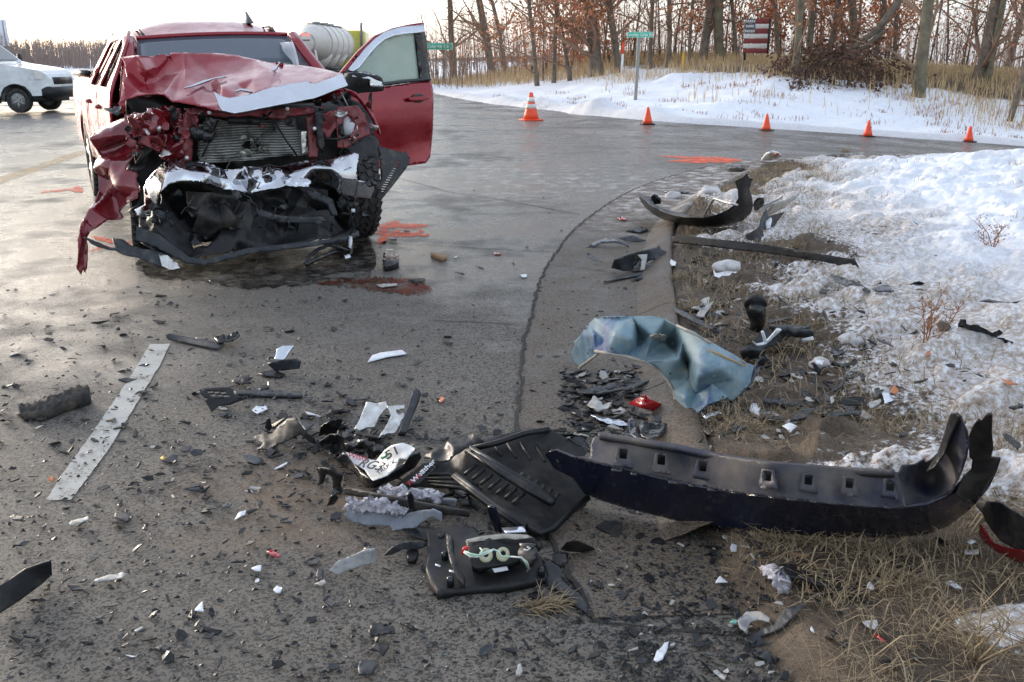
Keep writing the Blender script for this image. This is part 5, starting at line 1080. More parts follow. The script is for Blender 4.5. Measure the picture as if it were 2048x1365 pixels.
def fw(rr):
    y = rr.uniform(150, 200); px = rr.uniform(-300, 760); k = 1 + .75 * math.exp(-((px - 5) / 45) ** 2) if px < 60 else 1
    return ((px - 1024) / FPX * y, y, rr.uniform(3.4, 5.2) * k * y / 170, .10)
mass('far_woods', 2600, fw, 'bare treeline with painted-in haze beyond the snowy field at the left', M['haze_tinted_twig'], 31, 8)
def tw(rr):
    y = rr.uniform(50, 75); px = rr.uniform(820, 2150); return ((px - 1024) / FPX * y, y, rr.uniform(1.5, 4.5), rr.uniform(.015, .035))
mass('thicket', 1150, tw, 'dense brown undergrowth behind the trees on the bank', M['twig'], 32, 7)
# dry grass on the bank
def grass(name, label, pts, h0, h1, wd, m, seed, flat_=.25, cat='grass'):
    rr = random.Random(seed); V = []; F = []
    for (x, y, z) in pts:
        h_ = rr.uniform(h0, h1); a = rr.uniform(0, 6.283); lx, ly = math.cos(a) * flat_ * h_ * rr.uniform(.3, 1.6), math.sin(a) * flat_ * h_ * rr.uniform(.3, 1.6); w_ = wd * rr.uniform(.6, 1.2); bx, by = math.cos(a + 1.57) * w_, math.sin(a + 1.57) * w_
        n = len(V); V += [(x - bx, y - by, z), (x + bx, y + by, z), (x + lx * .4 - bx * .8, y + ly * .4 - by * .8, z + h_ * .6), (x + lx * .4 + bx * .8, y + ly * .4 + by * .8, z + h_ * .6), (x + lx, y + ly, z + h_ * (1 - .3 * min(1, flat_)))]
        F += [(n, n + 1, n + 3, n + 2), (n + 2, n + 3, n + 4)]
    return mk(name, V, F, m, kind='stuff', label=label, cat=cat, smooth=False)
def scatter(n, xr, yr, keep, seed):
    g_ = np.random.default_rng(seed); X = g_.uniform(*xr, n * 6); Yy = g_.uniform(*yr, n * 6); Z, d, e, l = heights(X, Yy); k = keep(X, Yy, d, e, g_)
    X, Yy, Z = X[k][:n], Yy[k][:n], Z[k][:n]; return list(zip(X, Yy, Z))
def nz2(X, Y, s, seed): return np.array([noise.noise(Vector((x * s, y * s, seed))) for x, y in zip(X, Y)])
def kb(X, Y, d, e, g_):
    v = nz2(X, Y, .35, 3); p = sstep(7.6, 10.5, e + 2.6 * v + .34 * np.maximum(0, Y - 34) * (X < 5)) * .85 + .10 * sstep(2.5, 5, e) * (v > .12) + .5 * sstep(12, 16, X) * sstep(2, 5, e); return (e > 1.2) & (e < 24) & (g_.random(len(X)) < p)
grass('dry_grass', 'tall tan dry grass along the top of the snowy bank', scatter(40000, (-14, 30), (24, 62), kb, 1), .22, .62, .013, M['grass'], 1)
def kc(X, Y, d, e, g_): v = nz2(X, Y, .8, 9); return (e > .8) & (e < 8) & (g_.random(len(X)) < .5 * sstep(.16, .34, v) + .25 * sstep(9, 14, X) * (v > 0))
grass('bank_weeds', 'reddish dead weeds poking through the snow of the bank', scatter(9000, (-3, 24), (24, 38), kc, 2), .05, .22, .008, M['weed'], 2, .6)
def kd(X, Y, d, e, g_): v = nz2(X, Y, 2.3, 4); return (d > .10) & (g_.random(len(X)) < (sstep(.10, .25, d) * sstep(1.5, .8, d) * (.35 + .8 * sstep(-.1, .35, v)) + .30 * sstep(.26, .46, v) * (d < 6)))
grass('verge_straw', 'matted dry straw and dead turf along the curb', scatter(19000, (.4, 7), (1.5, 14), kd, 3), .03, .10, .0022, M['straw'], 3, 1.1)

# ------------------------------------------------------------------ wreckage on the ground
D4 = (1100, 280, 2.9257); D4b = (1240, 330, 5.12); D5 = (1100, 560, 3.413); D5b = (1440, 560, 4.55); D6 = (480, 740, 2.7306); D6b = (640, 780, 4.875); D6c = (830, 1000, 5.535)
D7 = (1060, 800, 2.0729); D8 = (0, 540, 2.6257); D9 = (1648, 580, 4.265); D10 = (1448, 1000, 3.413); D11 = (700, 1100, 2.56); D12 = (0, 1000, 2.9257); D13 = (700, 380, 3.4127)
SEED = [50]
def gs(name, out, m, V=None, h=.008, ctrl=None, parent=None, step=4, **k):
    """a sheet of wreckage over the ground: ctrl = (x, y, height above the ground)"""
    SEED[0] += 1; k.setdefault('seed', SEED[0]); k.setdefault('thick', .004)
    c = [(x, y, ('g', hh)) for x, y, hh in ctrl] if ctrl else [(p[0], p[1], ('g', h)) for p in out[::max(1, len(out) // 7)]]
    return sheet(name, out, c, M[m], parent, V=V, step=step, **k)
def thing(name, label, cat, px, V=None, group=None):
    p = hit(*view(V, [px])[0]); return root(name, label, cat, tuple(p), group=group)
def gt(pts, V=None): return [at(*view(V, [(x, y)])[0], ('g', h)) for x, y, h in pts]

# --- dark blue rear bumper cover
bc = thing('bumper_cover', 'long dark blue rear bumper cover with slotted top lying across the curb', 'bumper', (1000, 560), D7)
slots = [[(x - 15, y - 14 - 6), (x + 17, y - 12 - 4), (x + 14, y + 24), (x - 18, y + 20)] for x, y in ((387, 222), (545, 247), (716, 274), (985, 315), (1156, 330), (1326, 344), (1494, 356))]
face = gs('face', [(62, 228), (80, 214), (110, 208), (180, 236), (290, 262), (400, 290), (550, 328), (700, 360), (850, 386), (1000, 406), (1250, 432), (1400, 446), (1500, 452), (1560, 446), (1650, 432), (1740, 390), (1800, 330), (1850, 285), (1950, 242), (1930, 310), (1900, 370), (1830, 450), (1740, 522), (1640, 562), (1500, 575), (1250, 570), (1060, 558), (900, 543), (600, 500), (400, 450), (300, 420), (225, 390), (180, 325), (100, 285)],
   'blue_paint', D7, parent=bc, step=4.5, thick=.005, ctrl=[(62, 228, .16), (110, 208, .20), (290, 262, .21), (550, 328, .21), (850, 386, .21), (1250, 432, .20), (1500, 452, .20), (1650, 432, .21), (1800, 330, .26), (1950, 242, .34), (1900, 370, .18), (1740, 522, .03), (1500, 575, .015), (900, 543, .02), (400, 450, .03), (225, 390, .05), (100, 285, .11),
   (850, 462, .115), (1250, 500, .115), (400, 372, .12), (1600, 500, .12)])
top = gs('step_pad', [(250, 236), (252, 190), (262, 158), (285, 140), (420, 160), (600, 190), (800, 232), (1000, 262), (1250, 282), (1505, 296), (1528, 300), (1552, 440), (1500, 450), (1250, 430), (1000, 404), (850, 384), (700, 358), (550, 326), (400, 288), (290, 260), (180, 234)], 'blue_dusty', D7, parent=bc, step=4.5, thick=.004, holes=slots,
   ctrl=[(250, 236, .215), (285, 140, .27), (600, 190, .30), (1000, 262, .30), (1505, 296, .29), (1552, 440, .22), (1250, 430, .215), (850, 384, .22), (400, 288, .22), (180, 234, .205), (600, 275, .235), (1000, 345, .24), (1350, 370, .24)])
gs('slot_dark_backing', [(270, 190), (420, 200), (800, 270), (1250, 318), (1520, 330), (1530, 405), (1250, 395), (800, 345), (400, 255), (262, 228)], 'black_dusty', D7, parent=bc, step=14, ctrl=[(270, 190, .19), (800, 270, .21), (1520, 330, .20), (1530, 405, .15), (800, 345, .15), (262, 228, .14)])  # added dark sheet, makes the pad openings look shaded inside
for h_ in slots:
    cx = sum(p[0] for p in h_) / 4; cy = sum(p[1] for p in h_) / 4
    gs('slot_frame', [(cx - 24, cy - 30), (cx + 20, cy - 27), (cx + 38, cy + 58), (cx - 40, cy + 46)], 'blue_dusty', D7, parent=top, step=9, thick=.012, holes=[h_], ctrl=[(cx - 24, cy - 30, .292), (cx + 20, cy - 27, .292), (cx + 38, cy + 58, .243), (cx - 40, cy + 46, .243)])
for i, (x, y) in enumerate(((360, 292), (430, 308), (595, 343), (672, 356), (757, 374), (838, 386), (920, 396), (1000, 406), (1087, 414), (1175, 422), (1257, 430), (1340, 436), (1425, 441), (1480, 446))):
    w_ = 22 if i % 2 == 0 else 13; gs('slot_shade', [(x - w_, y - 7), (x + w_, y - 4), (x + w_, y + 6), (x - w_, y + 3)], 'black_gloss', D7, parent=top, step=9, thick=.003, ctrl=[(x - w_, y - 7, .243), (x + w_, y - 4, .243), (x + w_, y + 6, .238), (x - w_, y + 3, .238)])  # thin dark sheets paint the shade of the narrow openings
gs('rail', [(285, 133), (420, 153), (600, 182), (800, 224), (1000, 254), (1250, 274), (1510, 289), (1508, 303), (1250, 291), (1000, 272), (800, 242), (600, 200), (420, 170), (283, 148)], 'blue_dusty', D7, parent=top, step=6, thick=.02, ctrl=[(285, 133, .285), (800, 224, .315), (1510, 289, .305), (1508, 303, .30), (800, 242, .31), (283, 148, .28)])
gs('wing', [(1532, 300), (1545, 270), (1600, 268), (1636, 248), (1640, 262), (1660, 250), (1690, 220), (1715, 140), (1742, 60), (1765, 54), (1785, 72), (1790, 92), (1808, 130), (1816, 180), (1805, 240), (1780, 310), (1740, 378), (1650, 430), (1556, 444)], 'blue_dusty', D7, parent=bc, step=4, thick=.005, ctrl=[(1532, 300, .29), (1600, 268, .27), (1690, 220, .33), (1742, 60, .52), (1785, 72, .53), (1816, 180, .45), (1780, 310, .32), (1740, 378, .25), (1650, 430, .20), (1556, 444, .21), (1680, 340, .19)])
gs('wing_lip', [(1742, 60), (1765, 54), (1785, 72), (1750, 140), (1712, 230), (1672, 282), (1640, 300), (1690, 218)], 'black_plastic', D7, parent=bc, step=5, thick=.004, ctrl=[(1742, 60, .525), (1785, 72, .535), (1712, 230, .37), (1640, 300, .30), (1690, 218, .345)])
gs('wing', [(1816, 160), (1835, 110), (1858, 82), (1868, 90), (1895, 58), (1916, 64), (1914, 140), (1922, 200), (1912, 240), (1952, 244), (1935, 300), (1900, 345), (1850, 410), (1800, 425), (1765, 395), (1800, 320), (1832, 290), (1835, 250), (1822, 240)], 'black_dusty', D7, parent=bc, step=4, thick=.005, ctrl=[(1816, 160, .42), (1858, 82, .50), (1916, 64, .53), (1922, 200, .40), (1952, 244, .34), (1900, 345, .24), (1800, 425, .17), (1765, 395, .22), (1832, 290, .30)])

# --- teal fender
def teal():
    m, n, b, L = nodes('sun_faded_teal_paint'); g = n.nodes.new('ShaderNodeNewGeometry').outputs['Position']
    a = tex(n, 'ShaderNodeTexNoise', 2.3, g, 4, .6); f = tex(n, 'ShaderNodeTexNoise', 28, g, 6, .7); q = tex(n, 'ShaderNodeTexNoise', 7, g, 5, .65)
    c = ramp(n, a.outputs[0], [(.33, (.014, .042, .150)), (.41, (.055, .120, .225)), (.48, (.150, .240, .290)), (.66, (.250, .320, .310))]).outputs[0]
    c = mixc(n, ramp(n, f.outputs[0], [(.50, 0.), (.70, .5)]).outputs[0], c, (.34, .36, .34)); c = mixc(n, ramp(n, q.outputs[0], [(.60, 0.), (.76, .8)]).outputs[0], c, (.36, .32, .21))
    L.new(c, b.inputs['Base Color']); L.new(ramp(n, f.outputs[0], [(.3, .40), (.7, .7)]).outputs[0], b.inputs['Roughness']); return m
M['teal'] = teal(); M['edge'] = mat('scraped_panel_edge', (.42, .39, .33), .6, .1, c2=(.24, .22, .19), vs=25)
tf = thing('torn_fender', 'crumpled pale teal and blue fender panel arched over the curb', 'car panel', (700, 700), D5)
FO = [(135, 520), (150, 480), (165, 450), (160, 425), (200, 380), (230, 340), (270, 300), (310, 265), (380, 248), (560, 252), (700, 248), (780, 262), (860, 310), (950, 350), (1080, 420), (1200, 490), (1330, 565), (1400, 590), (1395, 640), (1370, 700), (1290, 780), (1235, 828), (1205, 805), (1150, 830), (1080, 850), (1020, 910), (950, 955), (900, 930), (866, 870), (845, 760), (800, 680), (730, 600), (640, 555), (520, 520), (400, 500), (305, 485), (322, 508), (260, 555), (200, 600), (160, 570)]
FC = [(135, 520, .05), (165, 450, .14), (200, 380, .22), (270, 300, .30), (310, 265, .34), (560, 252, .40), (780, 262, .40), (860, 310, .38), (1080, 420, .30), (1330, 565, .16), (1400, 590, .12), (1370, 700, .07), (1235, 828, .03), (1080, 850, .05), (950, 955, .015), (866, 870, .05), (845, 760, .10), (800, 680, .15), (640, 555, .22), (520, 520, .24), (400, 500, .245), (305, 485, .235), (322, 508, .21), (200, 600, .03),
      (302, 380, .30), (320, 380, .285), (450, 380, .335), (560, 400, .33), (620, 400, .27), (600, 470, .255), (700, 380, .34), (780, 420, .27), (840, 440, .22), (900, 420, .33), (880, 540, .27), (940, 560, .15), (990, 560, .26), (960, 680, .10), (1020, 660, .20), (1150, 600, .22), (1100, 700, .12), (1250, 680, .13), (1000, 780, .06), (920, 800, .12), (230, 480, .16)]
sk = gs('skin', FO, 'teal', D5, parent=tf, step=3, thick=.004, cr=.002, cs=.16, lin=.72, fold=(14, .012), ctrl=FC)
def edge(name, P, r_, m, parent, V): b = MB(); b.tube(gt(P, V), r_, 5); return mk(name, b.V, b.F, M[m], parent)
edge('rolled_edge', [(305, 487, .236), (400, 502, .246), (520, 522, .241), (640, 557, .22), (730, 602, .19), (800, 682, .15), (845, 762, .10), (866, 872, .05), (900, 932, .03), (950, 957, .015)], .008, 'edge', sk, D5)
edge('rolled_edge', [(1400, 590, .12), (1398, 640, .10), (1372, 702, .07), (1292, 782, .04), (1235, 830, .03)], .009, 'blue_paint', sk, D5)
edge('rolled_edge', [(322, 510, .21), (260, 557, .12), (200, 602, .03)], .008, 'edge', sk, D5)
edge('rolled_edge', [(865, 312, .385), (950, 352, .36), (1080, 422, .305), (1200, 492, .235), (1330, 567, .165)], .006, 'edge', sk, D5)
gs('rust_streak', [(1065, 465), (1150, 500), (1250, 545), (1355, 590), (1345, 592), (1240, 553), (1140, 510)], 'orange_dust', D5, parent=sk, step=6, thick=.002, ctrl=[(1065, 465, .302), (1150, 500, .268), (1250, 545, .218), (1355, 590, .153), (1240, 553, .216)]) if M.setdefault('orange_dust', mat('ochre_scrape', (.50, .28, .08), .7)) else None
for (x, y, hh) in ((1122, 658, .19), (1216, 686, .14), (260, 500, .15), (420, 470, .28), (1040, 880, .05), (1180, 800, .06), (820, 640, .19)):
    gs('bolt_hole', [(x + 7 * math.cos(a), y + 7 * math.sin(a)) for a in [R(k) for k in range(0, 360, 45)]], 'black_gloss', D5, parent=sk, step=9, thick=.001, ctrl=[(x - 7, y, hh + .012), (x + 7, y, hh + .012), (x, y + 7, hh + .009)])
gs('bracket', [(1398, 590), (1440, 520), (1480, 470), (1470, 540), (1440, 620), (1400, 660)], 'blue_paint', D5, parent=tf, step=5, ctrl=[(1398, 590, .12), (1480, 470, .20), (1440, 620, .09), (1400, 660, .08)], cr=.015, cs=.05)
gs('torn_patch', [(680, 385), (720, 368), (790, 380), (788, 420), (760, 425), (740, 405), (700, 400)], 'edge', D5, parent=sk, step=4, ctrl=[(680, 385, .35), (790, 380, .345), (760, 425, .29), (700, 400, .335)], cr=.006, cs=.03)
# --- black front bumper arc
ba = thing('bumper_cover', 'black bumper arc with one end standing up on the snow edge', 'bumper', (860, 500), D4)
gs('face', [(170, 293), (205, 315), (250, 350), (300, 400), (360, 440), (430, 475), (540, 515), (700, 545), (850, 548), (980, 520), (1100, 470), (1170, 420), (1210, 350), (1205, 260), (1178, 170), (1250, 135), (1300, 95), (1335, 150), (1360, 145), (1345, 200), (1330, 250), (1350, 320), (1365, 420), (1340, 500), (1250, 580), (1130, 620), (1000, 640), (860, 645), (720, 630), (560, 610), (440, 560), (330, 500), (250, 430), (200, 350)], 'black_plastic', D4b, parent=ba, step=3.2, thick=.006,
   ctrl=[(170, 293, .26), (250, 350, .24), (360, 440, .20), (540, 515, .17), (700, 545, .16), (850, 548, .16), (1100, 470, .22), (1210, 350, .33), (1178, 170, .55), (1300, 95, .62), (1345, 200, .50), (1350, 320, .34), (1365, 420, .22), (1340, 500, .12), (1130, 620, .02), (860, 645, .01), (560, 610, .02), (330, 500, .06), (200, 350, .17), (1270, 300, .40), (900, 600, .08)])
gs('inner_lip', [(172, 295), (230, 318), (330, 322), (345, 400), (430, 440), (560, 480), (640, 500), (700, 520), (700, 546), (540, 516), (430, 476), (360, 441), (300, 401), (250, 351)], 'grey_plastic', D4b, parent=ba, step=5, thick=.004, ctrl=[(172, 295, .262), (330, 322, .19), (560, 480, .12), (700, 546, .158), (430, 476, .188), (250, 351, .24)])
gs('clip', [(325, 320), (350, 308), (385, 320), (412, 350), (405, 405), (350, 405), (318, 398)], 'black_gloss', D4b, parent=ba, step=4, thick=.02, ctrl=[(325, 320, .24), (412, 350, .22), (350, 405, .16)], cr=.02, cs=.04)
gs('end_tab', [(1380, 360), (1420, 335), (1470, 345), (1480, 385), (1440, 440), (1380, 480), (1365, 420)], 'black_plastic', D4b, parent=ba, step=4, thick=.01, ctrl=[(1380, 360, .26), (1480, 385, .22), (1380, 480, .12)], cr=.02, cs=.06)
f_ = thing('bent_rod', 'bent silver wire frame inside the black bumper arc', 'car part', (1000, 480), D4b)
b = MB(); b.tube(gt([(870, 510, .03), (905, 440, .12), (940, 380, .22), (965, 345, .26), (1080, 385, .26), (1200, 410, .28)], D4b), .012, 6); b.tube(gt([(965, 345, .26), (915, 430, .14), (930, 490, .06), (1010, 520, .04)], D4b), .010, 6); mk('rail', b.V, b.F, M['alu'], f_)
def one(name, label, cat, out, m, V=None, h=.008, ctrl=None, group=None, **k):
    return gs(name, out, m, V, h, ctrl, label=label, cat=cat, group=group, **k)
S = 'wreckage'
one('torn_trim', 'long silver grey trim panel pointing right behind the black bumper arc', 'car part', [(1380, 490), (1480, 410), (1600, 360), (1670, 315), (1660, 345), (1580, 400), (1500, 450), (1420, 490)], 'silver_trim', D4b, ctrl=[(1380, 490, .10), (1670, 315, .26), (1500, 450, .13)], thick=.01)
one('torn_trim', 'tan faced panel with dark edge at the right of the black bumper arc', 'car part', [(1510, 490), (1570, 400), (1700, 370), (1800, 318), (1808, 345), (1740, 390), (1690, 440), (1610, 480), (1530, 515)], 'pale_plastic', D4b, ctrl=[(1510, 490, .12), (1800, 318, .24), (1690, 440, .12), (1530, 515, .08)], thick=.012)
one('torn_fascia', 'curved dark panel with a white scrap leaning beside dry grass', 'car panel', [(1150, 775), (1250, 735), (1340, 690), (1420, 640), (1440, 560), (1470, 490), (1500, 440), (1530, 520), (1620, 500), (1690, 480), (1610, 580), (1540, 690), (1460, 785), (1300, 790)], 'black_dusty', D4b, ctrl=[(1150, 775, .03), (1420, 640, .12), (1500, 440, .22), (1690, 480, .16), (1540, 690, .04), (1460, 785, .02), (1300, 790, .03)], cr=.01, cs=.15, thick=.006)
one('plastic_scrap', 'white crumpled scrap on the curved dark panel', S, [(1485, 585), (1545, 540), (1558, 560), (1540, 640), (1500, 662), (1490, 620)], 'white_plastic', D4b, ctrl=[(1485, 585, .13), (1545, 540, .16), (1500, 662, .08)], cr=.008, cs=.04)
one('trim_strip', 'long flat dark rubber strip lying from the curb onto the snow', 'trim strip', [(712, 565), (800, 560), (950, 580), (1120, 595), (1300, 620), (1500, 655), (1650, 680), (1780, 700), (1808, 752), (1780, 755), (1600, 715), (1400, 682), (1200, 655), (1050, 637), (900, 620), (715, 602)], 'black_dusty', D4, ctrl=[(712, 565, .10), (1120, 595, .13), (1500, 655, .12), (1808, 752, .05), (1400, 682, .06), (1050, 637, .08), (715, 602, .05)], thick=.012)
one('bent_bodywork', 'small curved blue-black panel on the gutter near the seam', 'car panel', [(215, 628), (270, 590), (330, 575), (400, 585), (450, 605), (465, 628), (430, 610), (370, 600), (300, 605), (255, 630)], 'blue_paint', D4, ctrl=[(215, 628, .01), (330, 575, .07), (465, 628, .01), (370, 600, .06), (255, 630, .01)], cr=.004)
one('bent_bodywork', 'grey-blue pointed panel overlapping the curved blue-black one', 'car panel', [(400, 575), (480, 558), (565, 590), (520, 597), (440, 590)], 'grey_plastic', D4, h=.03, ctrl=[(400, 575, .05), (565, 590, .02), (440, 590, .03)])
one('plastic_shard', 'thin grey pointed shard on the gutter left of the dark trough', S, [(200, 668), (250, 675), (310, 718), (265, 708), (215, 690)], 'grey_plastic', D4)
tg = thing('fascia_trough', 'dark trough-shaped fascia piece with a tan bracket in the gutter', 'car panel', (520, 740), D4)
gs('trough', [(357, 750), (375, 705), (450, 675), (560, 645), (625, 630), (638, 612), (650, 640), (683, 655), (660, 690), (580, 710), (540, 730), (530, 760), (430, 768)], 'grey_plastic', D4, parent=tg, ctrl=[(357, 750, .03), (375, 705, .12), (560, 645, .14), (638, 612, .15), (683, 655, .08), (580, 710, .05), (430, 768, .02), (480, 715, .05)], thick=.006)
gs('bracket', [(515, 672), (570, 668), (568, 690), (555, 760), (530, 765), (538, 700)], 'pale_plastic', D4, parent=tg, ctrl=[(515, 672, .13), (570, 668, .13), (555, 760, .03)], thick=.01)
gs('cup', [(480, 745), (500, 715), (560, 705), (600, 730), (655, 745), (560, 772), (490, 772)], 'black_gloss', D4, parent=tg, ctrl=[(480, 745, .04), (560, 705, .08), (655, 745, .03), (490, 772, .015)], cr=.02, cs=.06)
one('trim_strip', 'thin dark strip with a grey wedge lying below the trough piece', 'trim strip', [(310, 828), (400, 800), (520, 775), (655, 738), (660, 750), (560, 785), (640, 785), (635, 800), (560, 812), (470, 822), (540, 790), (420, 812), (320, 832)], 'grey_plastic', D4, h=.02)
one('plastic_scrap', 'white torn scrap lying in the dead turf under the long strip', S, [(955, 755), (975, 785), (1040, 770), (1105, 778), (1085, 805), (1000, 812), (962, 800)], 'white_plastic', D4, h=.03, cr=.012, cs=.08)
one('plastic_scrap', 'small white folded scrap at the curb edge', S, [(672, 728), (712, 700), (738, 718), (735, 738), (700, 740)], 'white_plastic', D4, h=.03, cr=.015, cs=.04)
one('bracket_piece', 'pale grey Y-shaped plastic bracket in the straw', 'car part', [(825, 985), (880, 965), (890, 930), (935, 920), (930, 960), (960, 945), (930, 990), (900, 1035), (855, 1030), (880, 990)], 'pale_plastic', D4, h=.03, cr=.008, cs=.06, thick=.01)
one('plastic_shard', 'dark shard above the pale Y-shaped bracket', S, [(870, 968), (900, 958), (910, 972), (880, 980)], 'black_plastic', D4, h=.05)
one('broken_lamp', 'white lamp housing with an orange lens at the snow mound tip', 'lamp', [(1235, 122), (1260, 90), (1300, 73), (1340, 80), (1358, 97), (1330, 112), (1300, 122)], 'white_plastic', D4, ctrl=[(1235, 122, .02), (1300, 73, .22), (1358, 97, .08), (1300, 122, .03)], thick=.03)
one('lens_piece', 'orange lens piece on the white lamp housing', 'lens', [(1300, 118), (1305, 92), (1325, 80), (1340, 84), (1335, 100), (1315, 114)], 'orange_lens', D4, ctrl=[(1300, 118, .06), (1325, 80, .22), (1335, 100, .12)], thick=.012)
one('grille_piece', 'black woven grille piece by the far orange paint mark', 'car part', [(1025, 158), (1060, 148), (1120, 150), (1170, 155), (1140, 168), (1060, 172)], 'black_gloss', D4, h=.05, cr=.02, cs=.06)
one('plastic_shard', 'red lens sliver on the gutter left of the black bumper arc', S, [(390, 455), (420, 448), (450, 460), (445, 470), (415, 466)], 'red_lens', D4, h=.02)
one('plastic_shard', 'flat grey plate with a white piece left of the curb', S, [(440, 530), (470, 505), (560, 510), (575, 530), (530, 542)], 'grey_plastic', D4, h=.02)
one('plastic_shard', 'thin black trim curve on the snow above the black bumper arc', S, [(660, 300), (740, 296), (820, 302), (800, 310), (700, 308)], 'black_gloss', D4, h=.02)
one('torn_fascia', 'black curved scrap half sunk in snow right of the long strip', 'car panel', [(1640, 795), (1690, 800), (1750, 825), (1785, 850), (1740, 862), (1680, 840)], 'black_gloss', D4, h=.06, cr=.02, cs=.1)
one('torn_fascia', 'tan edged strip beside the black curved scrap on snow', 'car panel', [(1750, 815), (1830, 850), (1875, 880), (1870, 895), (1800, 862)], 'black_dusty', D4, h=.06)
one('plastic_shard', 'dark faceted shard at the right in the snow past the long strip', S, [(1885, 875), (1930, 852), (1975, 850), (2015, 885), (1990, 893)], 'blue_paint', D4, h=.07, cr=.01, cs=.05)
one('plastic_shard', 'black angular clip lying below the middle of the long strip', S, [(1300, 715), (1325, 695), (1350, 710), (1345, 728), (1315, 733)], 'black_plastic', D4, h=.06, cr=.02, cs=.03)

# --- duct elbow and cast bracket beside the curb
du = thing('duct_elbow', 'dark flared rubber duct elbow standing in the snow edge', 'duct', (330, 470), D5b)
b = MB(); b.tube(gt([(325, 225, .22), (325, 265, .20), (340, 330, .13), (345, 390, .07), (330, 450, .03)], D5b), [.052, .050, .046, .040, .034], 18); mk('pipe', b.V, b.F, M['black_gloss'], du)
b = MB(); b.tube(gt([(322, 200, .235), (324, 230, .222)], D5b), [.056, .057], 18); mk('flange', b.V, b.F, M['black_dusty'], du)
cbk = thing('cast_bracket', 'grey cast bracket with frosted ribs right of the teal fender', 'car part', (400, 620), D5b)
gs('plate', [(275, 650), (300, 560), (400, 440), (440, 440), (450, 500), (520, 450), (630, 445), (640, 470), (800, 465), (850, 480), (855, 530), (780, 520), (640, 520), (560, 560), (490, 600), (400, 625)], 'grey_plastic', D5b, parent=cbk, ctrl=[(275, 650, .03), (400, 440, .13), (630, 445, .12), (850, 480, .09), (640, 520, .06), (400, 625, .04)], cr=.01, cs=.05, thick=.015)
gs('rib', [(305, 560), (340, 610), (430, 580), (560, 460), (520, 455), (430, 560), (400, 470), (385, 480), (410, 575), (345, 590)], 'white_plastic', D5b, parent=cbk, ctrl=[(305, 560, .12), (430, 580, .09), (560, 460, .16), (400, 470, .16)], thick=.012)
gs('tab', [(730, 540), (840, 515), (850, 545), (745, 568)], 'white_plastic', D5b, parent=cbk, ctrl=[(730, 540, .05), (840, 515, .09), (745, 568, .04)])
one('plastic_shard', 'curved black strip right of the duct elbow', S, [(445, 370), (560, 355), (640, 330), (665, 308), (680, 320), (650, 350), (560, 378), (460, 395)], 'black_plastic', D5b, h=.05, cr=.01)
one('plastic_shard', 'black hooked strip behind the cast bracket', S, [(440, 405), (540, 412), (640, 405), (790, 420), (815, 380), (835, 395), (815, 430), (700, 460), (640, 440), (450, 430)], 'black_plastic', D5b, h=.07, thick=.01)
one('pipe_stub', 'grey pipe stub under the cast bracket', 'car part', [(185, 670), (280, 640), (390, 660), (380, 710), (300, 720), (210, 725)], 'grey_plastic', D5b, ctrl=[(185, 670, .06), (390, 660, .06), (300, 720, .01), (210, 725, .01)], thick=.03)
one('plastic_scrap', 'white torn scrap with black edge in the rubble below the teal fender', S, [(270, 1180), (290, 1135), (330, 1130), (350, 1165), (370, 1165), (350, 1200), (365, 1235), (310, 1215)], 'white_plastic', D5b, h=.03, cr=.01, cs=.05)
for i, (P, m_, lb) in enumerate((([(960, 1250), (1040, 1205), (1150, 1185), (1290, 1195), (1280, 1220), (1100, 1240)], 'black_plastic', 'flat black strip on dirty snow at the edge of the rubble'), ([(635, 1290), (680, 1220), (780, 1165), (870, 1180), (800, 1240), (720, 1280)], 'black_plastic', 'broad black shard in the rubble right of the teal fender tip'), ([(360, 1180), (470, 1190), (460, 1240), (380, 1240)], 'black_gloss', 'black block beside the white torn scrap'), ([(290, 1255), (480, 1245), (600, 1262), (590, 1285), (420, 1270)], 'black_plastic', 'narrow black batten lying in the straw'), ([(950, 1020), (1000, 1080), (1010, 1110), (960, 1105)], 'grey_plastic', 'upright grey wedge in the dirty snow'), ([(1000, 1075), (1030, 1060), (1040, 1110), (1010, 1130)], 'pale_plastic', 'clear plastic flake beside the grey wedge'), ([(1060, 1000), (1120, 900), (1150, 880), (1135, 930), (1090, 995)], 'black_plastic', 'dark blade-like shard standing in the dirty snow'), ([(860, 720), (910, 700), (950, 730), (930, 775), (880, 770)], 'white_plastic', 'rounded pale icy plastic cap in the straw'), ([(400, 1080), (520, 1075), (700, 1130), (690, 1150), (540, 1130), (400, 1120)], 'black_plastic', 'dark bent plate in the shadow right of the fender'), ([(920, 610), (980, 590), (1030, 660), (960, 650)], 'black_gloss', 'glossy black scrap with pale chip on dirty snow'), ([(900, 120), (940, 85), (1000, 95), (950, 130)], 'black_plastic', 'jagged black flake on the snow above the duct'), ([(1085, 415), (1130, 400), (1160, 430), (1110, 445)], 'black_plastic', 'small black nugget on dirty snow right of the bracket'), ([(1270, 850), (1330, 870), (1310, 925), (1280, 905)], 'black_plastic', 'small dark upright chip on the dirty snow'))):
    one('plastic_shard', lb, S, P, m_, D5b, h=.04, cr=.01, cs=.05)
lr = thing('lens_piece', 'bright red taillight lens fragment in the gutter under the teal fender', 'lens', (640, 880), D5)
gs('lens', [(530, 845), (580, 815), (640, 785), (665, 790), (700, 820), (765, 850), (715, 905), (640, 880), (570, 860)], 'red_lens', D5, parent=lr, ctrl=[(530, 845, .03), (650, 785, .10), (765, 850, .06), (715, 905, .02), (640, 850, .08)], thick=.006)
gs('fin', [(600, 800), (655, 788), (660, 835), (640, 830)], 'red_lens', D5, parent=lr, ctrl=[(600, 800, .09), (655, 788, .13), (640, 830, .08)])
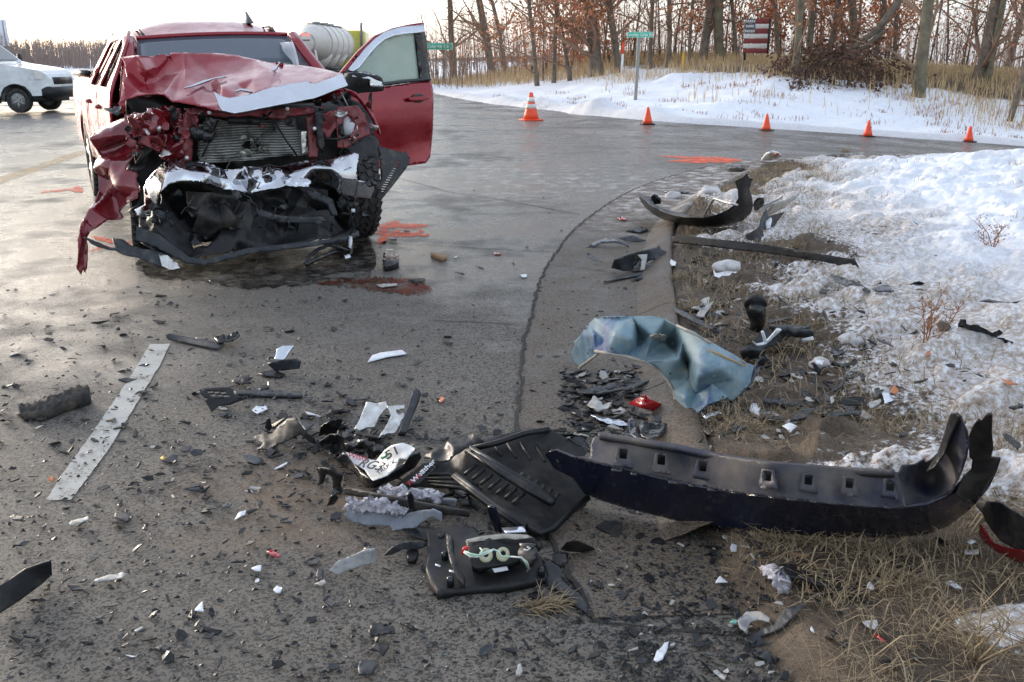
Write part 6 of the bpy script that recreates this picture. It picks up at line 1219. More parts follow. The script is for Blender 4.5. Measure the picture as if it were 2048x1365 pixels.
for (P, m_, lb, h_) in (([(250, 860), (300, 790), (345, 830), (360, 850), (420, 835), (400, 880), (330, 900)], 'pale_plastic', 'cream folded plastic piece left of the red lens', .04), ([(185, 760), (300, 735), (430, 710), (460, 720), (450, 745), (330, 768), (210, 785)], 'grey_plastic', 'grey slat running under the teal fender arch', .03), ([(180, 780), (320, 770), (520, 730), (640, 690), (760, 640), (770, 655), (560, 750), (340, 785)], 'black_plastic', 'long dark rail under the teal fender arch', .03), ([(690, 915), (760, 905), (810, 930), (740, 990), (715, 985)], 'grey_plastic', 'grey cone-shaped cap below the red lens', .04), ([(275, 925), (340, 930), (430, 955), (530, 975), (530, 998), (420, 985), (340, 965)], 'silver_trim', 'ragged silver strip left of the bumper cover', .02), ([(530, 950), (560, 930), (590, 980), (590, 1040), (640, 1100), (600, 1090), (545, 1050)], 'blue_paint', 'blue-black curved bracket sticking up behind the bumper cover', .08), ([(600, 970), (720, 965), (800, 990), (770, 1060), (690, 1110), (620, 1060)], 'black_gloss', 'tangle of black and silver bracket by the curb', .05), ([(420, 885), (480, 870), (520, 900), (500, 920), (430, 915)], 'pale_plastic', 'pale clear lens flake in the gutter', .02), ([(880, 1150), (1010, 1070), (1055, 1075), (1030, 1110), (930, 1155)], 'black_plastic', 'black angled bar behind the bumper cover top', .06), ([(825, 195), (860, 190), (990, 255), (1115, 330), (1100, 345), (960, 280), (840, 215)], 'black_plastic', 'long black batten behind the teal fender', .04), ([(1240, 985), (1290, 975), (1350, 1010), (1300, 1030), (1240, 1030)], 'grey_plastic', 'grey flat flake in the straw behind the bumper cover', .03), ([(1540, 1020), (1570, 1030), (1605, 1085), (1575, 1085)], 'pale_plastic', 'pale slender flake in the straw', .03), ([(1635, 1065), (1700, 1035), (1770, 1030), (1720, 1060)], 'pale_plastic', 'pale leaf-shaped flake right of the slender flake', .03), ([(1585, 1000), (1650, 985), (1685, 1010), (1640, 1040)], 'white_plastic', 'white icy lump in the straw', .05), ([(1040, 930), (1160, 895), (1168, 912), (1060, 945)], 'silver_trim', 'silver strip at the tip of the teal fender', .03), ([(1025, 990), (1080, 1010), (1120, 1040), (1080, 1060), (1050, 1040)], 'black_plastic', 'ribbed black clip below the teal fender tip', .03)):
    one('plastic_shard', lb, S, P, m_, D5, h=h_, cr=.012, cs=.07)

# --- floor liner heap with licence plate, carpet and lamp
fl = thing('floor_liner', 'heap of black ribbed rubber floor liner torn in two', 'floor mat', (1500, 640), D6)
gs('liner', [(1140, 480), (1200, 360), (1250, 345), (1330, 380), (1480, 340), (1600, 318), (1690, 322), (1760, 360), (1900, 440), (1860, 500), (1905, 560), (1830, 600), (1905, 700), (1800, 780), (1700, 870), (1630, 895), (1560, 860), (1470, 800), (1350, 730), (1200, 650), (1000, 640), (850, 640), (900, 590), (1000, 510), (1090, 500)], 'black_dusty', D6, parent=fl, step=5, thick=.006, cr=.012, cs=.12, ridged=False,
   ctrl=[(1140, 480, .08), (1250, 345, .15), (1480, 340, .20), (1690, 322, .22), (1900, 440, .14), (1905, 560, .10), (1905, 700, .03), (1700, 870, .03), (1560, 860, .05), (1350, 730, .06), (1000, 640, .03), (850, 640, .02), (1000, 510, .10), (1250, 450, .14), (1500, 500, .12), (1700, 600, .08), (1300, 600, .07), (1600, 720, .06)])
gs('flap', [(1000, 480), (1060, 430), (1120, 420), (1200, 350), (1260, 345), (1330, 385), (1240, 420), (1150, 490), (1090, 500)], 'black_plastic', D6, parent=fl, step=5, ctrl=[(1000, 480, .08), (1200, 350, .17), (1330, 385, .18), (1150, 490, .12)], cr=.02, cs=.1)
for P in ([(1238, 440, .17), (1400, 545, .15), (1560, 650, .12), (1700, 730, .09)], [(1262, 428, .18), (1420, 530, .16), (1590, 630, .13), (1715, 715, .10)], [(1175, 575, .10), (1300, 670, .085), (1440, 770, .075), (1560, 855, .07)], [(1165, 585, .095), (1290, 682, .08), (1425, 780, .07), (1545, 862, .06)], [(1560, 860, .05), (1640, 893, .035), (1710, 868, .04), (1800, 780, .05), (1900, 700, .05)], [(1255, 432, .17), (1400, 400, .19), (1560, 345, .22), (1690, 325, .225)]):
    edge('rib', P, .012, 'black_plastic', fl, D6)
gs('side_bar', [(1240, 432), (1265, 428), (1430, 535), (1600, 635), (1718, 712), (1700, 732), (1560, 655), (1400, 550)], 'black_plastic', D6, parent=fl, step=6, thick=.02, ctrl=[(1240, 432, .18), (1430, 535, .165), (1718, 712, .11), (1700, 732, .10), (1400, 550, .16)])
for i in range(6):
    x, y = 1520 + i * 38, 570 + i * 22; edge('rib', [(x + 30, y - 5, .135 - .008 * i), (x - 8, y + 42, .115 - .008 * i)], .009, 'black_dusty', fl, D6)
for i in range(4): edge('rib', [(1010 + i * 10, 575 + i * 17, .075 - .008 * i), (1140 + i * 20, 570 + i * 24, .085), (1300 + i * 20, 630 + i * 26, .08 - .006 * i)], .006, 'black_dusty', fl, D6)
for i in range(7):
    x, y = 1290 + i * 44, 520 + i * 26; edge('rib', [(x, y, .115 - .004 * i), (x - 62, y + 52, .10 - .004 * i)], .007, 'black_plastic', fl, D6)
for i in range(5): edge('rib', [(1390 + i * 70, 410 - i * 8, .175), (1430 + i * 78, 470 + i * 10, .15)], .006, 'black_dusty', fl, D6)
bd = gs('badge', [(918, 625), (1010, 525), (1050, 512), (1070, 530), (1045, 560), (965, 632)], 'black_gloss', D6, parent=fl, step=5, thick=.004, ctrl=[(918, 625, .055), (1030, 515, .115), (1070, 530, .115), (965, 632, .055)])
def gtext(name, s, P0, P1, size, m, parent, V, lift=.004):
    a, c = [Vector(p) for p in gt([P0, P1], V)]; u = (c - a); L = u.length; u.normalize(); n_ = Vector((0, -.35, 1)); n_ = (n_ - u * n_.dot(u)).normalized(); v = n_.cross(u)
    Mw = Matrix(((u.x, v.x, n_.x, 0), (u.y, v.y, n_.y, 0), (u.z, v.z, n_.z, 0), (0, 0, 0, 1))); Mw.translation = (a + c) / 2 + n_ * lift
    return text(name, s, size, m, parent, Mw, ext=.0006)
gtext('lettering', 'Weather', (975, 588, .085), (1035, 530, .115), .030, M['white_plastic'], fl, D6, .008); gtext('lettering', 'Tech', (940, 620, .065), (972, 592, .083), .030, M['wire_red'], fl, D6, .008)
lp = thing('licence_plate', 'bent white licence plate on a black plastic holder', 'licence plate', (700, 620), D6)
gs('holder', [(525, 490), (560, 455), (590, 460), (660, 560), (720, 600), (800, 580), (900, 520), (940, 460), (985, 450), (990, 480), (960, 530), (870, 590), (740, 645), (690, 645), (620, 560), (570, 530)], 'black_gloss', D6, parent=lp, step=5, thick=.012, ctrl=[(525, 490, .04), (590, 460, .08), (720, 600, .06), (940, 460, .13), (985, 450, .12), (870, 590, .03), (690, 645, .01), (570, 530, .02)])
pl = gs('plate', [(578, 450), (620, 460), (690, 488), (745, 495), (790, 440), (830, 412), (890, 398), (930, 412), (957, 428), (940, 455), (905, 490), (870, 485), (850, 540), (800, 580), (725, 606), (700, 575), (680, 545), (620, 510)], 'plate', D6, parent=lp, step=3.5, thick=.002, ctrl=[(578, 450, .10), (690, 488, .075), (745, 495, .085), (830, 412, .17), (930, 412, .19), (905, 490, .15), (850, 540, .115), (725, 606, .07), (620, 510, .07), (760, 540, .085)], cr=.003, cs=.05) if M.setdefault('plate', mat('dirty_plate_white', (.66, .67, .68), .4, 0, c2=(.52, .52, .52), vs=14, dust=.22, ds=12, dustc=(.45, .33, .16))) else None
M['ink_red'] = mat('red_ink', (.52, .03, .04), .5); M['ink_black'] = mat('black_ink', (.02, .02, .025), .5); M['ink_green'] = mat('green_ink', (.04, .26, .15), .5)
gtext('lettering', 'WISC', (600, 474, .098), (680, 497, .083), .030, M['ink_red'], lp, D6, .007); gtext('lettering', 'RG3', (675, 525, .080), (775, 545, .092), .066, M['ink_black'], lp, D6, .012)
gtext('lettering', 'TRUCK', (775, 562, .095), (835, 520, .118), .024, M['ink_black'], lp, D6, .010); gtext('lettering', '51', (805, 480, .145), (870, 445, .165), .058, M['ink_black'], lp, D6, .010)
gs('emblem', [(765, 478), (790, 455), (815, 455), (800, 475), (775, 492)], 'ink_green', D6, parent=lp, step=5, thick=.001, ctrl=[(765, 478, .115), (815, 455, .145), (775, 492, .112)])
cp = thing('carpet_scrap', 'torn grey carpet padding with lilac fluff, front piece', 'carpet', (800, 820), D6)
gs('felt', [(568, 790), (600, 755), (700, 765), (800, 790), (900, 790), (970, 770), (1050, 762), (1095, 790), (1100, 830), (1050, 800), (1000, 830), (960, 860), (830, 878), (820, 850), (700, 850), (600, 825)], 'felt', D6, parent=cp, step=4, thick=.008, ctrl=[(568, 790, .03), (700, 765, .06), (900, 790, .05), (1050, 762, .12), (1100, 830, .08), (960, 860, .03), (830, 878, .01), (700, 850, .01), (600, 825, .01)], cr=.008, cs=.08)
gs('fluff', [(575, 750), (610, 715), (700, 718), (780, 722), (860, 735), (915, 760), (900, 780), (800, 785), (700, 768), (600, 768)], 'fluff', D6, parent=cp, step=3, thick=.02, ctrl=[(575, 750, .05), (700, 718, .10), (915, 760, .07), (700, 768, .07)], cr=.025, cs=.02, jag=3)
cp = thing('carpet_scrap', 'torn grey carpet padding with lilac fluff, rear piece under the liner', 'carpet', (1000, 720), D6)
gs('felt', [(850, 690), (950, 700), (1050, 708), (1180, 712), (1180, 748), (1050, 735), (900, 722)], 'felt', D6, parent=cp, step=4, thick=.01, ctrl=[(850, 690, .05), (1180, 712, .06), (1180, 748, .03), (900, 722, .03)], cr=.006, cs=.06)
gs('fluff', [(755, 660), (800, 640), (870, 650), (980, 655), (1060, 675), (1110, 692), (1080, 712), (980, 705), (880, 695), (790, 685)], 'fluff', D6, parent=cp, step=3, thick=.02, ctrl=[(755, 660, .04), (870, 650, .08), (1110, 692, .08), (880, 695, .06)], cr=.025, cs=.02, jag=3)
one('trim_strip', 'ribbed black sill strip lying across the carpet padding', 'trim strip', [(568, 648), (590, 645), (760, 680), (950, 720), (1150, 760), (1262, 772), (1250, 806), (1130, 790), (930, 755), (720, 708), (568, 680)], 'black_dusty', D6, ctrl=[(568, 648, .06), (760, 680, .10), (1150, 760, .09), (1262, 772, .07), (1250, 806, .05), (930, 755, .08), (568, 680, .04)], thick=.014)
one('plastic_shard', 'upright black tab standing on the ribbed sill strip', S, [(912, 690), (935, 675), (950, 700), (955, 765), (925, 768)], 'black_plastic', D6, ctrl=[(912, 690, .16), (935, 675, .17), (955, 765, .09), (925, 768, .09)], thick=.01)
# aluminium brackets and bar behind the plate
one('metal_bracket', 'bright aluminium plate bracket, left of the pair behind the licence plate', 'car part', [(622, 325), (650, 280), (690, 175), (750, 182), (795, 172), (805, 205), (760, 260), (735, 320), (690, 318), (660, 332)], 'alu', D6, ctrl=[(622, 325, .05), (690, 175, .14), (805, 205, .13), (735, 320, .05)], cr=.005, cs=.05, thick=.006)
one('metal_bracket', 'bright aluminium bracket with torn top, right of the pair', 'car part', [(752, 372), (790, 320), (825, 250), (805, 200), (840, 195), (900, 192), (900, 215), (850, 222), (860, 240), (895, 235), (895, 255), (850, 345), (800, 352)], 'alu', D6, ctrl=[(752, 372, .05), (825, 250, .12), (805, 200, .15), (900, 192, .15), (850, 345, .06)], cr=.008, cs=.05, thick=.006)
one('trim_strip', 'dark grey channel bar leaning on the aluminium brackets', 'trim strip', [(872, 335), (900, 250), (945, 105), (960, 98), (982, 110), (975, 150), (940, 250), (912, 340), (890, 342)], 'grey_plastic', D6, ctrl=[(872, 335, .03), (945, 105, .12), (982, 110, .12), (912, 340, .02)], thick=.025)
one('torn_fascia', 'crumpled black shroud right of the licence plate bracket, dusty brown inside', 'car part', [(430, 400), (450, 370), (530, 345), (560, 350), (600, 400), (570, 440), (520, 475), (480, 440)], 'black_dusty', D6, ctrl=[(430, 400, .06), (530, 345, .12), (600, 400, .09), (520, 475, .02), (520, 400, .04)], cr=.02, cs=.08)
one('grille_piece', 'black vented housing with slats above the licence plate', 'car part', [(555, 410), (600, 390), (680, 375), (750, 420), (770, 440), (740, 480), (700, 478), (690, 440), (640, 420), (610, 440), (570, 440)], 'black_gloss', D6, ctrl=[(555, 410, .07), (680, 375, .13), (770, 440, .10), (700, 478, .05), (610, 440, .06)], cr=.025, cs=.06, thick=.01)
one('plastic_shard', 'jagged black piece upright left of the aluminium brackets', S, [(430, 355), (440, 310), (480, 280), (555, 258), (560, 275), (530, 320), (490, 360)], 'black_plastic', D6, ctrl=[(430, 355, .03), (480, 280, .13), (555, 258, .13), (490, 360, .03)], cr=.02, cs=.06)
one('torn_fascia', 'dusty tan and black bent liner with a flat tongue, left of the heap', 'car panel', [(75, 375), (100, 355), (180, 345), (200, 320), (260, 270), (310, 262), (340, 310), (370, 350), (410, 375), (415, 405), (380, 395), (330, 355), (280, 372), (160, 438), (95, 435), (130, 405)], 'black_dusty', D6, ctrl=[(75, 375, .02), (200, 320, .08), (310, 262, .15), (370, 350, .10), (415, 405, .04), (280, 372, .08), (95, 435, .01)], cr=.01, cs=.1)
one('plastic_shard', 'grey rounded tongue behind the dusty bent liner', S, [(135, 320), (145, 270), (165, 265), (175, 320), (160, 335)], 'grey_plastic', D6, ctrl=[(135, 320, .03), (155, 266, .10), (175, 320, .03)])
one('plastic_shard', 'grey sheet corner behind the dusty bent liner', S, [(310, 270), (360, 275), (405, 295), (360, 335), (340, 310)], 'grey_plastic', D6, h=.06)
one('plastic_clip', 'black arched clip left of the licence plate holder', 'car part', [(422, 535), (450, 530), (500, 545), (555, 575), (550, 640), (510, 645), (500, 590), (470, 570), (455, 620), (430, 630), (438, 580)], 'black_dusty', D6, ctrl=[(422, 535, .08), (500, 545, .10), (555, 575, .08), (530, 643, .01), (440, 628, .01)], cr=.01, cs=.05, thick=.008)
one('plastic_shard', 'folded black leaf-like piece below the arched clip', S, [(475, 745), (500, 690), (520, 680), (540, 700), (515, 735)], 'black_gloss', D6, ctrl=[(475, 745, .01), (520, 680, .06), (515, 735, .01)])
# tail lamp unit seen from behind
tlp = thing('broken_tail_lamp', 'black tail lamp housing lying face down with green wires', 'lamp', (700, 900), D6c)
gs('rim', [(120, 320), (160, 318), (380, 285), (480, 275), (500, 300), (640, 290), (710, 360), (700, 390), (1000, 370), (1250, 385), (1330, 430), (1340, 560), (1400, 640), (1470, 840), (1440, 880), (1000, 950), (560, 985), (260, 1015), (170, 880), (125, 740), (150, 560), (140, 420)], 'black_dusty', D6c, parent=tlp, step=5, thick=.03, ctrl=[(120, 320, .05), (480, 275, .06), (640, 290, .05), (1250, 385, .07), (1400, 640, .06), (1470, 840, .03), (1000, 950, .03), (260, 1015, .03), (125, 740, .04), (300, 600, .035), (800, 860, .03), (700, 600, .05)])
gs('wall', [(345, 375), (400, 400), (420, 560), (470, 720), (550, 850), (540, 940), (470, 860), (390, 690), (355, 520)], 'black_dusty', D6c, parent=tlp, step=5, thick=.02, ctrl=[(345, 375, .09), (400, 400, .095), (420, 560, .085), (550, 850, .06), (540, 940, .05), (390, 690, .075)])
gs('bulb_block', [(560, 450), (720, 430), (1000, 385), (1240, 390), (1330, 435), (1340, 520), (1310, 600), (1130, 690), (880, 745), (640, 760), (600, 640), (580, 540)], 'black_plastic', D6c, parent=tlp, step=5, thick=.05, ctrl=[(560, 450, .11), (1000, 385, .13), (1330, 435, .125), (1310, 600, .09), (880, 745, .07), (640, 760, .065), (850, 480, .125)], cr=.004, cs=.05)
gs('block_top', [(570, 440), (740, 400), (1000, 372), (1240, 388), (1300, 415), (1120, 440), (1000, 425), (600, 470)], 'edge', D6c, parent=tlp, step=6, thick=.004, ctrl=[(570, 440, .125), (1000, 372, .145), (1300, 415, .14), (600, 470, .12)])
for (x, y) in ((785, 610), (975, 600)):
    P = [(x + 75 * math.cos(a), y + 78 * math.sin(a)) for a in [R(k) for k in range(0, 360, 24)]]; I = [(x + 32 * math.cos(a), y - 8 + 36 * math.sin(a)) for a in [R(k) for k in range(0, 360, 40)]]
    gs('socket_ring', P, 'socket', D6c, parent=tlp, step=7, thick=.008, holes=[I], ctrl=[(x - 75, y, .118), (x + 75, y, .118), (x, y - 78, .13), (x, y + 78, .105)]) if M.setdefault('socket', mat('pale_green_socket', (.36, .36, .24), .5)) else None
b = MB(); b.tube(gt([(1255, 480, .14), (1255, 540, .125)], D6c), [.028, .026], 14); b.tube(gt([(1250, 590, .13), (1250, 680, .09)], D6c), [.030, .022], 14); mk('bulb_holder', b.V, b.F, M['black_gloss'], tlp)
gs('clip', [(505, 590), (520, 545), (560, 528), (595, 550), (570, 560), (540, 575), (535, 610), (515, 608)], 'wire_red', D6c, parent=tlp, step=5, thick=.012, ctrl=[(505, 590, .115), (560, 528, .135), (535, 610, .11)])
for k, (P, m_) in enumerate((([(550, 570, .135), (620, 600, .14), (700, 615, .14), (760, 590, .145), (870, 550, .145), (930, 575, .14), (960, 625, .135), (1060, 632, .135)], 'wire_green'), ([(555, 590, .13), (640, 625, .135), (730, 615, .14), (745, 560, .15), (720, 535, .15)], 'wire_green'), ([(540, 580, .135), (610, 630, .13), (690, 632, .135), (780, 600, .14), (860, 560, .145)], 'wire_white'), ([(1060, 630, .135), (1180, 640, .14), (1240, 690, .12), (1265, 760, .07), (1240, 790, .05)], 'wire_white'), ([(1185, 645, .14), (1225, 700, .12), (1250, 770, .065)], 'wire_green'), ([(1205, 550, .15), (1240, 560, .15), (1275, 540, .15), (1240, 520, .155)], 'wire_white'))):
    edge('wire', P, .0028, m_, tlp, D6c)
gs('sticker', [(855, 762), (1015, 736), (1035, 780), (880, 808)], 'white_plastic', D6c, parent=tlp, step=9, thick=.001, ctrl=[(855, 762, .062), (1015, 736, .068), (1035, 780, .058), (880, 808, .052)])
gs('sticker', [(375, 775), (445, 785), (440, 806), (378, 796)], 'white_plastic', D6c, parent=tlp, step=9, thick=.001, ctrl=[(375, 775, .042), (445, 785, .044), (378, 796, .04)]); gs('sticker', [(225, 708), (285, 725), (278, 746), (222, 726)], 'white_plastic', D6c, parent=tlp, step=9, thick=.001, ctrl=[(225, 708, .043), (285, 725, .043), (222, 726, .04)])
for (x, y) in ((330, 605), (390, 885), (1400, 780), (290, 400)):
    p = gt([(x, y, .05)], D6c)[0]; b = MB(); b.lathe([(.011, -.02), (.011, .006), (.006, .010)], 10, Matrix.Translation(p)); mk('stud', b.V, b.F, M['black_gloss'], tlp)
gs('trim', [(960, 310), (1210, 290), (1225, 350), (1000, 360)], 'silver_trim', D6c, parent=tlp, step=6, ctrl=[(960, 310, .10), (1210, 290, .11), (1000, 360, .12)])
one('plastic_shard', 'grey ribbed blade pointing down right from the tail lamp unit', S, [(1395, 650), (1450, 680), (1560, 720), (1640, 780), (1610, 860), (1700, 960), (1830, 1050), (1910, 1170), (1900, 1255), (1800, 1200), (1660, 1080), (1560, 990), (1500, 990), (1430, 900), (1470, 840)], 'grey_plastic', D6c, ctrl=[(1395, 650, .03), (1640, 780, .03), (1910, 1170, .02), (1900, 1255, .01), (1430, 900, .01)], cr=.006, cs=.06, jag=1)
one('plastic_shard', 'black blue slat standing beside the tail lamp unit', S, [(800, 90), (850, 80), (880, 100), (920, 220), (945, 370), (900, 365), (830, 220)], 'blue_paint', D6c, ctrl=[(800, 90, .15), (880, 100, .15), (945, 370, .05), (900, 365, .04)], thick=.01)
one('plastic_shard', 'dusty dark triangle right of the tail lamp unit', S, [(1610, 550), (1680, 465), (1790, 455), (1960, 530), (1995, 550), (1900, 580), (1700, 575)], 'black_dusty', D6c, ctrl=[(1610, 550, .01), (1720, 455, .07), (1995, 550, .01), (1700, 575, .01)])
one('plastic_shard', 'dark torn flake tucked under the dusty triangle', S, [(1490, 620), (1600, 580), (1700, 610), (1690, 680), (1600, 730), (1510, 680)], 'black_plastic', D6c, h=.015, cr=.01, cs=.05)
one('plastic_shard', 'flat dark flake below the grey ribbed blade', S, [(1255, 1050), (1340, 1005), (1400, 1060), (1510, 1150), (1490, 1165), (1380, 1110)], 'black_plastic', D6c, h=.008)
one('metal_bracket', 'dirty white bent plastic channel left of the tail lamp unit', 'car part', [(490, 1095), (540, 1040), (620, 1010), (690, 985), (735, 985), (745, 1045), (690, 1065), (590, 1095), (530, 1125), (515, 1110)], 'dirty_white', D6, ctrl=[(490, 1095, .02), (620, 1010, .07), (735, 985, .09), (745, 1045, .05), (530, 1125, .01)], cr=.01, cs=.05, thick=.01) if M.setdefault('dirty_white', mat('dirty_white_plastic', (.36, .37, .38), .5, 0, c2=(.16, .16, .16), vs=30, dust=.35, ds=30)) else None
one('plastic_shard', 'dark ribbed cap on the end of the bent white channel', S, [(675, 975), (700, 955), (730, 958), (735, 985), (700, 985)], 'black_gloss', D6, h=.09, thick=.02)
one('plastic_shard', 'grey torn sheet between white channel and tail lamp', S, [(785, 1010), (840, 965), (930, 935), (1010, 935), (1020, 960), (960, 985), (900, 980), (830, 1015)], 'grey_plastic', D6, ctrl=[(785, 1010, .01), (930, 935, .06), (1020, 960, .04), (830, 1015, .01)], cr=.01, cs=.06)
one('plastic_shard', 'small black hinge beside the tail lamp corner', S, [(905, 1000), (930, 975), (975, 985), (960, 1030), (920, 1032)], 'black_plastic', D6, h=.03, thick=.02)
one('plastic_shard', 'dark flat skirt under the carpet padding', S, [(880, 870), (960, 850), (1060, 860), (1110, 880), (1020, 930), (940, 905)], 'black_plastic', D6, h=.02)

# --- pieces on the road at the left
fo = thing('foam_block', 'long charred foam block on the asphalt left of the lane line', 'foam block', (290, 720), D8)
gs('block', [(92, 705), (150, 700), (230, 690), (265, 660), (330, 650), (350, 628), (400, 610), (455, 600), (470, 620), (465, 645), (400, 670), (330, 690), (260, 735), (180, 755), (130, 762), (110, 740)], 'foam', D8, parent=fo, step=3, ctrl=[(92, 705, .055), (265, 660, .07), (455, 600, .08), (465, 645, .06), (260, 735, .045), (130, 762, .03)], cr=.012, cs=.03, down=lambda V: V[:, 2] * 0 + .002)
one('trim_strip', 'grey corrugated strip on the asphalt beyond the lane line end', 'trim strip', [(868, 345), (885, 334), (1000, 355), (1170, 385), (1180, 392), (1140, 415), (1000, 388), (880, 362)], 'grey_plastic', D8, ctrl=[(868, 345, .03), (1170, 385, .03), (1140, 415, .015), (880, 362, .015)], thick=.012)
one('plastic_clip', 'black toothed clip at the end of the corrugated strip', 'car part', [(1120, 360), (1160, 345), (1200, 350), (1250, 328), (1255, 345), (1210, 375), (1150, 385)], 'black_gloss', D8, h=.04, cr=.02, cs=.03, thick=.012)
bx = thing('plastic_box', 'small black box corner with a pale silver flap on the asphalt', 'car part', (1490, 560), D8)
gs('shell', [(1405, 495), (1470, 480), (1550, 470), (1580, 485), (1570, 520), (1450, 535), (1420, 510)], 'grey_plastic', D8, parent=bx, ctrl=[(1405, 495, .06), (1550, 470, .08), (1570, 520, .03), (1450, 535, .015)], thick=.02)
gs('lip', [(1350, 540), (1440, 525), (1500, 548), (1470, 562), (1380, 555)], 'black_plastic', D8, parent=bx, h=.012)
gs('flap', [(1440, 470), (1455, 415), (1480, 400), (1545, 398), (1520, 430), (1490, 475)], 'silver_trim', D8, parent=bx, ctrl=[(1440, 470, .08), (1480, 400, .14), (1545, 398, .14), (1490, 475, .08)], cr=.006, cs=.05)
gr_ = thing('grille_piece', 'black grille corner with square mesh lying on the asphalt', 'grille', (1150, 730), D8)
hl = [[(1085 + 34 * i + 14 * j, 634 + 2 * i + 16 * j), (1112 + 34 * i + 14 * j, 633 + 2 * i + 16 * j), (1122 + 34 * i + 14 * j, 646 + 2 * i + 16 * j), (1095 + 34 * i + 14 * j, 647 + 2 * i + 16 * j)] for i in range(3) for j in range(2)]
gs('mesh', [(1040, 640), (1060, 622), (1120, 618), (1210, 615), (1230, 650), (1270, 670), (1130, 680), (1070, 668)], 'black_plastic', D8, parent=gr_, step=6, holes=hl, ctrl=[(1040, 640, .05), (1210, 615, .07), (1270, 670, .04), (1070, 668, .035)], thick=.008)
gs('lip', [(1078, 690), (1095, 670), (1130, 682), (1230, 668), (1300, 660), (1300, 675), (1210, 708), (1145, 715), (1112, 745)], 'black_plastic', D8, parent=gr_, ctrl=[(1078, 690, .045), (1230, 668, .045), (1300, 675, .02), (1112, 745, .005)], thick=.008)
one('trim_strip', 'slim dark double strip right of the grille corner', 'trim strip', [(1225, 632), (1400, 630), (1585, 638), (1588, 662), (1400, 657), (1240, 652)], 'grey_plastic', D8, h=.018, thick=.012)
one('plastic_shard', 'short black rod behind the slim double strip', S, [(1355, 625), (1395, 605), (1412, 612), (1375, 632)], 'black_plastic', D8, h=.02, thick=.015)
one('plastic_clip', 'burnt brown clip beside the small black box', 'car part', [(1215, 590), (1240, 565), (1310, 558), (1328, 572), (1290, 590), (1320, 600), (1250, 600)], 'black_dusty', D8, h=.025, cr=.02, cs=.03)
one('plastic_shard', 'white and grey chips below the grille corner', S, [(1322, 735), (1345, 715), (1395, 712), (1405, 730), (1350, 755)], 'white_plastic', D8, h=.012)
one('plastic_shard', 'white flat blade on the wet asphalt before the gutter seam', S, [(120, 1175), (150, 1130), (210, 1110), (355, 1092), (388, 1118), (250, 1140)], 'white_plastic', D13, h=.012)
one('torn_wedge', 'large dark wedge-shaped panel at the left edge', 'car panel', [(-60, 700), (-60, 590), (0, 500), (60, 465), (150, 405), (240, 375), (300, 358), (305, 440), (250, 490), (130, 580), (70, 620), (0, 665)], 'black_dusty', D12, ctrl=[(-60, 700, .01), (-60, 590, .05), (150, 405, .08), (300, 358, .09), (305, 440, .03), (130, 580, .015), (60, 520, .06)], thick=.006)
gs_ = [([(548, 480), (560, 465), (620, 445), (720, 425), (740, 435), (720, 455), (600, 475)], 'pale_plastic', 'thin pale-topped batten on the asphalt near the left edge', .02), ([(665, 100), (680, 70), (740, 78), (778, 98), (740, 127), (690, 110)], 'grey_plastic', 'flat dark hexagonal chip on the near asphalt', .01), ([(405, 150), (415, 120), (515, 98), (520, 115), (430, 150)], 'pale_plastic', 'cream ribbed sliver at the foot of the lane line', .02), ([(58, 98), (90, 80), (140, 100), (130, 122), (80, 115)], 'black_gloss', 'curled black flake at the far left of the near road', .03), ([(1370, 115), (1400, 75), (1440, 62), (1435, 85)], 'white_plastic', 'slender white splinter with a point', .008), ([(1558, 302), (1600, 296), (1640, 322), (1632, 336), (1590, 325)], 'red_lens', 'curved bright red lens chip on the near asphalt', .02), ([(1135, 650), (1160, 620), (1185, 592), (1192, 652)], 'white_plastic', 'white triangular shark-fin chip in the near road', .01), ([(1470, 400), (1500, 388), (1530, 385), (1525, 415), (1490, 412)], 'white_plastic', 'small silver-white crumpled chip', .012), ([(1600, 525), (1620, 500), (1650, 510), (1640, 540), (1615, 543)], 'white_plastic', 'white curled chip left of the bent white channel', .015), ([(1840, 490), (1900, 465), (1908, 485), (1880, 500)], 'pale_plastic', 'clear curved flake below the bent white channel', .015), ([(1850, 440), (1860, 405), (1895, 410), (1885, 465), (1850, 475)], 'grey_plastic', 'dark square flake above the clear curved one', .01), ([(900, 872), (950, 845), (1005, 862), (970, 890)], 'grey_plastic', 'grey rhombic chip near the bottom of the road', .01), ([(785, 770), (830, 740), (842, 748), (800, 775)], 'pale_plastic', 'pale triangular glass chip near the bottom', .01), ([(955, 940), (990, 925), (1000, 940), (970, 955)], 'grey_plastic', 'small grey tile chip below the rhombic chip', .01), ([(835, 170), (845, 142), (866, 145), (858, 180)], 'black_gloss', 'small upright black hook', .04)]
for (P, m_, lb, h_) in gs_: one('plastic_shard', lb, S, P, m_, D12, h=h_, cr=.004, cs=.05)
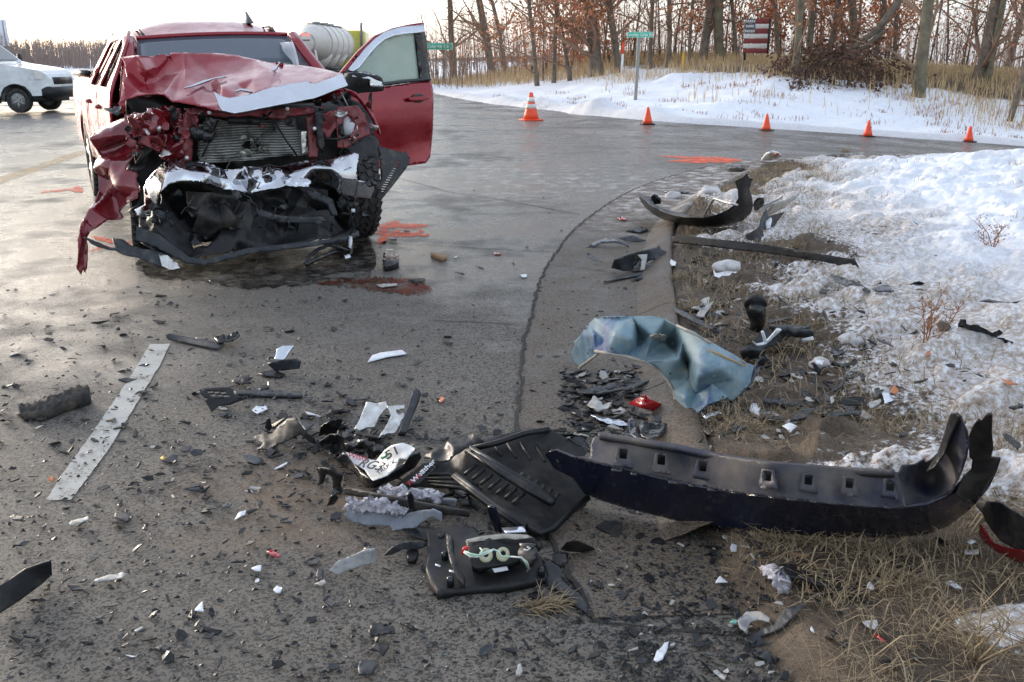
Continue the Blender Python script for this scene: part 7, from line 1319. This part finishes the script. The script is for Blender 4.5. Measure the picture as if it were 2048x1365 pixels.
for (P, m_, lb, h_) in (([(1555, 560), (1570, 520), (1610, 480), (1632, 475), (1620, 520), (1600, 560), (1570, 572)], 'white_plastic', 'white puffy scrap on the near asphalt right of centre', .02), ([(95, 420), (110, 380), (160, 370), (175, 395), (228, 400), (232, 425), (110, 440)], 'black_plastic', 'black round mount with a plate at the bottom centre', .03), ([(95, 505), (130, 480), (195, 475), (200, 500), (170, 540), (140, 515)], 'black_plastic', 'black bow-shaped clip at the bottom centre', .025), ([(40, 600), (55, 562), (140, 568), (135, 600), (110, 635), (45, 640)], 'grey_plastic', 'ribbed grey louvre chip at the bottom centre', .02), ([(970, 440), (990, 435), (1050, 490), (1040, 500), (990, 470)], 'black_plastic', 'dark slim blade on the near asphalt', .015), ([(1120, 520), (1150, 485), (1165, 500), (1140, 525)], 'grey_plastic', 'small grey wedge chip right of the slim blade', .02), ([(850, 635), (860, 590), (875, 585), (885, 615), (870, 640)], 'pale_plastic', 'small curved clear clip at the very bottom', .02), ([(1870, 170), (1895, 135), (1935, 165)], 'white_plastic', 'white house-shaped chip on the sandy apron', .012), ([(1250, 175), (1270, 155), (1295, 175), (1275, 197)], 'grey_plastic', 'dark diamond chip on the sandy apron', .015), ([(1860, 620), (1880, 612), (1925, 650), (1915, 665)], 'pale_plastic', 'ribbed clear tube chip at the bottom right', .02), ([(1680, 310), (1720, 300), (1760, 325), (1740, 345)], 'black_plastic', 'flat black flake on the sandy apron edge', .01), ([(250, 372), (300, 380), (350, 410), (320, 412)], 'black_plastic', 'slim black splinter at the bottom centre', .01)):
    one('plastic_shard', lb, S, P, m_, D11, h=h_, cr=.006, cs=.05)
for (P, m_, lb, h_) in (([(145, 960), (160, 940), (230, 900), (340, 840), (400, 750), (545, 700), (548, 730), (450, 820), (390, 880), (330, 910), (250, 930), (200, 990)], 'grey_plastic', 'long dark green-grey blade on sand at the bottom right', .012), ([(355, 485), (390, 440), (470, 415), (540, 480), (640, 520), (740, 570), (820, 605), (760, 610), (640, 580), (540, 545), (420, 520)], 'black_plastic', 'black wiper-like arm lying in the sand below the bumper cover', .03), ([(675, 505), (760, 512), (850, 545), (780, 550)], 'black_plastic', 'dark slat right of the wiper-like arm', .02), ([(840, 610), (880, 600), (935, 630), (900, 655), (840, 635)], 'black_dusty', 'striped dark chip right of the wiper-like arm', .02), ([(1105, 415), (1240, 372), (1330, 415), (1320, 460), (1270, 470), (1190, 445)], 'black_dusty', 'flat black leaf-shaped rubber patch in the straw', .02), ([(975, 590), (990, 560), (1020, 590), (1025, 610), (995, 610)], 'white_plastic', 'white torn chip in the straw below the rubber patch', .02), ([(1500, 565), (1560, 555), (1625, 605), (1580, 600)], 'white_plastic', 'pale folded foil strip by the icy patch', .02), ([(1640, 345), (1740, 338), (1738, 370), (1645, 370)], 'pale_plastic', 'small grey block near the red panel', .03), ([(1660, 290), (1690, 275), (1722, 285), (1690, 300)], 'white_plastic', 'white plastic hook near the red panel', .05), ([(90, 830), (150, 770), (250, 765), (308, 800), (300, 830), (230, 815), (180, 830), (150, 905), (110, 880)], 'dirty_white', 'frosted bent lamp socket arm at the bottom', .03), ([(40, 840), (60, 820), (95, 825), (80, 850)], 'green_glass', 'pale green bulb tip of the lamp socket', .03), ([(200, 1035), (240, 1015), (310, 1030), (330, 1080), (320, 1112), (250, 1075)], 'grey_plastic', 'curved grey scrap at the bottom below the long blade', .015), ([(1025, 915), (1045, 912), (1105, 965), (1095, 970)], 'red_lens', 'thin dark red sliver in the straw', .015), ([(720, 900), (750, 888), (770, 910), (740, 950)], 'black_plastic', 'small black diamond chip in the sand', .02), ([(805, 970), (840, 955), (850, 990), (815, 1000)], 'black_plastic', 'small black cube chip in the sand', .03), ([(205, 385), (240, 360), (345, 330), (330, 350), (250, 388)], 'black_plastic', 'black jagged flake under the bumper cover edge', .02), ([(75, 215), (140, 210), (230, 290), (250, 305), (180, 310)], 'black_plastic', 'ribbed black slat sticking out under the bumper cover', .03), ([(1440, 260), (1490, 270), (1530, 310), (1480, 315)], 'black_plastic', 'dark curl under the bumper cover wing', .02)):
    one('plastic_shard', lb, S, P, m_, D10, h=h_, cr=.006, cs=.05)
one('insulation_scrap', 'lilac fluffy insulation scrap on the sand below the bumper cover', 'insulation', [(255, 470), (290, 455), (340, 475), (370, 510), (400, 540), (395, 590), (350, 595), (330, 545), (280, 515)], 'fluff', D10, ctrl=[(255, 470, .04), (370, 510, .06), (395, 590, .03), (300, 500, .06)], thick=.03, cr=.02, cs=.02, step=3, jag=2)
rp = thing('torn_bodywork', 'dark red and black torn panel at the right edge below the bumper cover', 'car panel', (1900, 330), D10)
gs('liner', [(1715, 15), (1760, 0), (1880, 20), (2010, 90), (2110, 150), (2110, 380), (2030, 350), (1900, 290), (1800, 180)], 'black_dusty', D10, parent=rp, ctrl=[(1715, 15, .10), (1880, 20, .16), (2110, 150, .18), (2110, 380, .08), (1900, 290, .06)], thick=.006, cr=.008, cs=.1)
gs('skin', [(1738, 240), (1745, 170), (1770, 200), (1830, 290), (1900, 325), (1990, 345), (2025, 345), (2110, 390), (2110, 470), (2000, 425), (1850, 350), (1770, 290)], 'red', D10, parent=rp, ctrl=[(1738, 240, .04), (1770, 200, .08), (1990, 345, .08), (2110, 390, .09), (2110, 470, .02), (1850, 350, .03)], thick=.004)
one('torn_fascia', 'black folded tube-like scrap on clean snow at the right edge', 'car part', [(1145, 350), (1150, 290), (1165, 250), (1205, 255), (1215, 290), (1250, 300), (1320, 300), (1390, 340), (1440, 365), (1490, 345), (1525, 370), (1470, 400), (1560, 430), (1618, 450), (1590, 462), (1500, 440), (1360, 395), (1240, 375)], 'black_plastic', D9, ctrl=[(1145, 350, .06), (1165, 250, .14), (1250, 300, .12), (1390, 340, .11), (1618, 450, .04), (1360, 395, .05)], cr=.012, cs=.06)
one('plastic_shard', 'thin black splinter on clean snow at the far right', S, [(1325, 95), (1400, 80), (1500, 98), (1600, 105), (1700, 90), (1706, 108), (1540, 112), (1530, 132), (1480, 128), (1430, 105)], 'black_plastic', D9, h=.06)
one('plastic_shard', 'black slatted scrap at the right edge beside the bumper wings', S, [(1520, 1240), (1560, 1230), (1640, 1290), (1685, 1335), (1650, 1362), (1570, 1290)], 'black_dusty', D9, h=.06, cr=.01, cs=.04)
for (P, m_, lb) in (([(960, 300), (1000, 270), (1060, 275), (1085, 320), (1040, 355), (990, 345)], 'foam', 'round charred lump in the snow beside the dry weed'), ([(540, 230), (600, 250), (710, 262), (640, 272), (660, 300), (710, 350), (680, 335), (640, 280), (590, 258)], 'black_plastic', 'black forked clip on dirty snow'), ([(440, 415), (520, 425), (590, 485), (500, 455)], 'grey_plastic', 'grey slatted chip on dirty snow'), ([(20, 1085), (120, 1040), (200, 1025), (320, 1040), (310, 1060), (180, 1075)], 'black_plastic', 'flat black blade on dirty snow above the straw'), ([(380, 980), (480, 930), (490, 950), (470, 975), (400, 1010)], 'pale_plastic', 'pale cracked lens flake on dirty snow'), ([(490, 870), (540, 860), (595, 945), (520, 975)], 'silver_trim', 'small silver lamp reflector on dirty snow'), ([(430, 840), (470, 835), (485, 880), (450, 930)], 'black_plastic', 'black stub beside the silver reflector'), ([(300, 705), (340, 715), (350, 760), (320, 780)], 'black_plastic', 'dark upright flake on dirty snow'), ([(130, 310), (170, 290), (195, 305), (180, 325)], 'black_plastic', 'small black flake near the top of the dirty snow'), ([(640, 1230), (690, 1225), (692, 1255), (640, 1258)], 'black_plastic', 'square black chip on the icy patch'), ([(1655, 970), (1706, 985), (1700, 1010), (1650, 1000)], 'black_plastic', 'black flake at the right edge of the dirty snow'), ([(565, 860), (600, 815), (640, 860), (600, 885)], 'leafm', 'orange brown oak leaf on dirty snow'), ([(870, 570), (885, 480), (915, 460), (905, 560)], 'leafm', 'orange oak leaf at the foot of the dry weed'), ([(1520, 765), (1570, 770), (1660, 805), (1580, 810)], 'leafm', 'orange oak leaf on the snow near the right edge')):
    M.setdefault('leafm', M['leaf']); one('oak_leaf' if m_ == 'leafm' else 'plastic_shard', lb, 'leaf' if m_ == 'leafm' else S, P, m_, D9, h=.055, cr=.008, cs=.04)
# --- pieces round the pickup
for (P, m_, lb, V_, h_) in (([(222, 480), (230, 430), (245, 405), (300, 406), (310, 440), (333, 445), (330, 475), (290, 490), (240, 498)], 'black_gloss', 'black moulded lamp pod standing on the wet road before the pickup', D13, .07), ([(255, 330), (262, 318), (320, 330), (318, 348), (280, 345)], 'black_plastic', 'small black plate on the orange paint mark', D13, .02), ([(395, 615), (440, 602), (510, 605), (515, 618), (450, 632)], 'black_dusty', 'dark finned strip on the rusty puddle', D13, .015), ([(180, 650), (250, 640), (325, 640), (320, 652), (220, 665)], 'pale_plastic', 'pale ribbed strip in the rusty puddle', D13, .015), ([(718, 565), (750, 560), (785, 575), (770, 580)], 'grey_plastic', 'grey bent flake right of the rusty puddle', D13, .02), ([(980, 428), (1030, 430), (1034, 442), (990, 440)], 'red_lens', 'red lens sliver on the transverse road crack', D13, .01), ([(1163, 580), (1205, 577), (1208, 592), (1175, 598)], 'white_plastic', 'small white chip near the gutter seam', D13, .012), ([(630, 1020), (660, 1025), (705, 1045), (690, 1055), (650, 1040)], 'black_dusty', 'brown splintered chip on the patched asphalt', D13, .015), ([(545, 660), (590, 655), (600, 700), (560, 700)], 'black_gloss', 'x', D13, .0)):
    if lb != 'x': one('plastic_shard', lb, S, P, m_, V_, h=h_, cr=.006, cs=.05, **({'down': (lambda V: V[:, 2] * 0 + .001)} if h_ > .05 else {}))
one('stone', 'flat brown oval stone on the wet road right of the pickup', 'stone', [(550, 435), (575, 428), (620, 430), (655, 440), (660, 455), (630, 467), (590, 455)], 'rock', D13, h=.03, sm=True, down=lambda V: V[:, 2] * 0 + .001)
one('lens_piece', 'orange lens chip on the asphalt behind the liner heap', 'lens', [(1085, 165), (1092, 148), (1112, 148), (1115, 160), (1100, 178)], 'orange_lens', D6, h=.015)
one('plastic_shard', 'tiny yellow chip on the asphalt right of the lane line', S, [(842, 985), (858, 975), (870, 990), (855, 1000)], 'yellow', D8, h=.01)
one('oak_leaf', 'curled brown leaf beside the lane line foot', 'leaf', [(250, 1105), (265, 1085), (290, 1100), (275, 1118)], 'leaf', D8, h=.02, cr=.01, cs=.03)
hb = thing('broken_headlamp', 'broken black headlamp frame hanging to the ground under the bumper', 'car part', (640, 1220), V4)
for P, r_ in (([(490, 1240, .02), (530, 1180, .06), (600, 1130, .09), (680, 1100, .11), (760, 1120, .10), (850, 1160, .04)], .014), ([(500, 1250, .015), (600, 1200, .04), (700, 1160, .06), (790, 1130, .08)], .018), ([(840, 1180, .03), (850, 1100, .10), (830, 1030, .16), (760, 1090, .12)], .012)):
    b = MB(); b.tube(gt(P, V4), r_, 6); mk('rail', b.V, b.F, M['black_gloss'], hb)
gs('lens', [(820, 1030), (850, 1040), (845, 1130), (828, 1120)], 'white_plastic', V4, parent=hb, ctrl=[(820, 1030, .17), (850, 1040, .17), (828, 1120, .10)], cr=.01, cs=.03); gs('lens', [(790, 1180), (830, 1170), (840, 1195), (800, 1205)], 'white_plastic', V4, parent=hb, h=.04, cr=.01, cs=.03)

# --- shards one can count but not tell apart, glass crumbs and grit nobody could count
def shard_mesh(seed):
    rr = random.Random(seed); n = rr.randint(4, 7); el = rr.uniform(.3, 1); a0 = rr.uniform(0, 6.28); P = []
    for i in range(n):
        a = a0 + 6.283 * i / n + rr.uniform(-.3, .3); r_ = rr.uniform(.55, 1); P.append((r_ * math.cos(a), r_ * math.sin(a) * el))
    bend = rr.uniform(-.5, .5); t = .12; V = [(x, y, .10 + bend * x * x * .6 + rr.uniform(0, .15)) for x, y in P]; V = V + [(x, y, z - t) for x, y, z in V]
    return V, [tuple(range(n)), tuple(range(2 * n - 1, n - 1, -1))] + [(i, i + n, (i + 1) % n + n, (i + 1) % n) for i in range(n)]
SM = {}
def shard_data(k, m_):
    if (k, m_) not in SM:
        V, F = shard_mesh(k); V = np.array(V); V[:, 2] -= V[:, 2].min()
        me = bpy.data.meshes.new('shard'); me.from_pydata(V.tolist(), [], F); me.materials.append(M[m_]); SM[(k, m_)] = me
    return SM[(k, m_)]
rr = random.Random(77)
ZN = [  # photo rectangle, how many, size range in m, palette, label, group
    ((0, 560, 330, 900), 40, (0.020, 0.060), ['black_plastic'] * 5 + ['grey_plastic', 'black_gloss', 'pale_plastic'], 'small dark shard strewn on the wet road left of the lane line', 'shards left of the lane line'),
    ((330, 560, 900, 800), 22, (0.017, 0.052), ['black_plastic'] * 5 + ['grey_plastic', 'black_gloss'], 'small dark shard strewn on the asphalt before the pickup', 'shards before the pickup'),
    ((200, 780, 650, 1010), 30, (0.017, 0.052), ['black_plastic'] * 4 + ['grey_plastic'] * 2 + ['white_plastic', 'pale_plastic'], 'small shard strewn between the lane line and the liner heap', 'shards right of the lane line'),
    ((0, 1010, 650, 1330), 28, (0.014, 0.035), ['black_plastic'] * 5 + ['grey_plastic', 'white_plastic'], 'small shard strewn on the near asphalt at the left', 'shards on the near asphalt'),
    ((600, 750, 1060, 900), 22, (0.017, 0.049), ['black_plastic'] * 5 + ['grey_plastic'], 'small dark shard strewn behind the licence plate heap', 'shards behind the heap'),
    ((1060, 540, 1250, 850), 18, (0.014, 0.038), ['black_plastic'] * 5 + ['grey_plastic'], 'small dark shard strewn on the concrete gutter', 'shards on the gutter'),
    ((1190, 1010, 1480, 1240), 20, (0.014, 0.042), ['black_plastic'] * 9 + ['white_plastic', 'grey_plastic'], 'small shard strewn on the sandy apron below the bumper cover', 'shards on the sandy apron'),
    ((1380, 480, 1720, 900), 44, (0.020, 0.070), ['black_plastic'] * 12 + ['grey_plastic', 'white_plastic', 'black_gloss'], 'small shard strewn in the rubble and dead turf by the curb', 'shards in the curb rubble'),
    ((1140, 700, 1400, 880), 22, (0.020, 0.060), ['black_plastic'] * 5 + ['grey_plastic', 'white_plastic'], 'small shard heaped under and round the teal fender', 'shards round the teal fender'),
    ((1700, 560, 2048, 1000), 16, (0.017, 0.045), ['black_plastic'] * 5 + ['grey_plastic'], 'small dark shard strewn on the dirty snow', 'shards on the dirty snow'),
    ((760, 360, 1240, 560), 16, (0.017, 0.042), ['black_plastic'] * 5 + ['grey_plastic', 'white_plastic'], 'small dark shard strewn on the wet road right of the pickup', 'shards right of the pickup'),
    ((1480, 1090, 2000, 1340), 18, (0.014, 0.038), ['black_plastic'] * 4 + ['grey_plastic', 'white_plastic', 'rock'], 'small shard strewn in the straw at the bottom right', 'shards in the near straw')]
for (rc, n, (s0, s1), pal, lb, gp) in ZN:
    for _ in range(n):
        p = hit(rr.uniform(rc[0], rc[2]), rr.uniform(rc[1], rc[3])); s = s0 + (s1 - s0) * rr.random() ** 2
        o = bpy.data.objects.new('plastic_chip', shard_data(rr.randint(0, 13), rr.choice(pal))); col.objects.link(o)
        up = .02 if heights(p[0], p[1])[1] > .5 else .003
        o.location = (p[0], p[1], p[2] + up); o.scale = (s, s * rr.uniform(.6, 1.1), s * rr.uniform(.5, 1.2)); o.rotation_euler = (rr.gauss(0, .22), rr.gauss(0, .22), rr.uniform(0, 6.28)); tag(o, lb, 'wreckage', gp)
def crumbs(name, label, n, fn, mats, s0, s1, seed, cat):
    rr = random.Random(seed); V = []; F = []; MI = []
    for _ in range(n):
        x, y = fn(rr); z = H_fast(x, y); s = s0 + (s1 - s0) * rr.random() ** 2.5; a = rr.uniform(0, 6.28); n0 = len(V); k = 4
        for j in range(k):
            t = a + 6.283 * j / k + rr.uniform(-.4, .4); q = s * rr.uniform(.5, 1); V.append((x + q * math.cos(t), y + q * math.sin(t) * .8, z + .002))
        V.append((x + rr.uniform(-.3, .3) * s, y, z + s * rr.uniform(.3, .9)))
        F += [(n0 + j, n0 + (j + 1) % k, n0 + 4) for j in range(k)]; mi = rr.randrange(len(mats)); MI += [mi] * k
    o = mk(name, V, F, [M[m_] for m_ in mats], kind='stuff', label=label, cat=cat, smooth=False); o.data.polygons.foreach_set('material_index', MI); return o
def H_fast(x, y): return .007 if (x < .05 or y < 2.2) else H(x, y) + .004
def road_pts(rr):
    while True:
        px, py = rr.uniform(-20, 1250), 520 + 845 * rr.random() ** .8
        q = flat(px, py)
        if noise.noise(Vector((q[0] * 1.3, q[1] * 1.3, 3))) + rr.uniform(-.5, .5) > -.12: return q[0], q[1]
crumbs('plastic_crumbs', 'tiny black crumbs scattered over the asphalt', 3600, road_pts, ['black_plastic', 'black_plastic', 'black_plastic', 'grey_plastic'], .0025, .016, 5, 'crumbs')
crumbs('glass_crumbs', 'tiny pale glass crumbs scattered over road and sand', 900, lambda rr: tuple(flat(rr.gauss(950, 380), rr.uniform(850, 1365))[:2]), ['pale_plastic', 'green_glass', 'white_plastic'], .0012, .0036, 6, 'crumbs')
def verge_pts(rr):
    p = flat(rr.uniform(1230, 1760), 470 + 860 * rr.random() ** .8, .1); return p[0], p[1]
crumbs('rubble_crumbs', 'black crumbs and grit mixed into the verge', 3000, verge_pts, ['black_plastic', 'black_plastic', 'black_plastic', 'grey_plastic', 'black_dusty'], .004, .018, 7, 'crumbs')
def fragments(name, label, n, fn, mats, s0, s1, seed, cat='wreckage'):
    """flat broken pieces too many to count, each a bent plate with thickness"""
    rr = random.Random(seed); V = []; F = []; MI = []
    SH = [shard_mesh(900 + k) for k in range(16)]
    for _ in range(n):
        x, y = fn(rr); z = H_fast(x, y); s = s0 + (s1 - s0) * rr.random() ** 2.2; v, f = SH[rr.randrange(16)]
        Mx = Matrix.Translation((x, y, z + .12 * s)) @ Matrix.Rotation(rr.uniform(0, 6.28), 4, 'Z') @ Matrix.Rotation(rr.gauss(0, .3), 4, 'X') @ Matrix.Rotation(rr.gauss(0, .25), 4, 'Y') @ Matrix.Diagonal((s, s * rr.uniform(.4, 1.1), s, 1)); n0 = len(V)
        V += [tuple(Mx @ Vector(q)) for q in v]; F += [tuple(i + n0 for i in q) for q in f]; MI += [rr.randrange(len(mats))] * len(f)
    o = mk(name, V, F, [M[m_] for m_ in mats], kind='stuff', label=label, cat=cat, smooth=False); o.data.polygons.foreach_set('material_index', MI); return o
def rub_pts(rr):
    p = flat(rr.gauss(1525, 115), rr.uniform(470, 960), .13) if rr.random() < .65 else flat(rr.uniform(1120, 1420), rr.uniform(740, 900), .02)
    return p[0], p[1]
fragments('dark_rubble', 'dense dark plastic rubble heaped along the curb', 2600, rub_pts, ['black_plastic', 'black_plastic', 'black_gloss', 'grey_plastic', 'black_dusty', 'black_plastic', 'pale_plastic'], .010, .052, 17)
def left_pts(rr):
    k = rr.random()
    if k < .45: q = flat(rr.uniform(-20, 700), 560 + 500 * rr.random())
    elif k < .75: q = flat(rr.gauss(760, 170), rr.gauss(880, 90))
    else: q = flat(rr.uniform(0, 1450), rr.uniform(1000, 1365))
    return (q[0], q[1]) if q[1] > 1.7 else (q[0], 1.9)
fragments('road_fragments', 'broken dark plastic fragments strewn thickly over the asphalt', 1700, left_pts, ['black_plastic', 'black_gloss', 'grey_plastic', 'black_plastic', 'black_dusty', 'grey_plastic'], .006, .030, 18)
def sand_pts(rr):
    q = flat(rr.uniform(1180, 1760), rr.uniform(1030, 1340), .04); return q[0], q[1]
fragments('sand_fragments', 'black and pale broken bits lying in the sand and dirt at the lower right', 420, sand_pts, ['black_plastic', 'black_plastic', 'black_dusty', 'grey_plastic', 'black_plastic', 'pale_plastic'], .005, .026, 23)
def heap_pts(rr):
    q = flat(rr.gauss(690, 75), rr.gauss(880, 45)) if rr.random() < .6 else flat(rr.gauss(930, 120), rr.gauss(1010, 60)); return q[0], q[1]
fragments('heap_fragments', 'black broken pieces packed round the licence plate and floor liner heap', 260, heap_pts, ['black_plastic', 'black_gloss', 'black_dusty', 'black_plastic'], .014, .062, 19)
crumbs('pebbles', 'small stones on the dirt at the bottom right', 700, lambda rr: tuple(flat(rr.uniform(1420, 2040), rr.uniform(1080, 1365), .08)[:2]), ['rock', 'apron', 'apron'], .003, .010, 8, 'stones')
# snow clods broken off along the curb
rr = random.Random(3)
def clod(px, py, s, lb):
    p = hit(px, py); bm = bmesh.new(); bmesh.ops.create_icosphere(bm, subdivisions=3, radius=1)
    for v in bm.verts: v.co *= 1 + .28 * noise.noise(v.co * 1.6 + Vector((px, py, 0))) + .12 * noise.noise(v.co * 4 + Vector((py, 0, px)))
    V = [(p[0] + v.co.x * s, p[1] + v.co.y * s * .8, p[2] + .3 * s + v.co.z * s * .62) for v in bm.verts]; F = [[v.index for v in f.verts] for f in bm.faces]; bm.free()
    mk('snow_clod', V, F, M['clod'], label=lb, cat='snow', group='snow clods')
for (px, py, s, lb) in ((1455, 545, .10, 'grey snow lump under the long rubber strip'), (1420, 395, .13, 'snow lump behind the black bumper arc'), (1345, 398, .09, 'small snow lump left inside the black bumper arc'), (1475, 405, .15, 'largest snow lump inside the black bumper arc'), (1580, 855, .035, 'small snow clod in the straw above the bumper cover'), (1640, 735, .05, 'snow clod right of the cast bracket'), (1760, 790, .04, 'little snow clod on the dirty snow'), (1700, 690, .06, 'snow clod beside the cast bracket tab')): clod(px, py, s, lb)
# dry weed standing in the snow, grass tuft in the crack, straw at the near right
def weed(base, tops, label, h_, seed, leafy=True):
    rr = random.Random(seed); a = hit(*base); d_ = ('p', a, np.array([0, 1., 0])); r0 = root('dry_weed', label, 'plant', tuple(a)); b = MB(); ml = MB()
    for tp in tops:
        c = at(*tp, d_) + np.array([0, rr.uniform(-.1, .1), 0]); P = [Vector(a), Vector(a).lerp(Vector(c), .5) + Vector((rr.uniform(-.03, .03), 0, 0)), Vector(c)]; b.tube(P, [.004, .003, .0012], 4)
        for k in range(12):
            t = rr.uniform(.3, 1); q = Vector(a).lerp(Vector(c), t); e = q + Vector((rr.uniform(-.09, .09), rr.uniform(-.06, .06), rr.uniform(.01, .08))); b.tube([q, e], [.0015, .0008], 3)
            if leafy:
                for _ in range(5): quads(ml, q.lerp(e, rr.random()) + Vector((rr.gauss(0, .006),) * 3), rr.uniform(.004, .009), rr)
    mk('stems', b.V, b.F, M['weed' if leafy else 'straw'], r0)
    if ml.F: mk('seed_heads', ml.V, ml.F, M['weed'], r0, smooth=False, kind='stuff')
weed((1845, 712), [(1850, 590), (1900, 585), (1925, 600), (1878, 640), (1830, 600)], 'branched dry weed standing in the dirty snow', .4, 1)
weed((1985, 500), [(1965, 440), (1995, 450), (2010, 470), (1950, 470)], 'small dry weed on the clean snow at the right', .3, 2); weed((1540, 290), [(1530, 255), (1548, 262)], 'tiny weed at the mound tip', .2, 3, False)
weed((1950, 1330), [(1935, 1225), (1945, 1185), (1975, 1240), (2010, 1225), (2040, 1240), (1925, 1255)], 'bare forked weed stems at the bottom right', .3, 4, False)
def tuft(base, n, label, ln, seed, dirx=.6):
    rr = random.Random(seed); a = hit(*base); r0 = root('grass_tuft', label, 'grass', tuple(a)); b = MB()
    for _ in range(n):
        p = Vector(a) + Vector((rr.gauss(0, .035), rr.gauss(0, .018), 0)); d = Vector((rr.gauss(dirx, .6), rr.gauss(-.1, .5), rr.uniform(.15, .9))).normalized() * ln * rr.uniform(.5, 1.1); b.tube([p, p + d * .6, p + d + Vector((0, 0, -.15 * ln))], [.0016, .0013, .0006], 3)
    mk('blades', b.V, b.F, M['straw'], r0)
tuft((1090, 1215), 120, 'pale dry grass tuft growing from the road crack under the tail lamp', .09, 1, .8)
for i, (px, py, lb) in enumerate(((1360, 560, 'dry grass tuft at the curb below the trough piece'), (1375, 620, 'tall dry grass tuft at the curb above the teal fender'), (1600, 500, 'matted grass clump right of the long strip'), (1640, 480, 'brown matted clump in the snow beside the strip'), (1385, 470, 'grass tuft under the black bumper arc'), (1480, 870, 'dry grass tuft behind the bumper cover'), (1560, 850, 'broad straw clump behind the bumper cover'), (1560, 700, 'loose straw clump right of the teal fender'), (1620, 660, 'straw clump below the cast bracket'), (1570, 1080, 'straw stalks poking out under the bumper cover'), (1660, 1090, 'thick straw clump under the bumper cover'), (1720, 1120, 'straw clump below the bumper cover wing'), (1800, 1180, 'straw clump near the rubber patch'), (1990, 1040, 'olive grass clump by the red panel'), (1575, 345, 'dry grass fringe on the mound tip left'), (1690, 305, 'dry grass fringe on the mound crest'))): tuft((px, py), 70, lb, .11 if py > 400 else .2, 20 + i, 0)
def ks(X, Y, d, e, g_): return (d > .05) & (g_.random(len(X)) < .25 + .75 * sstep(-.2, .3, nz2(X, Y, 5, 6)))
grass('near_straw', 'tangled dry straw covering the dirt at the bottom right', scatter(10500, (.62, 2.3), (1.45, 3.6), ks, 9), .025, .08, .0009, M['straw'], 9, 1.6)
